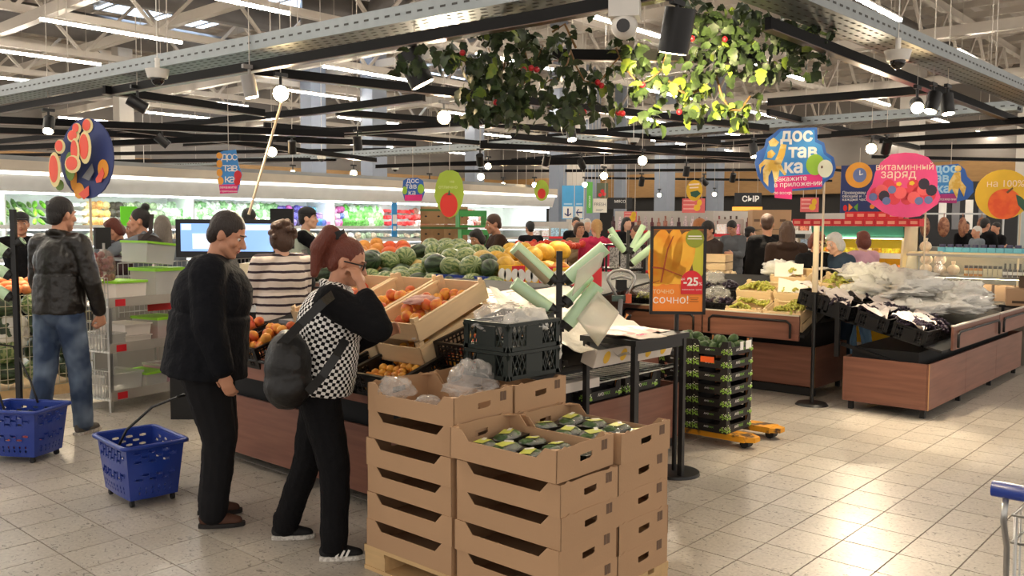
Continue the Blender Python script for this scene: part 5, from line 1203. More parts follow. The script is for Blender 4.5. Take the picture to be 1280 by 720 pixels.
for i, (x, y, z) in enumerate(((8.25, 4.5, .79), (8.25, 4.95, .79), (8.6, 4.75, .92), (8.25, 5.32, .79))):
    plastic_crate(PCB, .58, .385, (x+.05, y, z-.06), ['black crate of dark grapes with crumpled bag behind the mango poster', 'black crate of grapes further along the wing', 'black crate with film liner above the other grape crates', 'black crate of green fruit at the far end of the wing'][i], PI/2, 0, 0).scale = (.75, .8, .8)
    bunches(bunch_b if i < 3 else bunch_g, 7, TM((x+.05, y, z)), .3, .3, .04, 50+i, f'grape bunch in the {["poster side", "middle", "lined", "far"][i]} black crate of the wing', f'wing grapes {i}')
    crumple('plastic_bag', ['grey film bag rising from the black grape crate by the poster', 'film bag folded over the middle black crate of the wing', 'film bag in the raised black crate', 'film scrap at the far end of the wing'][i], 'bag', (x+.15, y+.1, z+.12), (.16, .16, .1), FILM, 70+i, amp=.4)
carton('cardboard_box', 'cardboard box of yellow grapes beside the ginger haired person', (8.95, 5.35, 1.0), PI/2, (.5, .35, .16), CARD)
bunches(bunch_g, 6, TM((8.95, 5.35, 1.12)), .4, .25, .03, 90, 'green grape bunch in the cardboard box on the wing', 'boxed grapes')
for i in range(3): carton('cardboard_box', f'low wooden-look punnet box, {ordw(i)} from the bottom of the pile near the phone reader', (10.2, 5.6, 1.0+i*.1), .3, (.5, .35, .09), CRATEW)
for i in range(8):
    t = tag(MB().prism([(0, 0), (.06, 0), (.06, .1), (.03, .13), (0, .1)], .05, TM((0, 0, 0), 0, PI/2)).build('punnet', CRATEW, None, (9.72+.0*i, 5.35-i*.075+.3, .98)), f'small pale punnet with grapes, {ordw(i)} in the row before the phone reader', 'punnet')
crumple('plastic_bag', 'white bag bundle held over the grapes by the person in glasses', 'bag', (9.2, 4.25, 1.16), (.22, .2, .12), FILMW, 80)
sheet('cover_sheet', 'white sheet with blue oval print draped over a carton on the wing', 'sheet', ((9.1, 3.2, 1.15), (9.6, 3.3, 1.18), (9.7, 3.9, 1.2), (9.2, 3.9, 1.22)), PAPER, 81, .05)

# ================= melon island =================
mel = podium_panels('melon_island', 'long walnut island heaped with watermelons and pumpkins behind the peaches', 6.25, 7.95, 4.9, 9.5, .08, .5)
fascia(mel, (-.16, 4.6), (-.16, 0), .74, .98, n=3, out=(-1, 0)); sh = MB(); slab(sh, (-.14, 0, .93), (-.14, 4.6, .93), (1.8, 4.6, 1.14), (1.8, 0, 1.14)); sh.build('sloped_shelf', BLKM, mel)
def mel_me(n, r, M, sq): 
    mb = MB(); mb.ell((0, 0, 0), (r*sq[0], r*sq[1], r*sq[2]), 16, 10); me = mb.mesh(n, M); return me
MEL = dict(w=mel_me('watermelon', .125, WMEL, (1.12, 1, .95)), d=mel_me('watermelon', .12, WMELD, (1.15, .95, .92)), o=mel_me('melon', .105, mat2('orange_melon_skin', 'e8a24a', 'd98f3a', 14), (1.05, 1, .97)), p=mel_me('pumpkin', .105, PUMPK, (1, 1, .85)), y=mel_me('melon', .11, YMEL, (1.25, .95, .9)), g=mel_me('melon', .12, GMEL, (1.1, 1, .95)))
MN = dict(w='watermelon', d='watermelon', o='melon', p='pumpkin', y='melon', g='melon'); ML = dict(w='pale striped watermelon in the heap behind the peaches', d='dark green watermelon in the heap behind the peaches', o='round orange melon heaped beside the checked vest', p='red orange pumpkin on the heap beside the orange melons', y='yellow oval melon in the pile near the brown jacket', g='netted beige melon lying on top of the watermelons')
rr = random.Random(12); mls = {}
for lay in range(2):
    for i in range(8):
        for j in range(17):
            x = 6.24+i*.235+lay*.12; y = 5.05+j*.262+lay*.13
            if lay and (i > 6 or rr.random() < .45): continue
            px = proj((x, y, 1.1))[0]
            if px > 700: continue
            if px < 520 and i > 2-(px < 490): kd = 'o' if px < 484 or rr.random() < .2 else 'p'
            elif px < 620: kd = 'd' if rr.random() < (.4 if i < 2 else .15) else 'w'
            else: kd = 'y' if i > 0 else 'd'
            if y < 5.75 and i < 2: continue
            if kd == 'w' and rr.random() < .06: kd = 'g'
            z = 1.02+i*.236*.106+.02+lay*.17
            o = linkd(MN[kd], MEL[kd], None, (x+rr.uniform(-.02, .02), y+rr.uniform(-.02, .02), z+rr.uniform(0, .03)), (rr.uniform(-.5, .5), rr.uniform(-.5, .5), rr.uniform(0, 6.3)), rr.uniform(.85, 1.1)); tag(o, ML[kd], MN[kd]); mls.setdefault(kd, []).append(o)
for kd, L in mls.items(): rank(L, ML[kd], ['', 'melons of kind '+MN[kd]+' '+kd][1])
for i in range(6):
    x, y = 6.5, 5.75-i*.17
    carton('melon_carton', f'{["yellow", "red"][i % 2]} melon carton with round fruit emblem, {ordw(i)} from the fruit heap', (x, y, 1.09), -PI/2, (.165, .3, .17), [YELP, REDP][i % 2], WHITEP)
for i in range(2):
    o = linkd('melon', MEL['o' if i % 2 else 'y'], None, (6.75+.05*(i % 2), 5.62-i*.19, 1.2), (0, 0, i)); tag(o, f'ripe {"orange" if i % 2 else "yellow"} melon behind the red cartons, {ordw(i)} from the heap', 'melon')
tb_ = MB().box((0, 0, 0), (.05, .75, .05)).build('blue_bar', BLUE, None, (6.2, 6.2, 1.13)); tag(tb_, 'blue trolley handle lying across the watermelon island edge', 'handle bar')
# produce beyond: tomatoes in cartons, dark cartons, newspaper trolley
BANC = mat2('banana_carton', 'a9815a', '97714d', 4, .45, .55, .8); GRNB = mat('carton_green_band', '4e6a3a', .7)
bi = 0
for lay in range(7):
    for q in range(2):
        p = atD(541+q*29, 300, 14.2); c = empty('banana_carton', f'brown printed fruit carton, {"bottom" if lay == 0 else "top" if lay == 6 else ordw(lay)+" layer"}, {"fridge side" if q == 0 else "aisle side"} of the tall stack', 'box', (p.x, p.y, lay*.278), math.radians(-45))
        MB().bb((-.185, -.25, 0), (.185, .25, .2)).build('carton_base', BANC, c); MB().bb((-.19, -.255, .2), (.19, .255, .235)).build('green_band', GRNB, c); MB().bb((-.185, -.25, .235), (.185, .25, .272)).build('carton_lid', BANC, c)
        hm = MB()
        for s in (-.1, .1): disc(hm, s, .12, .02, .014, -.252, .003, 10)
        hm.build('air_hole', BLKM, c)
GCR = mat('bright_green_plastic', '3f9a4a', .5)
for i in range(7):
    p = atD(606, 300, 13.2); c = empty('folding_crate', f'green folding crate, {ordw(i)} from the floor in the stack beside the banana cartons', 'crate', (p.x-.05*i, p.y-.0*i, i*.27), math.radians(-40)); MB().bb((-.2, -.3, 0), (.2, .3, .03)).bb((-.2, -.3, .03), (-.18, .3, .24)).bb((.18, -.3, .03), (.2, .3, .24)).build('crate_shell', GCR, c); MB().bb((-.2, -.3, .16), (.2, -.28, .24)).bb((-.2, .28, .16), (.2, .3, .24)).build('crate_end', GCR, c)
TOM = mat2('tomato_red', 'c8372a', 'd9502f', 8)
FM['tomato'] = fruit_me('tomato', .05, TOM, (1, 1, .85), 8, 6)
tc_ = atD(672, 300, 12.6)
tt = tag(MB().bb((-.7, -.7, 0), (.7, .7, 1.05)).build('display_table', LAM, None, (tc_.x, tc_.y, 0), (0, 0, 0)), 'walnut table under the tomato heap behind the bag roll stand', 'table')
for i in range(3):
    c = carton('cardboard_box', f'wide brown carton under the tomatoes, {ordw(i)} from the melon side', (tc_.x-.45, tc_.y+.45-i*.46, 1.05), -PI/2, (.44, .5, .24), CARD)
for i in range(11):
    for j in range(8):
        o = linkd('tomato', FM['tomato'], None, (tc_.x-.45+j*.1+rr.uniform(-.02, .02), tc_.y-.6+i*.11, 1.3+.012*j+rr.uniform(-.03, .03)), (rr.uniform(-1, 1), 0, 0), rr.uniform(.9, 1.2)); tag(o, 'red tomato in the broad heap on brown cartons', 'tomato', 'tomato heap')
DKC = mat2('dark_carton', '4a3026', '5d4031', 5, .45, .55, .7)
p0_ = atD(752, 330, 10.2)
for lay in range(5):
    for q in range(3): 
        b_ = empty('dark_carton', f'dark brown carton, {ordw(lay)} layer from the floor, {["melon side", "middle", "poster side"][q]} of the stack by the truck handle', 'box', (p0_.x+q*.29, p0_.y-q*.33, lay*.2), math.radians(-48)); MB().bb((-.2, -.15, 0), (.2, .15, .192)).build('carton_body', DKC, b_); MB().bb((-.16, -.153, .06), (.16, -.151, .13)).build('carton_label', mat('label_tan', '7a5a48', .7), b_)
p1 = atD(779, 330, 11.3)
nc = empty('newspaper_rack', 'black rack trolley with newspapers under the far bag rolls', 'rack', (p1.x, p1.y, 0), math.radians(-48))
for sx in (-.24, .24):
    for sy in (-.2, .2): MB().bb((sx-.015, sy-.015, 0), (sx+.015, sy+.015, 1.42)).build('upright', BLK, nc)
for z in (.3, .8, 1.1, 1.4): MB().bb((-.25, -.21, z), (.25, .21, z+.02)).build('rack_shelf', BLK, nc)
NEWS = mat2('newsprint', 'b9b5b0', '6d6a68', 60, .45, .6, .8)
for z in (.82, 1.12):
    for q in range(3): MB().bb((-.2+q*.14, -.205, z), (-.08+q*.14, -.19, z+.26)).build('newspaper', NEWS, nc)

# ================= cold cabinet along the left wall =================
FRW = mat('fridge_white', 'dcdcd8', .4); FRIN = mat('fridge_interior', 'e9eee9', .5); BEI = mat('canopy_beige', 'c7bba9', .5); LED = emat('led_strip', 'f4fbff', 8)
fx0, fx1, fy = -1.0, 14.6, 12.0
fr_ = empty('cold_cabinet', 'long open cold cabinet with white canopy along the far left side', 'cabinet', (fx0, fy, 0)); L = fx1-fx0
MB().bb((0, .75, 0), (L, .85, 2.5)).build('back_panel', FRIN, fr_); MB().bb((0, -.12, 2.04), (L, .85, 2.07)).build('canopy_soffit', FRIN, fr_)
cp = MB(); cp.add([(0, -.12, 2.05), (0, -.2, 2.24), (L, -.2, 2.24), (L, -.12, 2.05)], [(0, 1, 2, 3)]); cp.build('canopy_fascia', FRW, fr_)
MB().bb((0, -.24, 2.25), (L, -.1, 2.29)).build('canopy_light', emat('canopy_glow', 'fff8ee', 1.0), fr_); MB().bb((0, -.26, 2.29), (L, .5, 2.42)).build('canopy_top', BEI, fr_); MB().bb((0, .1, 2.42), (L, .8, 2.5)).build('service_box', mat('service_grey', '8f9293', .5), fr_)
MB().bb((0, -.02, 2.02), (L, .04, 2.04)).build('led_strip', LED, fr_)
MB().bb((0, -.1, 0), (L, .75, .5)).build('base', mat('fridge_base', '3a3c3e', .5), fr_)
lv = (1.58, 1.36, 1.16, .8)
for z in lv: 
    MB().bb((0, -.02, z), (L, .75, z+.02)).build('shelf', FRW, fr_); MB().bb((0, -.03, z-.005), (L, -.02, z+.05)).build('shelf_edge', FRW, fr_); MB().bb((0, .0, z-.02), (L, .03, z-.005)).build('shelf_led', emat('shelf_led_glow', 'f6fbff', 2.5), fr_)
for i in range(7): MB().bb((i*2.5, -.02, .5), (i*2.5+.02, .75, 2.04)).build('divider', FRIN, fr_)
PALS = {}
def pal_m(c, nm): 
    if c not in PALS: PALS[c] = mat2('goods_'+nm.replace(' ', '_')+'_'+c, c, tuple(min(1, int(c[i:i+2], 16)/255*1.25+.05) for i in (0, 2, 4)), 30, .4, .6, .4, .15)
    return PALS[c]
pk = MB(); pk.smooth = True; pk.ell((0, 0, 0), (.06, .045, .05), 8, 6); LO = random.Random(9)
def pack_mesh(nm, M, kind):
    mb = MB()
    if kind == 'long': mb.ell((0, 0, 0), (.03, .11, .03), 7, 6)
    elif kind == 'leaf': mb.smooth = True; mb.ell((0, 0, 0), (.075, .06, .085), 9, 7, jit=.3, rnd=LO)
    elif kind == 'box': mb.box((0, 0, 0), (.1, .08, .05))
    else: mb.ell((0, 0, 0), (.066, .05, .06), 8, 6)
    return mb.mesh(nm, M)
ZONES = [(0, 36, 'long', 'zucchini', ('6f8f4a', '4c6f35', '8fa85a', 'b7c08a')), (36, 58, 'long', 'green_pepper', ('8cc63a', '6fae35')), (58, 84, 'long', 'aubergine', ('22241f', '2f3327')), (84, 108, 'box', 'white_pack', ('d9d5cf', 'cfd6d0')), (108, 140, 'round', 'orange_pack', ('e2a860', 'd9985a', 'efc58a')), (140, 150, 'round', 'dark_pack', ('403a30',)), (150, 206, 'round', 'salad_pack', ('9fb38a', 'c9cfc0', '7f8a70')),
         (206, 345, 'leaf', 'leafy_bundle', ('a9c8a0', '86b07a', 'cfdcc8', '6f9a66')), (345, 378, 'round', 'purple_pack', ('5a55a0', '7d6fb0', '302a45', 'b05a9a')), (378, 400, 'round', 'blue_pack', ('3f7fc0', '7fb8dd', '8d6fb0')), (400, 428, 'round', 'pink_pack', ('d060a0', 'b79fc8', 'e090b8', '5f6fc0')), (428, 476, 'leaf', 'salad_bundle', ('7fbf6a', '5fae4a', 'dfe8d8')), (476, 518, 'box', 'red_pack', ('cf2f30', 'e0504a')), (518, 640, 'round', 'mixed_pack', ('c9c0b8', '8f6a5a', 'd9d0c8', 'b05048'))]
ZL = dict(zucchini='pale green courgette', green_pepper='bright green long pepper', aubergine='dark aubergine', white_pack='white wrapped vegetable tray', orange_pack='pale orange bag', dark_pack='dark packet', salad_pack='wrapped greyish salad pack', leafy_bundle='misted leafy herb bundle', purple_pack='violet salad packet', blue_pack='blue salad packet', pink_pack='pink salad packet', salad_bundle='fresh green salad bundle', red_pack='red box', mixed_pack='mixed small pack')
pm = {}; gl = {}
for row, (zb, n) in enumerate(((1.64, 3), (1.42, 1), (1.22, 1))):
    for lay in range(n):
        x = fx0+.2
        while x < fx1-.1:
            y = fy+.12+.2*lay; z = zb+.03+.11*lay; px = proj((x, y, z))[0]
            if -20 < px < 600:
                for (a, b, kd, nm, cols) in ZONES:
                    if a <= px < b or (a == 0 and px < 0):
                        if row > 0: kd, nm, cols = 'box' if px > 470 else 'round', 'chilled_tub', ('cfd2c6', 'b9a890', 'd8c0a8', '9fb090')
                        c = LO.choice(cols); key = (nm, c, kd)
                        if key not in pm: pm[key] = pack_mesh(nm, pal_m(c, nm), kd)
                        o = linkd(nm, pm[key], None, (x+LO.uniform(-.01, .01), y+LO.uniform(-.02, .02), z+LO.uniform(0, .02)), (LO.uniform(-.2, .2)+(.5 if kd == 'long' else 0), LO.uniform(-.3, .3), LO.uniform(-.4, .4)), LO.uniform(.9, 1.15)); tag(o, '', 'vegetable' if row == 0 else 'food tub'); gl.setdefault((nm, row, lay), []).append(o); break
            x += .085 if row == 0 else .125
for (nm, row, lay), L_ in gl.items():
    base = (ZL.get(nm) or 'small chilled food tub')+' in the cold cabinet, '+(['front', 'middle', 'rear'][lay]+' tier of top shelf' if row == 0 else ['', 'second shelf', 'third shelf'][row])
    for i, o in enumerate(sorted(L_, key=lambda o: o.location.x)): o['label'] = base.replace(' in the cold cabinet, ', f', {ordw(i)} along cabinet ', 1); o['group'] = f'{nm} {row} {lay}'
ps_ = empty('price_board', 'bright lime green price board hanging in the cold cabinet', 'sign', (plY(161, 270, 11.93))); MB().box((0, 0, 0), (.23, .01, .26)).build('board', mat('lime_sign', '6fe01f', .5, ), ps_); MB().box((0, 0, .1), (.0, .0, .0)).cyl((0, 0, .13), (0, 0, .18), .004, n=5).build('hook', SILV, ps_)
bs = empty('shelf_banner', 'narrow blue vertical shelf banner in front of the cold cabinet', 'sign', plY(493, 274, 11.9)); MB().box((0, 0, 0), (.12, .01, .62)).build('banner', BLUEP, bs); MB().box((0, -.008, .0), (.09, .004, .16)).box((0, -.008, -.16), (.07, .004, .08)).build('banner_print', WHITEP, bs)

# ================= vegetable bins, promo rack, scales on the left =================
WIREM = mat('pale_wire', 'b3ab93', .4, metal=.6)
bn_ = empty('wire_bin', 'tall pale wire pen holding watermelons and cabbages behind the leather jacket', 'bin', (2.3, 8.9, 0))
wm = MB(); 
for k in range(23): wm.cyl((k*.065, 0, .1), (k*.065, 0, .98), .0045, n=4)
for k in range(10): wm.cyl((0, 0, .1+k*.0975), (1.43, 0, .1+k*.0975), .0045, n=4)
for k in range(16): wm.cyl((1.43, k*.06, .1), (1.43, k*.06, .98), .0045, n=4); 
for k in range(10): wm.cyl((1.43, 0, .1+k*.0975), (1.43, .95, .1+k*.0975), .0045, n=4)
wm.build('wire_panel', WIREM, bn_); MB().bb((0, 0, .0), (1.43, .95, .1)).build('wood_pallet_base', PALW, bn_)
CAB = mat2('cabbage_green', '8f9a6a', 'a9b080', 9)
for i in range(5):
    for j in range(4):
        o = linkd('watermelon', MEL['d' if (i+j) % 3 else 'w'], None, (2.46+i*.27, 9.05+.0*j, .24+j*.21), (0, j, i)); tag(o, f'watermelon stacked in the wire pen, {ordw(i)} along, {ordw(j)} layer up', 'watermelon', 'pen watermelons')
crumple('plastic_bag', 'large milky bag inside the wire pen behind the jeans', 'bag', (3.05, 8.99, .62), (.14, .06, .2), FILMW, 91)
sw = [mat2('potato_skin', 'b98a5a', 'c79a6a', 14), mat2('carrot_orange', 'cf7a45', 'd98a55', 14)]
FM['sweet_potato'] = fruit_me('sweet_potato', .06, sw[1], (1.5, .9, .9), 8, 6)
for i in range(12):
    for j in range(3): 
        o = linkd('sweet_potato', FM['sweet_potato'], None, (2.25+i*.12, 9.1+j*.1, 1.02+.03*j), (0, 0, i*1.3)); tag(o, 'orange sweet potato heaped on the bin behind the leather jacket', 'vegetable', 'sweet potatoes')
rk = empty('promo_rack', 'wire promotion rack of food containers behind the man in the dark coat', 'rack', (3.36, 7.68, 0), .22)
for x in (.02, .93):
    for y in (.02, .55): MB().bb((x-.015, y-.015, 0), (x+.015, y+.015, 1.32 if y > .3 else 1.0)).build('upright', SILV, rk)
for z in (.1, .52, .92):
    MB().bb((0, 0, z), (.95, .57, z+.015)).build('shelf', FRW, rk); MB().bb((0, -.012, z), (.95, -.004, z+.085)).build('price_strip', mat('clear_strip', 'b9b2a8', .3, alpha=.7), rk)
    MB().bb((.06, -.016, z+.01), (.16, -.013, z+.07)).build('price_tag', REDP, rk)
    wm = MB()
    for k in range(14): wm.cyl((.0, k*.042, z), (.0, k*.042, z+.26), .003, n=4)
    wm.cyl((0, 0, z+.26), (0, .56, z+.26), .004, n=4).cyl((0, 0, z+.13), (0, .56, z+.13), .004, n=4); wm.build('wire_side', SILV, rk)
CLR = mat('translucent_box', 'd3d2cc', .2, alpha=.55, var=.05); LIME = mat('lime_lid', '8fd02a', .4)
def tub(x, y, z, w_, d_, h_, lab, lid=LIME, tilt=0, body=CLR):
    X = Matrix.LocRotScale(rk.location, rk.rotation_euler, None); t = empty('food_container', lab, 'container', X @ V((x, y, z)), 0); t.rotation_euler = (0, tilt, .22)
    b = MB().box((0, 0, h_*.45), (w_, d_, h_*.9), taper=1.06); b.build('tub', body, t); l_ = MB().box((0, 0, h_*.95), (w_*1.12, d_*1.12, h_*.1)); l_.build('lid', lid, t); return t
for i, (x, z, w_, h_, lab, lid, body) in enumerate(((.2, .12, .36, .2, 'clear food box with pale lid on the lowest rack shelf', CLR, CLR), (.55, .12, .22, .16, 'round-looking pale tub with lime lid on the lowest rack shelf', LIME, CLR), (.8, .12, .22, .2, 'pink patterned tub at the end of the lowest rack shelf', CLR, mat('pink_tub', 'c9a0a8', .5)), (.12, .54, .2, .14, 'clear storage box at the open end of the middle rack shelf', CLR, CLR), (.36, .54, .26, .1, 'white printed box, lower one on the middle rack shelf', PAPER, PAPER), (.36, .645, .26, .1, 'white printed box, upper one on the middle rack shelf', PAPER, PAPER), (.72, .54, .28, .24, 'clear tub with lime lid on the middle rack shelf', LIME, CLR), (.3, .94, .3, .2, 'stacked white containers on the upper rack shelf', LIME, PAPER), (.72, .94, .3, .3, 'tall clear container with lime lid on the upper rack shelf', LIME, CLR), (.62, 1.28, .3, .2, 'topmost clear container with lime lid tilted on the rack', LIME, CLR))): tub(x, .26, z, w_, .34, h_, lab, lid, .1 if i == 9 else 0, body)
MB().bb((0, 0, 0), (1, 1, 1)) 
red_ = empty('sale_board', 'red price board at the side of the promotion rack', 'sign', (4.05, 7.86, .45), .22); MB().box((.1, .3, .12), (.3, .01, .2)).build('board', REDP, red_); MB().box((.1, .3, .42), (.3, .01, .1)).build('upper_board', REDP, red_)
ONI = mat2('onion_red', '6d2b33', '8a4a45', 12)
FM['onion'] = fruit_me('onion', .035, ONI, (1, 1, .95), 8, 6)
for q in range(3):
    nb_ = empty('onion_net', f'net bag of red onions hanging by the promotion rack, {ordw(q)} one', 'bag', (3.2+.14*q, 7.98, 1.12)); mb = MB(); r = random.Random(q)
    for k in range(16): mb.ell((r.uniform(-.06, .06), r.uniform(-.05, .05), r.uniform(0, .26)), .034, 7, 5)
    stuff(mb.build('onions', ONI, nb_)); MB().ell((0, 0, .13), (.09, .08, .17), 10, 8).build('net', mat('onion_net', 'c9b0a0', .5, alpha=.25), nb_)
cg = empty('vegetable_bin', 'wire topped vegetable bin between the promotion rack and the cabinet shoppers', 'bin', (4.0, 8.9, 0), .2); wm = MB()
for k in range(30): wm.cyl((k*.06, 0, .7), (k*.06, 0, 1.25), .004, n=4)
for z in (.75, 1.0, 1.25): wm.cyl((0, 0, z), (1.8, 0, z), .006, n=5)
wm.build('wire_front', SILV, cg); MB().bb((0, .05, 0), (1.8, .42, 1.1)).build('bin_body', mat('bin_grey', '8a8780', .6), cg)
sc_ = empty('scales', 'grey weighing scale with dark display post beside the red haired person', 'scale', plY(128, 300, 9.2)); sc_.location.z = 0
MB().cyl((0, 0, 0), (0, 0, 1.45), .03, n=10).build('post', SILV, sc_); MB().box((0, 0, 1.5), (.16, .05, .22)).build('display', BLKM, sc_); MB().box((.3, .0, 1.28), (.35, .3, .03)).build('weighing_plate', SILV, sc_)
crumple('cabbage', 'pale wrapped cabbage lying on the weighing plate', 'vegetable', V(sc_.location)+V((.3, 0, 1.35)), (.15, .1, .07), mat('pale_cabbage', 'a9b59a', .4), 95)
# scales with big screens behind the man in the coat
scr = empty('scale_station', 'black self service scale station with two bluish screens behind the man', 'scale', (3.93, 6.76, 0), math.radians(-48)); scr.scale = (1.13, 1.13, 1)
MB().bb((-.4, -.05, 0), (.45, .5, .92)).build('cabinet', BLKM, scr); MB().bb((-.37, .05, 1.37), (.4, .1, 1.69)).build('monitor_frame', BLK, scr)
SCRM = emat('screen_glow', '7fa6e6', .36); SCW = emat('screen_white', 'd5e3fb', .36)
MB().bb((-.33, .042, 1.42), (.02, .049, 1.655)).bb((.06, .042, 1.42), (.36, .049, 1.655)).build('screen', SCRM, scr); MB().bb((-.24, .036, 1.44), (-.06, .041, 1.57)).bb((.1, .036, 1.6), (.34, .041, 1.645)).bb((-.32, .036, 1.6), (-.25, .041, 1.65)).build('screen_window', SCW, scr)
MB().bb((-.02, .12, .92), (.04, .16, 1.45)).build('monitor_post', BLK, scr); MB().bb((.12, -.02, 1.02), (.32, .2, 1.32)).build('label_printer', mat('printer_beige', 'cfc4a8', .5), scr); MB().cyl((.22, -.03, 1.2), (.22, -.02, 1.2), .02, n=12).build('printer_knob', BLKM, scr)
q_ = atD(352, 281, 8.4); rs = empty('display_screen', 'black upright display seen from behind above the striped sweater', 'screen', (q_.x, q_.y, 0), math.radians(-48)); MB().bb((-.11, 0, 1.42), (.11, .04, 1.8)).build('screen_body', BLKM, rs); MB().cyl((0, .02, 0), (0, .02, 1.42), .025, n=8).build('post', BLK, rs); MB().bb((.1, -.1, .92), (.45, .3, .96)).build('weighing_plate', SILV, scr)
gb = empty('waste_bin', 'grey plastic bin standing by the scale station', 'bin', (3.78, 5.38, .5), .0); MB().box((0, 0, .22), (.24, .2, .44), taper=1.1).build('bin_body', GREY, gb); MB().box((0, 0, .45), (.29, .25, .025)).build('bin_rim', GREY, gb); MB().bb((-.1, -.08, -.5), (.1, .08, 0)).build('bin_stand', BLKM, gb)
# ================= lit fruit cabinet, glass cabinet, far furniture on the right =================
CREAM = mat('cream_panel', 'e2cfa8', .45); TEALC = mat('teal_canopy', '3f8f7c', .5); DGR = mat('dark_green_print', '2f5a44', .5); YB = mat('yellow_back', 'e8c32a', .5)
lc = empty('fruit_cabinet', 'lit cabinet with green canopy and yellow shelves behind the grey haired person', 'cabinet', (12.0, 3.92, 0)); Wd = 1.25
MB().bb((.75, 0, 0), (.8, Wd, 1.65)).build('back_panel', YB, lc)
for y in (0, Wd-.03): MB().prism([(.0, 0), (.8, 0), (.8, 1.66), (.22, 1.66)], .03, Matrix(((1, 0, 0, 0), (0, 0, 1, y), (0, 1, 0, 0), (0, 0, 0, 1)))).build('end_panel', CREAM, lc)
cp = MB(); cp.add([(.2, 0, 1.50), (.2, Wd, 1.50), (.14, Wd, 1.66), (.14, 0, 1.66), (.8, 0, 1.66), (.8, Wd, 1.66)], [(0, 1, 2, 3), (3, 2, 5, 4)]); cp.build('canopy', TEALC, lc); MB().prism([(0, 0), (.6, 0), (.4, .06), (.25, .15), (0, .15)], .004, Matrix(((0, 0, 1, .19), (1, 0, 0, 0), (0, 1, 0, 1.505), (0, 0, 0, 1)))).build('canopy_print', DGR, lc)
CGL = emat('cabinet_strip', 'fff0c8', 6)
for i, z in enumerate((.55, .82, 1.08, 1.3)):
    MB().bb((.05+.04*i, .03, z-.03), (.75, Wd-.03, z)).build('shelf', CREAM, lc)
    MB().bb((.04+.04*i, .03, z-.07), (.05+.04*i, Wd-.03, z)).build('shelf_edge', WHITEP, lc); MB().bb((.18, .03, z+.19), (.21, Wd-.03, z+.2)).build('shelf_light', CGL, lc)
rr = random.Random(77)
for i, z in enumerate((.55, .82, 1.08, 1.3)):
    for j in range(9):
        o = linkd('fruit_pack', pack_mesh('fruit_pack', pal_m(rr.choice(('e8c23a', 'd9a03a', 'c8742f', 'efe0b0')), 'fruit'), 'box'), None, (12.25, 4.03+j*.13, z+.035), (0, 0, 0), 1.15); tag(o, f'yellow fruit pack in lit cabinet, {["bottom", "second", "third", "top"][i]} shelf, {ordw(j)} from the garlic side', 'fruit pack', f'lit cabinet packs {i}')
for lay in range(2):
    for j in range(12 if lay == 0 else 5):
        b = empty('red_box', f'red printed box on top of the lit cabinet, {"lower" if lay == 0 else "upper"} row, {ordw(j)} from the glass side', 'box', (12.28+.1*lay, 3.8+j*.145+(.3 if lay else 0), 1.662+lay*.1)); MB().bb((-.1, -.07, 0), (.1, .07, .098)).build('carton', REDP, b); MB().bb((-.1015, -.045, .03), (-.1, .045, .07)).build('print', mat('salmon_print', 'f09a80', .5), b)
GLASS = mat('cabinet_glass', 'e9eee9', .05, alpha=.16, var=0, spec=.6); STEELP = mat('steel_panel', '8c8880', .35, metal=.5)
gc_ = empty('glass_cabinet', 'low glass fronted cabinet with garlic and jars behind the bag heap', 'cabinet', (11.9, 2.35, 0)); W2 = 1.5
MB().bb((0, 0, 0), (.8, W2, .72)).build('base', STEELP, gc_); MB().bb((.1, 0, 1.02), (.8, W2, 1.04)).bb((.75, 0, .72), (.8, W2, 1.3)).build('inner_shelf', STEELP, gc_); MB().bb((.25, 0, 1.30), (.85, W2, 1.33)).build('top_shelf', CREAM, gc_)
gl_ = MB(); gl_.add([(-.02, 0, .72), (-.02, W2, .72), (.22, W2, 1.3), (.22, 0, 1.3)], [(0, 1, 2, 3)]); gl_.build('front_glass', GLASS, gc_)
for y in (0, W2-.012): MB().prism([(0, .72), (.8, .72), (.8, 1.3), (.24, 1.3)], .012, Matrix(((1, 0, 0, 0), (0, 0, 1, y), (0, 1, 0, 0), (0, 0, 0, 1)))).build('end_glass', GLASS, gc_)
MB().box((.2, W2/2, 1.295), (.03, W2, .03)).build('front_rail', SILV, gc_); MB().bb((.3, .03, 1.285), (.34, W2-.03, 1.297)).build('cabinet_light', CGL, gc_); MB().bb((.3, .03, 1.005), (.34, W2-.03, 1.017)).build('cabinet_light', CGL, gc_)
GAR = mat2('garlic_skin', 'ead9c0', 'd9bfa0', 12); JAR = mat('amber_jar', 'c98a3a', .2, coat=.5); JARW = mat('pale_jar', 'd9cfae', .2, coat=.5); JARD = mat('dark_bottle', '2a1a14', .2, coat=.5)
gn = MB(); gn.ell((0, 0, .07), (.075, .075, .07), 10, 7); gn.cyl((0, 0, .13), (0, 0, .18), .02, .03, 8); gnm = gn.mesh('garlic_net', GAR)
for i in range(3):
    for k in range(2 if i < 2 else 1):
        o = linkd('garlic_net', gnm, None, (12.15, 3.62-i*.165-k*.0, 1.04+k*.125)); tag(o, f'net of garlic bulbs in the glass cabinet, {"lower" if k == 0 else "upper"} {ordw(i)} from the lit cabinet', 'garlic')
o = linkd('garlic_net', gnm, None, (12.3, 3.68, 1.33)); tag(o, 'net of garlic alone on the top shelf of the glass cabinet', 'garlic')
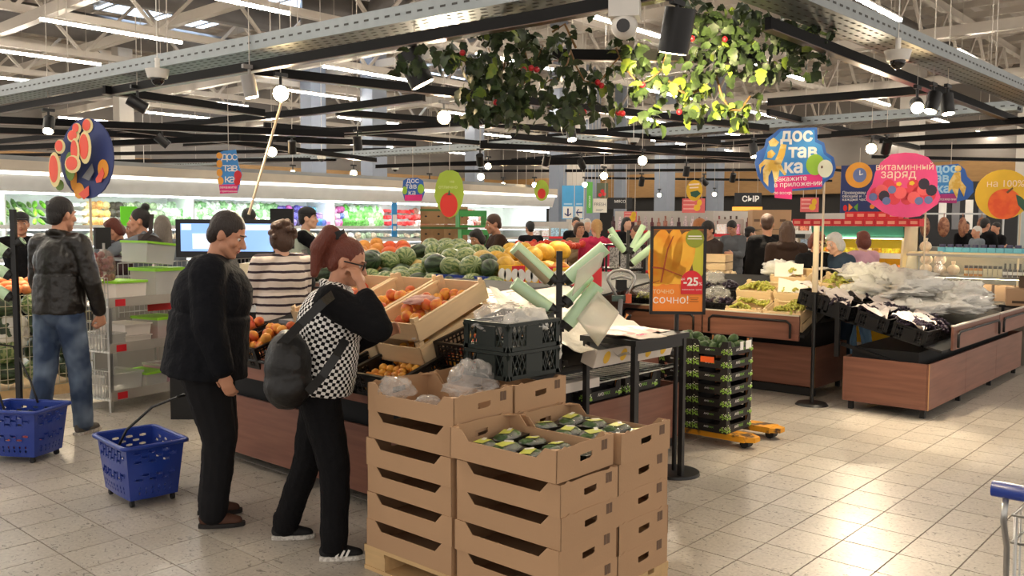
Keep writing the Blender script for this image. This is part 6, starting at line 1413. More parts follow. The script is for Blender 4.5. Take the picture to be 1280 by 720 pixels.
for i in range(13):
    M_ = JAR if i < 4 else JARW if i < 8 else JARD
    j = empty('jar', f'small {"amber" if i < 4 else "pale" if i < 8 else "dark sauce"} jar with black lid in the glass cabinet, {ordw(i)} from the garlic', 'jar', (12.15, 3.14-i*.055, 1.04)); MB().cyl((0, 0, 0), (0, 0, .1), .024, n=10).build('glass_body', M_, j); MB().cyl((0, 0, .1), (0, 0, .135 if i < 8 else .17), .022 if i < 8 else .012, n=10).build('lid', BLKM, j); MB().cyl((0, 0, .03), (0, 0, .07), .0246, n=10, caps=False).build('label', [JARW, WHITEP][i > 7], j)
SKY_ = mat('sky_print', '6fc0d8', .5)
for i in range(12):
    b = empty('jar_carton', f'little blue carton with round dark lids on the glass cabinet top, {ordw(i)} from the garlic', 'box', (12.4, 3.5-i*.098, 1.332)); MB().bb((-.05, -.046, 0), (.05, .046, .06)).build('carton', SKY_, b); MB().cyl((0, 0, .06), (0, 0, .1), .038, n=10).build('lid', mat('violet_lid', '4d4a68', .4), b)
RASP = mat2('berry_red', 'c93a45', 'd9626a', 30)
for i in range(4): o = tag(crumple('berry_pack', 'x', 'x', (12.05, 3.55-i*.17, .78), (.07, .07, .05), RASP, 100+i, 12, 8), f'pack of red berries low in the glass cabinet, {ordw(i)} from the lit cabinet', 'berry pack')
for i in range(3): carton('cardboard_box', f'brown box inside the glass cabinet, {ordw(i)} from the berries', (12.4, 2.98-i*.24, .73), 0, (.2, .2, .2), CARD)
rk2 = empty('box_rack', 'black rack holding brown cartons at the far end of the grape island', 'rack', (11.55, 1.95, 0)); 
for x in (0, .5):
    for y in (0, .62): MB().bb((x-.015, y-.015, 0), (x+.015, y+.015, .74)).build('upright', BLK, rk2)
MB().bb((-.03, -.03, .72), (.53, .66, .75)).build('rack_top', BLK, rk2)
HOLEP = mat('carton_hole', '4b3828', .8)
for i, (y, z) in enumerate(((2.42, .75), (2.12, .75))):
    b = empty('cardboard_box', ['brown carton with cut-out handles nearer the glass cabinet on the black rack', 'brown carton with cut-out handles at the outer end of the black rack'][i], 'box', (11.62, y, z), .25); MB().bb((-.18, -.14, 0), (.18, .14, .2)).build('carton_body', CARD, b); MB().bb((-.183, -.08, .03), (-.18, .08, .06)).bb((-.183, -.1, .11), (-.18, -.04, .15)).build('handle_hole', HOLEP, b)
carton('produce_box', 'dark brown tray of lime and yellow goods on the rack cartons', (11.75, 2.2, .96), .2, (.4, .5, .12), mat('dark_tray_card', '5a4634', .7)); crumple('plastic_bag', 'yellow green bag in the dark tray on the rack', 'bag', (11.75, 2.2, 1.1), (.15, .18, .05), mat('lime_bag', 'b8cf4a', .4), 111); crumple('plastic_bag', 'clear bag piled beside the glass cabinet top', 'bag', (12.0, 2.2, 1.35), (.2, .2, .16), FILM, 112)

# meat counter
MEAT = mat2('cured_meat', '7a4a38', 'a9785a', 14); 
p = atD(1203, 285, 20); mc = empty('meat_counter', 'deli counter with cured hams hanging over it far behind the berry sign', 'counter', (p.x, p.y, 0), math.radians(-55))
MB().bb((-1.4, 0, 0), (2.2, .8, 1.2)).build('counter_body', STEELP, mc); MB().bb((-1.4, .75, 1.95), (1.2, .8, 1.99)).bb((-1.4, .75, 1.2), (-1.36, .8, 2.6)).bb((1.16, .75, 1.2), (1.2, .8, 2.6)).build('hanging_rail', SILV, mc)
for i in range(5): o = tag(MB().ell((0, 0, 0), (.13, .09, .24), 10, 8).cyl((0, 0, .2), (0, 0, .32), .01, n=5).build('ham', MEAT, None, V((p.x, p.y, 1.66))+Rz(math.radians(-55)) @ V((-1.0+i*.42, .7, 0)), (0, 0, i)), f'cured ham hanging over the deli counter, {ordw(i)} from the berry sign', 'ham')
sw_ = empty('partition', 'dark shop front panel behind the deli counter', 'partition', atD(1215, 285, 24)); sw_.location.z = 0; sw_.rotation_euler = (0, 0, math.radians(-52)); MB().bb((-3, 0, 0), (1.2, .1, 2.9)).build('dark_panel', BLACKM, sw_); MB().bb((1.2, 0, 0), (4, .1, 2.9)).build('pale_panel', mat('pale_grey_panel', 'a9b0ae', .6), sw_)
for i in range(4): MB().bb((-.9+i*.35, -.02, 1.6), (-.7+i*.35, 0, 2.4)).build('hung_poster', [WHITEP, GREY][i % 2], sw_)

# ================= far gondolas, fascias and signs =================
def facing(x): return AWAY-math.pi/2-math.atan((x-640)/FPX)*.5
SHELFC = mat('gondola_shelf', 'b9b2aa', .5)
def gondola(label, x0, x1, D0, D1, h, cols, seed, levels=4, item='bottle', gl=None):
    a, b = atD(x0, 281, D0), atD(x1, 281, D1); d = b-a; L = math.hypot(d.x, d.y); g = empty('gondola', label, 'shelving', (a.x, a.y, 0), math.atan2(d.y, d.x), None)
    MB().bb((0, .45, 0), (L, .5, h)).build('back_panel', SHELFC, g); r = random.Random(seed); X = Matrix.LocRotScale(g.location, g.rotation_euler, None)
    for k in range(levels):
        z = .25+k*(h-.25)/levels; MB().bb((0, 0, z-.03), (L, .5, z)).build('shelf', SHELFC, g); MB().bb((0, -.01, z-.05), (L, 0, z+.01)).build('price_strip', [WHITEP, REDP][seed % 2], g)
    meshes = []
    for c in cols:
        mb = MB()
        if item == 'bottle': mb.cyl((0, 0, 0), (0, 0, .2), .045, n=8).cyl((0, 0, .2), (0, 0, .3), .02, n=8)
        else: mb.bb((-.09, -.09, 0), (.09, .09, .2))
        meshes.append(mb.mesh(item, pal_m(c, item)))
    for k in range(levels):
        z = .25+k*(h-.25)/levels
        if z < 1.1: continue
        n = int(L/(.14 if item == 'bottle' else .22))
        for i in range(n):
            o = linkd(item, r.choice(meshes), None, X @ V(((i+.5)*L/n, .14, z+.001)), g.rotation_euler, r.uniform(.9, 1.1)); tag(o, f'small {item} on the {gl}, {ordw(i)} along its {ordw(levels-1-k)} shelf from the top', item, f'{gl} {k}')
    return g
gondola('long far gondola of dark bottles behind the bag roll stands', 760, 885, 19.5, 18.5, 1.98, ('5a2a30', '3a2024', '8a5a4a', 'a9989a'), 1, 4, 'bottle', 'dark bottle gondola')
gondola('far gondola of bottles near the black cheese sign', 885, 950, 19.5, 20, 2.0, ('6a3a3a', '4a3a30', 'b09a90'), 2, 4, 'bottle', 'cheese sign gondola')
gondola('low gondola of pink and white packs beside the phone reader', 893, 926, 18.2, 18, 1.8, ('d98aa0', 'e8c0b0', 'c0506a', 'f0e0d8'), 3, 5, 'carton', 'pink pack gondola')
gondola('far gondola of red and white packs behind the brown jacket', 640, 712, 22, 22, 1.75, ('c85a6a', 'e0d0d0', 'd07a80', '8fb0c8'), 5, 4, 'carton', 'pale pack gondola')
gondola('far gondola of mixed boxes above the pale bottles to the right', 985, 1046, 16.5, 15.5, 1.9, ('c9b8a8', 'd07a5a', '8a97a8', 'e0d8d0'), 6, 5, 'carton', 'mixed box gondola')
for i in range(3):
    for k in range(5):
        p = atD(945+i*16, 300, 18.2); b = empty('cardboard_box', f'large plain brown carton, {ordw(k)} from the floor, {["poster side", "middle", "coat side"][i]} column of the carton wall', 'box', (p.x, p.y, k*.4), math.radians(-50)); MB().bb((-.13, -.2, 0), (.13, .2, .39)).build('carton_body', CARD, b); MB().bb((-.1, -.203, .15), (.02, -.2, .2)).build('carton_print', PRINT, b)
def board(name, label, x, y, D, w, h, M, rz=None, hang=True):
    p = atD(x, y, D); b = empty(name, label, 'sign', p, facing(x) if rz is None else rz); MB().bb((-w/2, 0, -h/2), (w/2, .02, h/2)).build('panel', M, b)
    if hang:
        for s in (-.35, .35): MB().cyl((w*s, .01, h/2), (w*s, .01, max(h/2+.05, 7.0-p.z)), .006, n=5).build('hanger', WHITE_STEEL, b)
    return b
k = 28/1104
b = board('cheese_sign', 'black hanging shop sign with white letters far behind', 935, 249, 28, 33*k, 16*k, BLACKM); text('sign_text', 'СЫР', .24, WHITEP, b, (.08, -.004, 0), RXV, .002, bold=.008); MB().bb((-.45, 0, -.36), (.45, .3, -.24)).build('lit_pelmet', emat('warm_pelmet', 'e89a3c', .4), b)
b = board('shop_sign', 'black hanging fascia with small white word left of the far columns', 775, 254, 28, 30*k, 14*k, BLACKM); text('sign_text', 'МЯСО', .12, WHITEP, b, (.0, -.004, .05), RXV, .002)
k = 24/1104
for i, (x, w_, ch) in enumerate(((710, 15, '↓'), (724, 11, '←'))):
    b = board('direction_sign', ['tall blue hanging sign with downward arrow', 'tall blue hanging sign with arrow pointing to the side'][i], x, 253, 24, w_*k, 42*k, mat('sign_blue', '4fa8df', .5)); MB().bb((-w_*k*.42, -.004, -20*k), (w_*k*.42, 0, -5*k)).build('white_field', WHITEP, b)
    ar = MB(); A = 5*k
    if i == 0: poly(ar, [(-.02, A), (.02, A), (.02, -A*.6), (.09, -A*.1), (.09, -A*.5), (0, -A), (-.09, -A*.5), (-.09, -A*.1), (-.02, -A*.6)], -.005, .003)
    else: poly(ar, [(A*.8, -.02), (A*.8, .02), (-A*.4, .02), (0, .09), (-A*.25, .09), (-A*.8, 0), (-A*.25, -.09), (0, -.09), (-A*.4, -.02)], -.005, .003)
    o = ar.build('arrow', NAVYP, b); o.location = (0, 0, -12.5*k); MB().bb((-w_*k*.35, -.004, -3*k), (w_*k*.35, 0, -1*k)).build('pale_wave', mat('pale_blue', 'a9d4ee', .5), b)
b = board('fresh_sign', 'white hanging sign reading FRESH beside a green strip', 750, 257, 23.5, 17*k, 17*k, mat('ivory_sign', 'e4ddd0', .5)); text('sign_text', 'FRESH', 5.4*k, GREY, b, (0, -.004, .03), RXV, .002); MB().bb((-5*k, -.004, -5*k), (4*k, 0, -4.4*k)).bb((-5*k, -.004, -6.6*k), (2*k, 0, -6*k)).build('small_lettering', GREY, b)
b = board('green_strip_sign', 'narrow vertical green hanging sign beside the FRESH sign', 737, 247, 23.4, 7*k, 38*k, mat('sign_green', '5fae4a', .5)); text('sign_text', 'свежее', 4*k, WHITEP, b, (.0, -.004, -5*k), (PI/2, -PI/2, 0), .002)
b = board('fruit_photo_sign', 'hanging photo sign of red cherries above the FRESH sign', 753, 238, 23.6, 14*k, 18*k, mat('photo_dark', '59604a', .6)); cm = MB()
for (x, z) in ((-.06, -.12), (.05, -.1), (0, -.02)): disc(cm, x, z, .05, .05, -.003, .003, 14)
cm.build('cherries', REDP, b)
for i, (x, y, D, w_, h_) in enumerate(((867, 257, 17, 28, 18), (1012, 256, 17, 22, 18), (788, 271, 18, 16, 13), (652, 272, 22, 16, 12))):
    q = D/1104; b = board('promo_sign', ['coral striped hanging sign under the yellow cucumber sign', 'coral striped hanging sign below the big delivery sign', 'small coral sign beside the far bag rolls', 'small coral sign behind the brown jacket'][i], x, y, D, w_*q, h_*q, mat('coral_sign', 'e0696a', .5)); st_ = MB()
    for s in range(3): st_.bb((-w_*q*.45, -.003, h_*q*(.3-s*.28)), (w_*q*.05, 0, h_*q*(.38-s*.28)))
    st_.build('stripes', mat('coral_pale', 'f0b0a8', .5), b); dm = MB(); disc(dm, w_*q*.15, -h_*q*.15, 4*q, 4*q, -.004, .003); disc(dm, w_*q*.25, h_*q*.2, 3*q, 4*q, -.004, .003); dm.build('fruit_print', YELP, b)
# second cooler deep in the middle with hung dark bundles
a = atD(588, 281, 19); b_ = empty('wall_cooler', 'small bright cooler with hanging dark bundles behind the banana cartons', 'cabinet', (a.x, a.y, 0), math.radians(-25)); MB().bb((0, .5, 0), (1.5, .55, 2.2)).build('back_panel', FRIN, b_); MB().bb((0, 0, 2.12), (1.5, .55, 2.25)).build('canopy', FRW, b_); MB().bb((.02, .0, 2.1), (1.48, .05, 2.12)).build('led_strip', LED, b_); MB().bb((0, 0, 1.3), (1.5, .5, 1.33)).build('shelf', FRW, b_)
X = Matrix.LocRotScale(b_.location, b_.rotation_euler, None)
for i in range(4):
    for j in range(3): o = tag(MB().ell((0, 0, 0), (.09, .06, .1), 8, 6).build('dark_bundle', pal_m(['2c3a2c', '4a6a4a', '3a2f2a', 'd9d5cd'][i], 'bundle'), None, X @ V((.2+.36*i, .4, 1.52+.22*j))), f'dark hanging bundle in the bright cooler, {ordw(i)} across, {ordw(j)} up', 'vegetable', 'cooler bundles')
MB().bb((1.55, .3, 1.75), (1.95, .33, 2.25)).build('bright_poster', emat('lit_poster', 'cfe6f2', .35), b_)

# ================= shaped signs of the produce area =================
def shape_sign(name, label, cx, cy, D, outline, M, rz=None, pole=None, thick=.012, hang=None, sx=1.0):
    p = atD(cx, cy, D); q = D/1104; s = empty(name, label, 'sign', p, facing(cx) if rz is None else rz); T = lambda x, y: ((x-cx)*q*sx, (cy-y)*q)
    m_ = MB(); m_.prism([T(*t) for t in outline], thick, Matrix(((1, 0, 0, 0), (0, 0, -1, thick), (0, 1, 0, 0), (0, 0, 0, 1)))); m_.build('panel', M, s)
    if pole:
        t = T(*pole); MB().cyl((t[0], thick+.012, t[1]+.2), (t[0], thick+.012, -p.z+.9), .011, n=8).build('pole', mat('beige_pole', 'c9b79d', .4), s)
    if hang:
        MB().cyl((0, .005, T(cx, hang)[1]), (0, .005, 2.9-p.z if p.z < 2.8 else .5), .004, n=5).build('hanger', WHITE_STEEL, s)
    s['q'] = 0; del s['q']
    return s, T, q
def el(cx, cy, rx, ry, n=28): return [(cx+rx*math.cos(2*PI*k/n), cy-ry*math.sin(2*PI*k/n)) for k in range(n)]
def art(s, T, name, polys, M, y=-.001, t=.002):
    m_ = MB()
    for pts in polys: poly(m_, [T(*c) for c in pts], y, t)
    return m_.build(name, M, s)
SB = mat('delivery_blue', '3f8fd6', .5); SBD = mat('delivery_deep_blue', '2d5fb0', .5); BAN = mat2('banana_print', 'efd489', 'e0b24a', 14); APG = mat('apple_green', '9cc83a', .45); APC = mat('apple_flesh', 'ecebd0', .5)
ol = [(945, 204), (947, 190), (956, 184), (958, 174), (966, 168), (974, 161), (1019, 160), (1020, 175), (1028, 179), (1031, 191), (1040, 197), (1043, 210), (1040, 221), (1030, 228), (1026, 236), (986, 239), (966, 241), (958, 234), (949, 220)]
s, T, q = shape_sign('delivery_sign', 'big blue delivery sign with banana and apple on a leaning pole', 994, 204, 9.0, ol, SBD, pole=(1030, 228))
art(s, T, 'blue_field', [[(955, 200), (961, 180), (976, 164), (1016, 163), (1017, 178), (1025, 182), (1028, 193), (1037, 200), (1039, 211), (1034, 222), (1024, 226), (985, 232)]], SB, -.0005)
for tx, x, y, sz in (('дос', 995, 170, 22), ('тав', 1003, 190, 22), ('ка', 992, 209, 22)): text('sign_text', tx, sz*q, WHITEP, s, (T(x, y)[0], -.004, T(x, y)[1]), RXV, .001, bold=.006)
art(s, T, 'pink_strip', [[(970, 221), (1027, 217), (1027, 233), (991, 236), (991, 249), (970, 247)]], PINKP, -.003)
text('sign_text', 'закажите', 8.5*q, WHITEP, s, (T(989, 223.5)[0], -.0065, T(989, 223.5)[1]), (PI/2, -.05, 0), .001); text('sign_text', 'в приложении', 8.5*q, WHITEP, s, (T(998, 230)[0], -.0065, T(998, 230)[1]), (PI/2, -.05, 0), .001); text('sign_text', 'по воскр.', 5*q, WHITEP, s, (T(980, 241)[0], -.0065, T(980, 241)[1]), RXV, .001)
art(s, T, 'banana', [[(976, 180), (983, 181), (981, 194), (977, 205), (970, 206), (968, 203), (973, 192)], [(950, 206), (957, 199), (968, 200), (976, 204), (980, 212), (984, 218), (981, 219), (975, 212), (974, 222), (970, 230), (966, 212), (962, 220), (962, 233), (956, 226), (955, 212), (958, 205), (953, 209), (952, 217)], [(961, 177), (967, 172), (974, 178), (970, 183), (963, 183)], [(960, 190), (965, 187), (970, 192), (965, 198), (960, 197)]], BAN, -.0045)
art(s, T, 'apple', [el(1018, 206, 11, 13)], APG, -.0045); art(s, T, 'apple_half', [el(1030, 211, 9, 11)], APC, -.007); art(s, T, 'apple_core', [el(1026, 209, 1.2, 1.8, 8)], BROWNB, -.009)
# berry sign
ol = el(1132, 222, 37, 30)[0:15]+[(1092, 238), (1086, 246), (1087, 254), (1096, 258), (1106, 266), (1120, 271), (1140, 272), (1156, 268), (1163, 259), (1171, 254), (1173, 245), (1167, 238)]
ol = [(1169, 222), (1166, 208), (1157, 197), (1143, 192), (1130, 191), (1114, 193), (1102, 203), (1096, 215), (1093, 230), (1087, 240), (1086, 250), (1096, 257), (1105, 264), (1118, 270), (1136, 272), (1150, 270), (1162, 261), (1170, 255), (1173, 246), (1169, 236)]
s, T, q = shape_sign('berry_sign', 'bright pink sign with a heap of berries over the glass cabinet', 1132, 232, 10.5, ol, mat('hot_pink_sign', 'ec4a86', .45), pole=(1157, 262))
text('sign_text', 'витаминный', 11.5*q, mat('peach_print', 'f6d9c0', .5), s, (T(1130, 209)[0], -.003, T(1130, 209)[1]), RXV, .001); text('sign_text', 'заряд', 15*q, MATS['peach_print'], s, (T(1123, 218)[0], -.003, T(1123, 218)[1]), RXV, .001)
art(s, T, 'raspberry', [el(x, y, 7.5, 8, 14) for x, y in ((1112, 232), (1119, 248), (1132, 243), (1148, 240), (1134, 248), (1121, 238), (1160, 244), (1141, 232), (1098, 242))], mat('raspberry_print', 'e03a48', .45), -.002); art(s, T, 'raspberry', [el(x, y, 7.5, 7.5, 14) for x, y in ((1126, 241), (1142, 247), (1153, 237), (1104, 238))], mat('raspberry_pale', 'ee5f62', .45), -.004)
art(s, T, 'blackberry', [el(x, y, 6.5, 7, 12) for x, y in ((1107, 245), (1153, 230), (1162, 238))], mat('blackberry_print', '2f2436', .45), -.006); art(s, T, 'blueberry', [el(x, y, 5, 5, 12) for x, y in ((1094, 246), (1110, 251), (1116, 237), (1148, 251), (1159, 250))], mat('blueberry_print', '6a76a8', .45), -.0065); art(s, T, 'berry_star', [el(1124, 230, 3.5, 3, 5), el(1139, 229, 3.5, 3, 5)], YELP, -.006)
# clock poster, second delivery sign, orange sign
s, T, q = shape_sign('clock_poster', 'navy hanging poster with an orange clock ring behind the berry sign', 1074, 236, 14, [(1052, 207), (1098, 206), (1098, 265), (1052, 266)], NAVYP, hang=207)
art(s, T, 'orange_ring', [el(1073, 219, 16, 16)], mat('ring_orange', 'f0a53a', .5), -.002); art(s, T, 'clock_face', [el(1074, 219, 8, 9)], mat('clock_blue', '6a7db0', .5), -.004); art(s, T, 'clock_hand', [[(1073.4, 219), (1073.4, 213), (1074.6, 213), (1074.6, 219)], [(1074, 218), (1078, 217), (1078, 218), (1074, 219.4)]], WHITEP, -.006)
for i, tx in enumerate(('Проверяем свежесть', 'овощей и фруктов', 'каждый час')): text('sign_text', tx, 5*q, WHITEP, s, (T(1054, 241+i*4.2)[0], -.002, T(1054, 241+i*4.2)[1]), RXV, .001, align='LEFT')
art(s, T, 'fruit_icon', [el(1058, 260, 2.5, 4, 10)], REDP, -.002); art(s, T, 'fruit_icon', [[(1062, 264), (1062, 254), (1067, 259)]], ORANGEP, -.002); art(s, T, 'fruit_icon', [[(1073, 264), (1073, 254), (1068, 259)]], GREENP, -.002); art(s, T, 'fruit_icon', [el(1090, 258, 3, 3, 10)], ORANGEP, -.002)
ol = [(1160, 208), (1196, 205), (1204, 212), (1207, 221), (1214, 228), (1215, 240), (1208, 249), (1196, 252), (1195, 254), (1160, 252)]
s, T, q = shape_sign('delivery_sign', 'second blue delivery sign with bananas half behind the berry sign', 1188, 230, 13, ol, SBD, hang=206)
art(s, T, 'blue_field', [[(1161, 210), (1192, 208), (1200, 216), (1196, 240), (1161, 243)]], SB, -.0005)
for tx, x, y in (('дос', 1182, 211), ('ав', 1178, 223), ('ка', 1180, 236)): text('sign_text', tx, 15*q, mat('pale_blue', 'a9d4ee', .5), s, (T(x, y)[0], -.004, T(x, y)[1]), RXV, .001, bold=.006)
art(s, T, 'pink_strip', [[(1164, 243), (1196, 242), (1196, 254), (1164, 253)]], mat('deep_pink', 'b0307a', .5), -.003); text('sign_text', 'в приложении', 4.5*q, WHITEP, s, (T(1180, 249)[0], -.006, T(1180, 249)[1]), RXV, .001); art(s, T, 'banana', [[(1186, 228), (1192, 216), (1199, 215), (1200, 226), (1206, 234), (1204, 246), (1198, 234), (1196, 248), (1190, 236), (1186, 240)], el(1196, 211, 4, 4, 8)], BAN, -.005)
s, T, q = shape_sign('orange_sign', 'round yellow sign with a big orange at the picture edge', 1254, 243, 11, el(1254, 243, 32, 31), mat('sign_yellow', 'e3b52a', .5), pole=(1275, 265))
text('sign_text', 'на 100%', 12*q, MATS['peach_print'], s, (T(1256, 230)[0], -.003, T(1256, 230)[1]), RXV, .001); art(s, T, 'orange_fruit', [el(1256, 255, 19, 19)], mat2('orange_print_skin', 'ee6a2f', 'e2552a', 9), -.002); art(s, T, 'leaf', [[(1268, 243), (1274, 246), (1282, 254), (1290, 270), (1280, 266), (1271, 256)]], DGR, -.004); art(s, T, 'twig', [[(1257, 240), (1264, 234), (1265, 236), (1259, 242)]], BROWNB, -.004)
# watermelon sign
s, T, q = shape_sign('watermelon_sign', 'round navy sign with watermelon slices standing out from it', 108, 198, 7.3, el(108, 198, 30, 50), NAVYP, math.radians(-75), pole=(108, 240), sx=1.62)
ROSE = mat('melon_rose', 'ee5a44', .45); RIND = mat('melon_rind_pale', 'e9d79a', .5); RG = mat('rind_green', '6f8f3a', .5)
cut = empty('x', 'x', 'x'); bpy.data.objects.remove(cut)
for (x, y, rx, ry, st) in ((111, 158, 6, 9, .0), (101, 161, 5, 7, .02), (97, 170, 7, 8, .02), (86, 183, 6, 9, .06), (84, 212, 7, 22, .1), (117, 186, 7, 20, .08), (107, 190, 5, 16, .09), (105, 206, 9, 11, .1)):
    art(s, T, 'melon_slice', [el(x, y, rx, ry, 18)], RIND, -.003-st, .003); art(s, T, 'melon_flesh', [el(x-1, y-1, rx*.72, ry*.78, 16)], ROSE, -.0065-st, .003)
art(s, T, 'green_melon', [el(97, 208, 6, 18, 14), el(84, 231, 5, 7, 12)], RG, -.062, .003); art(s, T, 'orange_slice', [el(127, 212, 6, 12, 16), el(99, 238, 6, 10, 16), el(93, 220, 4, 18, 12)], mat('orange_slice', 'e89a2f', .5), -.0032, .002); art(s, T, 'pale_disc', [[(106, 222), (118, 205), (120, 215), (114, 226)]], GREY, -.03, .002)
art(s, T, 'melon_wedge', [[(119, 224), (127, 210), (129, 218), (125, 228), (120, 229)], [(99, 242), (111, 232), (111, 244), (105, 249)]], ROSE, -.009, .003)
# left delivery sign, tomato signs, cucumber, third delivery sign
s, T, q = shape_sign('delivery_sign', 'narrow blue delivery sign with red tomato over the cold cabinet', 286, 215, 8.2, [(272, 192), (280, 189), (295, 187), (298, 206), (302, 218), (299, 230), (296, 241), (275, 242)], SB, hang=188)
for tx, x, y in (('дос', 286, 196), ('тав', 287, 210), ('ка', 286, 224)): text('sign_text', tx, 14*q, WHITEP, s, (T(x, y)[0], -.002, T(x, y)[1]), RXV, .001, spacing=.75)
art(s, T, 'pink_strip', [[(274, 231), (297, 230), (296, 241), (275, 242)]], PINKP, -.002); text('sign_text', 'закажите', 4.5*q, WHITEP, s, (T(285, 234)[0], -.005, T(285, 234)[1]), RXV, .001); text('sign_text', 'в приложении', 3.2*q, WHITEP, s, (T(285, 239)[0], -.005, T(285, 239)[1]), RXV, .001); art(s, T, 'tomato', [el(297, 219, 4.5, 6), el(296, 227, 4, 4.5)], REDP, -.004); art(s, T, 'fruit_column', [el(275, 195, 3.5, 4), el(275, 205, 3.5, 5), el(275, 216, 3.5, 5), el(276, 226, 3.5, 5)], mat('ring_orange', 'f0a53a', .5), -.004)
s, T, q = shape_sign('tomato_sign', 'lime green oval sign with one big red tomato in front of the banana cartons', 562, 243, 10, [(562-4, 213), (550, 217), (545, 230), (543, 245), (548, 260), (556, 270), (562, 273), (570, 269), (577, 257), (580, 242), (578, 226), (573, 216), (566, 213)], mat('lime_sign_soft', 'a9c23f', .5), hang=214)
art(s, T, 'tomato', [el(561, 256, 11, 15.5)], mat('tomato_print', 'e2352a', .45), -.002); text('sign_text', 'на', 5*q, mat('pale_lime', 'dfe6a0', .5), s, (T(565, 227)[0], -.002, T(565, 227)[1]), RXV, .001); text('sign_text', 'отлично', 6*q, MATS['pale_lime'], s, (T(560, 234)[0], -.002, T(560, 234)[1]), RXV, .001); art(s, T, 'stalk', [[(560, 243), (561, 238), (562, 238), (563, 243), (566, 244), (557, 244)]], DGR, -.004)
s, T, q = shape_sign('tomato_sign', 'small far lime oval sign with a red tomato', 677, 238, 17, el(677, 238, 9, 13), mat('lime_sign_soft', 'a9c23f', .5), hang=226); art(s, T, 'tomato', [el(677, 242, 5, 6.5)], MATS['tomato_print'], -.002)
s, T, q = shape_sign('cucumber_sign', 'yellow oval hanging sign with cut cucumbers', 868, 238, 16.6, el(868, 238, 10, 13), mat('sign_yellow', 'e3b52a', .5), hang=226); art(s, T, 'cucumber', [[(863, 240), (872, 238), (876, 242), (870, 247), (864, 245)]], DGR, -.002); art(s, T, 'lettering', [[(861, 230), (874, 229), (874, 231), (861, 232)], [(862, 234), (873, 233.4), (873, 235), (862, 235.6)]], MATS['peach_print'], -.002)
s, T, q = shape_sign('delivery_sign', 'small blue delivery sign with green fruit near the tomato sign', 516, 237, 14, [(504, 226), (509, 223), (522, 222), (529, 226), (531, 240), (527, 251), (506, 251), (503, 240)], SBD, hang=223)
for tx, x, y in (('дос', 516, 226), ('тав', 514, 233), ('ка', 515, 241)): text('sign_text', tx, 9*q, WHITEP, s, (T(x, y)[0], -.002, T(x, y)[1]), RXV, .001)
art(s, T, 'pink_strip', [[(506, 244), (528, 243), (527, 251), (506, 251)]], PINKP, -.002); art(s, T, 'green_fruit', [el(526, 236, 4, 6), el(506, 238, 3, 5)], APG, -.004)
# leaning beige pole
a, b = atD(352, 128, 7.0), atD(311, 268, 7.2); d = (b-a); lp_ = tag(MB().cyl(a, b, .011, n=8).build('leaning_pole', MATS['beige_pole']), 'thin beige pole leaning from the lit spotlight down behind the man', 'pole')
# lamp post of the promo scales, white upright beside leather jacket

# ================= spotlights, cameras =================
LENS = emat('spot_lens', 'ffd9a0', SPOT_E); LENSD = mat('spot_lens_off', '3a3230', .3); SILC = mat('lamp_silver', '8e8a86', .4)
def spot(x, y, z, aim, lit, label, r=.06, l=.17, M=None, energy=0):
    p = at(x, y, z); s = empty('spotlight', label, 'lamp', p); M = M or BLK
    d = V(aim).normalized(); top = V((0, 0, .14))
    MB().box((0, 0, .15), (.12, .03, .03)).build('track_adapter', M, s); MB().cyl((0, 0, .16), (0, 0, 7.3-p.z), .004, n=4).build('hanger', WHITE_STEEL, s); MB().cyl((0, 0, 0), (0, 0, .14), .012, n=8).build('arm', M, s)
    can = MB().cyl(-d*l*.5, d*l*.5, r, r, 18).build('can', M, s)
    MB().cyl(d*l*.5, d*(l*.5+.004), r*.86, n=18).build('lens', LENS if lit else LENSD, can)
    if energy:
        ld = bpy.data.lights.new('spot_lamp', 'SPOT'); ld.energy = energy; ld.color = (1, .82, .58); ld.spot_size = math.radians(55); ld.spot_blend = .6; ld.shadow_soft_size = .05
        lo = bpy.data.objects.new('spot_lamp', ld); COL.objects.link(lo); lo.parent = s; lo.location = d*(l*.5+.02); lo.rotation_euler = d.to_track_quat('-Z', 'Y').to_euler()
    return s
def toc(p, up=0): 
    v = CC-V(p); v.normalize(); return (v.x, v.y, v.z+up)
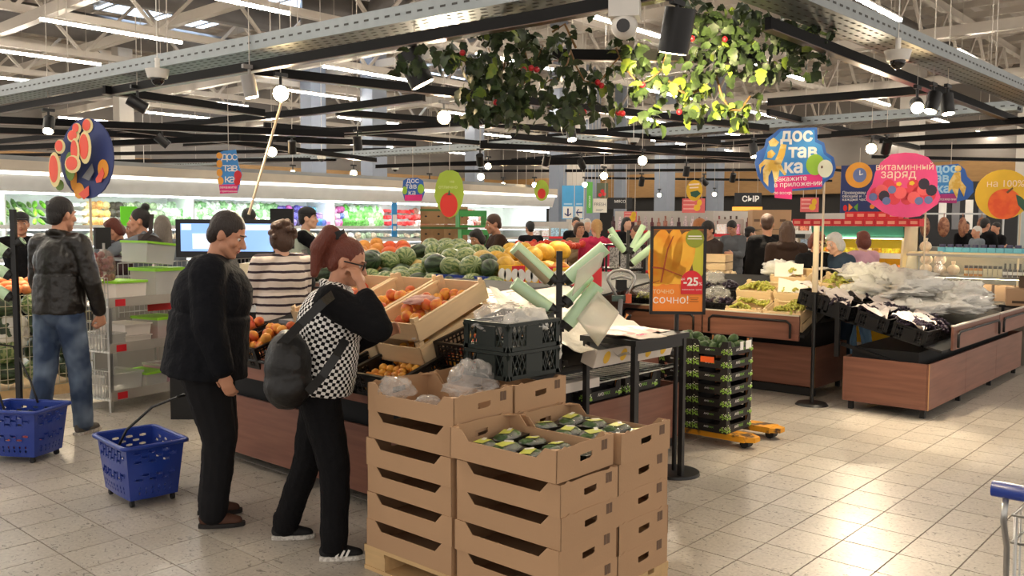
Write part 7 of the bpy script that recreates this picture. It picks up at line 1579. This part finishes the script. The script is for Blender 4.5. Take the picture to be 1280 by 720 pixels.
spots = [(351, 117, 2.70, 'c', 1, 'blazing round spotlight straight above the man in the dark coat', 90), (61, 156, 2.66, (-.3, -.5, -.8), 1, 'lit black spotlight beside the watermelon sign', 120), (555, 147, 2.7, 'c', 1, 'lit spotlight below the crossing left of the garland', 90), (601, 221, 2.55, 'c', 1, 'blazing spotlight beside the tomato sign', 60), (755, 220, 2.5, 'c', 1, 'bright spotlight above the FRESH sign', 50), (803, 201, 2.55, 'c', 1, 'bright spotlight right of the FRESH sign', 50), (1089, 186, 2.62, 'c', 1, 'bright spotlight above the clock poster', 80), (1146, 132, 2.66, (-.9, -.35, -.35), 1, 'lit spotlight at the column below the camera dome', 90), (714, 166, 2.7, (-.2, -.3, -.9), 1, 'small lit spotlight hanging under the garland', 60), (340, 190, 2.62, 'c', 1, 'small lit spotlight on the far rail near the leaning pole', 40), (731, 231, 2.5, 'c', 1, 'small bright far spotlight left of the FRESH sign', 0), (668, 231, 2.5, 'c', 1, 'small bright far spotlight beside the small tomato sign', 0), (629, 231, 2.5, 'c', 1, 'small bright far spotlight over the brown jacket', 0), (893, 243, 2.45, 'c', 1, 'small bright far spotlight beside the cucumber sign', 0), (824, 244, 2.45, 'c', 1, 'small bright far spotlight over the mango poster', 0), (442, 217, 2.6, 'c', 1, 'small bright far spotlight over the ponytail', 30), (366, 217, 2.6, 'c', 1, 'small bright far spotlight over the curly hair', 30), (610, 208, 2.6, 'c', 1, 'small bright spotlight just above the blazing one', 0), (537, 227, 2.5, 'c', 1, 'small bright far spotlight left of the tomato sign', 0), (365, 184, 2.68, (.2, .3, -.9), 0, 'unlit black spotlight beside the leaning pole', 0),
         (518, 85, 2.70, (.35, -.25, -.8), 1, 'large black spotlight under the leaves at the start of the garland', 55), (846, 38, 2.72, (.1, .25, -.95), 1, 'large black spotlight in the garland shining on its leaves', 0), (312, 108, 2.72, (.15, -.1, -.95), 1, 'grey spotlight hanging from the near rail', 60), (172, 130, 2.72, (.5, -.3, -.35), 0, 'black spotlight under the camera dome', 0), (203, 176, 2.66, (.5, -.3, -.5), 0, 'black spotlight right of the watermelon sign', 0), (1166, 128, 2.7, (-.35, .1, -.85), 1, 'black spotlight beside the lit one near the column', 85), (1184, 130, 2.7, (-.1, -.15, -.9), 1, 'second black spotlight on the rail near the column', 85), (600, 200, 2.6, (.4, .3, -.6), 0, 'black spotlight over the blazing one', 0), (683, 200, 2.64, (.2, .4, -.8), 0, 'black spotlight behind the small tomato sign', 0), (727, 205, 2.62, (.6, .2, -.4), 0, 'black spotlight above the direction signs', 0), (858, 214, 2.6, (.1, .2, -.9), 0, 'black spotlight above the cucumber sign', 0), (880, 227, 2.55, (.6, -.2, -.5), 0, 'slanted black spotlight right of the cucumber sign', 0), (916, 222, 2.58, (.3, .3, -.7), 0, 'black spotlight above the cheese sign', 0), (447, 179, 2.68, (.2, .1, -.9), 0, 'small black far spotlight over the checked vest', 0), (942, 188, 2.64, (-.1, -.25, -.9), 1, 'black spotlight left of the big delivery sign', 80), (802, 227, 2.52, (.3, .3, -.8), 0, 'small black far spotlight above the mango poster', 0), (1108, 184, 2.64, (.4, .3, -.7), 0, 'black spotlight beside the lit one over the clock poster', 0)]
for (x, y, z, aim, lit, lab, en) in spots:
    p = at(x, y, z); a = toc(p, .02) if aim == 'c' else aim
    big = x in (518, 846); spot(x, y, z, a, lit, lab, .085 if big else (.07 if aim == 'c' and en else .055), .24 if big else .17, SILC if x in (312, 555) else None, en)
# the garland spotlight really lights the leaves
ld = bpy.data.lights.new('garland_lamp', 'SPOT'); ld.energy = 300; ld.color = (1, .82, .45); ld.spot_size = math.radians(56); ld.spot_blend = .5; ld.shadow_soft_size = .04
lo = bpy.data.objects.new('garland_lamp', ld); COL.objects.link(lo); p = at(846, 38, 2.72); lo.location = p+V((.0, .03, -.14)); lo.rotation_euler = (atD(872, 118, 6.15)-lo.location).to_track_quat('-Z', 'Y').to_euler()
WHP = mat('camera_white', 'd8d4cc', .4); SMOKE = mat('dome_smoke', '221f1d', .1)
for i, (x, y, z) in enumerate(((197, 98, 2.82), (1122, 76, 2.84))):
    c = empty('dome_camera', ['white dome security camera under the long cable tray', 'white dome security camera under the tray over the delivery sign'][i], 'camera', at(x, y, z)); MB().cyl((0, 0, .0), (0, 0, .07), .075, .095, 20).cyl((0, 0, .07), (0, 0, .16), .02, n=8).cyl((0, 0, .1), (0, 0, 4.4), .004, n=4).build('housing', WHP, c); MB().ell((0, 0, 0), (.055, .055, .06), 16, 10).build('dome', SMOKE, c)
c = empty('bullet_camera', 'white security camera under a junction box beside the garland', 'camera', at(781, 24, 2.74), math.radians(-60)); MB().bb((-.08, -.08, .0), (.08, .08, .1)).build('junction_box', WHP, c); MB().ell((0, -.02, -.04), (.07, .075, .07), 14, 9).build('eyeball', WHP, c); MB().cyl((0, -.08, -.05), (0, -.105, -.055), .035, n=14).build('lens', SMOKE, c)
for i, (x, y) in enumerate(((402, 199), (494, 212), (792, 178), (180, 209))): c = empty('dome_camera', f'small far white dome camera on the thin tray, {ordw(i)} from the banana cartons outward', 'camera', at(x, y, 2.86)); MB().cyl((0, 0, 0), (0, 0, .06), .07, .09, 14).cyl((0, 0, .06), (0, 0, 4.4), .005, n=6).build('housing', WHP, c); MB().ell((0, 0, 0), (.05, .05, .05), 10, 7).build('dome', SMOKE, c)

# ================= garland =================
LG = mat2('leaf_dark', '26331d', '3d5028', 20, .35, .65, .55, .3); LGB = mat2('leaf_lit', '5f7a2c', '8a9a3a', 20, .35, .65, .5, .25); VINE = mat('vine_brown', '7a5a34', .7); BERRY = mat('berry', 'b3202a', .3)  # second leaf green has the spotlight's brightness painted into its colour
gar = empty('leaf_garland', 'artificial leaf garland with red berries wound along the black rails', 'garland', atD(800, 60, 6.0))
def leaf_mesh(M, seed):
    r = random.Random(seed); mb = MB(); n = 6; pts = []
    prof = [(0, 0), (.15, .03), (.25, .045), (.35, .034), (.5, .042), (.6, .028), (.75, .03), (1, 0)]
    for (u, w_) in prof: pts.append((u*.12, w_*1.0, .012*math.sin(u*3)-.02*u*u+.008))
    vs = [(x, 0, z-.006) for x, w_, z in pts]+[(x, w_, z) for x, w_, z in pts[1:-1]]+[(x, -w_, z) for x, w_, z in pts[1:-1]]
    m_ = len(pts); k = m_-2; fs = []
    L_ = [0]+[m_+i for i in range(k)]+[m_-1]; R_ = [0]+[m_+k+i for i in range(k)]+[m_-1]
    for i in range(m_-1):
        f = [i, i+1, L_[i+1], L_[i]]; fs.append(tuple(dict.fromkeys(f))); f = [i+1, i, R_[i], R_[i+1]]; fs.append(tuple(dict.fromkeys(f)))
    mb.smooth = True; mb.add(vs, fs); return mb, mb.mesh('leaf', M)
lmb, lm1 = leaf_mesh(LG, 1); _, lm2 = leaf_mesh(LGB, 2)
rr = random.Random(21)
regions = [((500, 585), (52, 88), 5.6, 26, .1), ((580, 655), (32, 150), 5.8, 190, .1), ((648, 712), (45, 150), 5.9, 85, .1), ((712, 762), (55, 152), 6.0, 55, .1), ((762, 835), (58, 150), 6.1, 62, .3), ((818, 905), (80, 140), 6.15, 46, .6), ((865, 1000), (12, 92), 6.05, 190, .06), ((985, 1038), (28, 92), 6.2, 60, .15), ((850, 880), (-10, 40), 5.9, 30, .1), ((895, 945), (120, 158), 6.15, 22, .6), ((690, 830), (15, 60), 5.8, 10, .05)]
regions = [(a, b, D, int(n*1.7), br) for a, b, D, n, br in regions]
leaves = []
for (x0, x1), (y0_, y1), D, n, br in regions:
    cl = [(rr.uniform(x0, x1), rr.uniform(y0_, y1)) for _ in range(max(3, n//9))]
    for i in range(n):
        cx_, cy_ = rr.choice(cl); x, y = cx_+rr.gauss(0, 9), cy_+rr.gauss(0, 9)
        if not (x0-8 < x < x1+8 and y0_-8 < y < y1+8): continue
        leaves.append((atD(x, y, D+rr.uniform(-.25, .25)), (rr.uniform(-1.4, 1.4), rr.uniform(-.2, 1.5), rr.uniform(0, 6.3)), rr.uniform(.5, 1.0), rr.random() < br*.8))
rr.shuffle(leaves); rest = MB(); rest.smooth = True
for i, (p, r_, s_, br) in enumerate(leaves):
    if i < 290: linkd('leaf', lm2 if br else lm1, gar, p-gar.location, r_, s_)
    else:
        rest.mi = 1 if br else 0; rest.X = Matrix.LocRotScale(p-gar.location, Euler(r_), V((s_,)*3)); rest.add(lmb.v, lmb.f)
rest.X = None; stuff(rest.build('leaves', [LG, LGB], gar))
for (x, y, D) in ((655, 87, 5.7), (664, 85, 5.7), (671, 87, 5.7), (578, 66, 5.6), (747, 103, 5.9), (752, 107, 5.9), (803, 106, 6.0), (865, 48, 5.9), (906, 49, 5.9), (730, 140, 5.9), (725, 140, 5.9), (773, 141, 5.9), (778, 142, 5.9), (849, 140, 6.0), (620, 128, 5.7)):
    MB().ell((0, 0, 0), .02, 8, 6).build('berry', BERRY, gar, atD(x, y, D)-gar.location)
for k in range(5):
    x0 = (600, 640, 680, 740, 800)[k]; pts = []
    for i in range(8): pts.append(atD(x0+(i-3)*9+rr.uniform(-3, 3), 60+45*math.sin(PI*i/7)+rr.uniform(-4, 8), 6.0+rr.uniform(-.15, .15))-gar.location)
    MB().tube(pts, .006, 5).build('vine', VINE, gar)
for pts in (((835, 100), (845, 112), (862, 118), (880, 110), (890, 95)), ((895, 95), (902, 120), (912, 137), (925, 138), (938, 120)), ((690, 40), (706, 30), (720, 60))): MB().tube([atD(x, y, 6.1)-gar.location for x, y in pts], .009, 5).build('vine', VINE, gar)
# --- rucksack of the woman in the checked vest
soft_bag('rucksack', 'black rucksack hanging low on the back of the checked vest wearer', atD(360, 462, 4.18), (.11, .15, .17), mat('black_nylon', '0c0c0d', .5, bump=.2), math.radians(-42), [[atD(424, 362, 4.25), atD(404, 378, 4.1), atD(376, 405, 4.06), atD(350, 432, 4.08)], [atD(432, 425, 4.18), atD(420, 445, 4.1), atD(403, 470, 4.08), atD(385, 490, 4.1)]])
soft_bag('shoulder_bag', 'dark brown shoulder bag under the arm of the hoodie wearer', atD(183, 310, 9.3), (.2, .08, .13), mat('brown_bag', '2e2220', .6), math.radians(-48), [[atD(190, 268, 9.4), atD(188, 290, 9.25), atD(178, 300, 9.2)]])
soft_bag('shoulder_bag', 'small black bag on a strap across the striped sweater', atD(378, 345, 7.0), (.1, .07, .14), BLKM, math.radians(-48), [[atD(352, 310, 7.02), atD(362, 320, 7.0), atD(372, 332, 6.98)], [atD(380, 312, 7.02), atD(385, 330, 6.98), atD(383, 345, 6.95)]])
# ================= labels for alike things: say which one by row and place =================
bpy.context.view_layer.update()
def relabel():
    by = {}
    for o in bpy.data.objects:
        if o.parent is None and o.get('label') and o.get('category'): by.setdefault(o['label'], []).append(o)
    for lab, L_ in by.items():
        if len(L_) < 2: continue
        L_ = [(proj(o.matrix_world.translation), o) for o in L_]; n = len(L_)
        rows = 1 if n <= 7 else max(2, round(math.sqrt(n*.6)))
        L_.sort(key=lambda t: t[0][1]); per = math.ceil(n/rows)
        for r in range(rows):
            for k, (q, o) in enumerate(sorted(L_[r*per:(r+1)*per], key=lambda t: t[0][0])):
                o['label'] = lab+(f', {ordw(r)} row down' if rows > 1 else '')+f', {ordw(k)} from left'
relabel()
for o in bpy.data.objects:
    if o.parent is None and o.get('label') and len(o['label'].replace(',', '').split()) > 16:
        o['label'] = ' '.join(x for x in o['label'].split() if x not in ('the', 'a'))
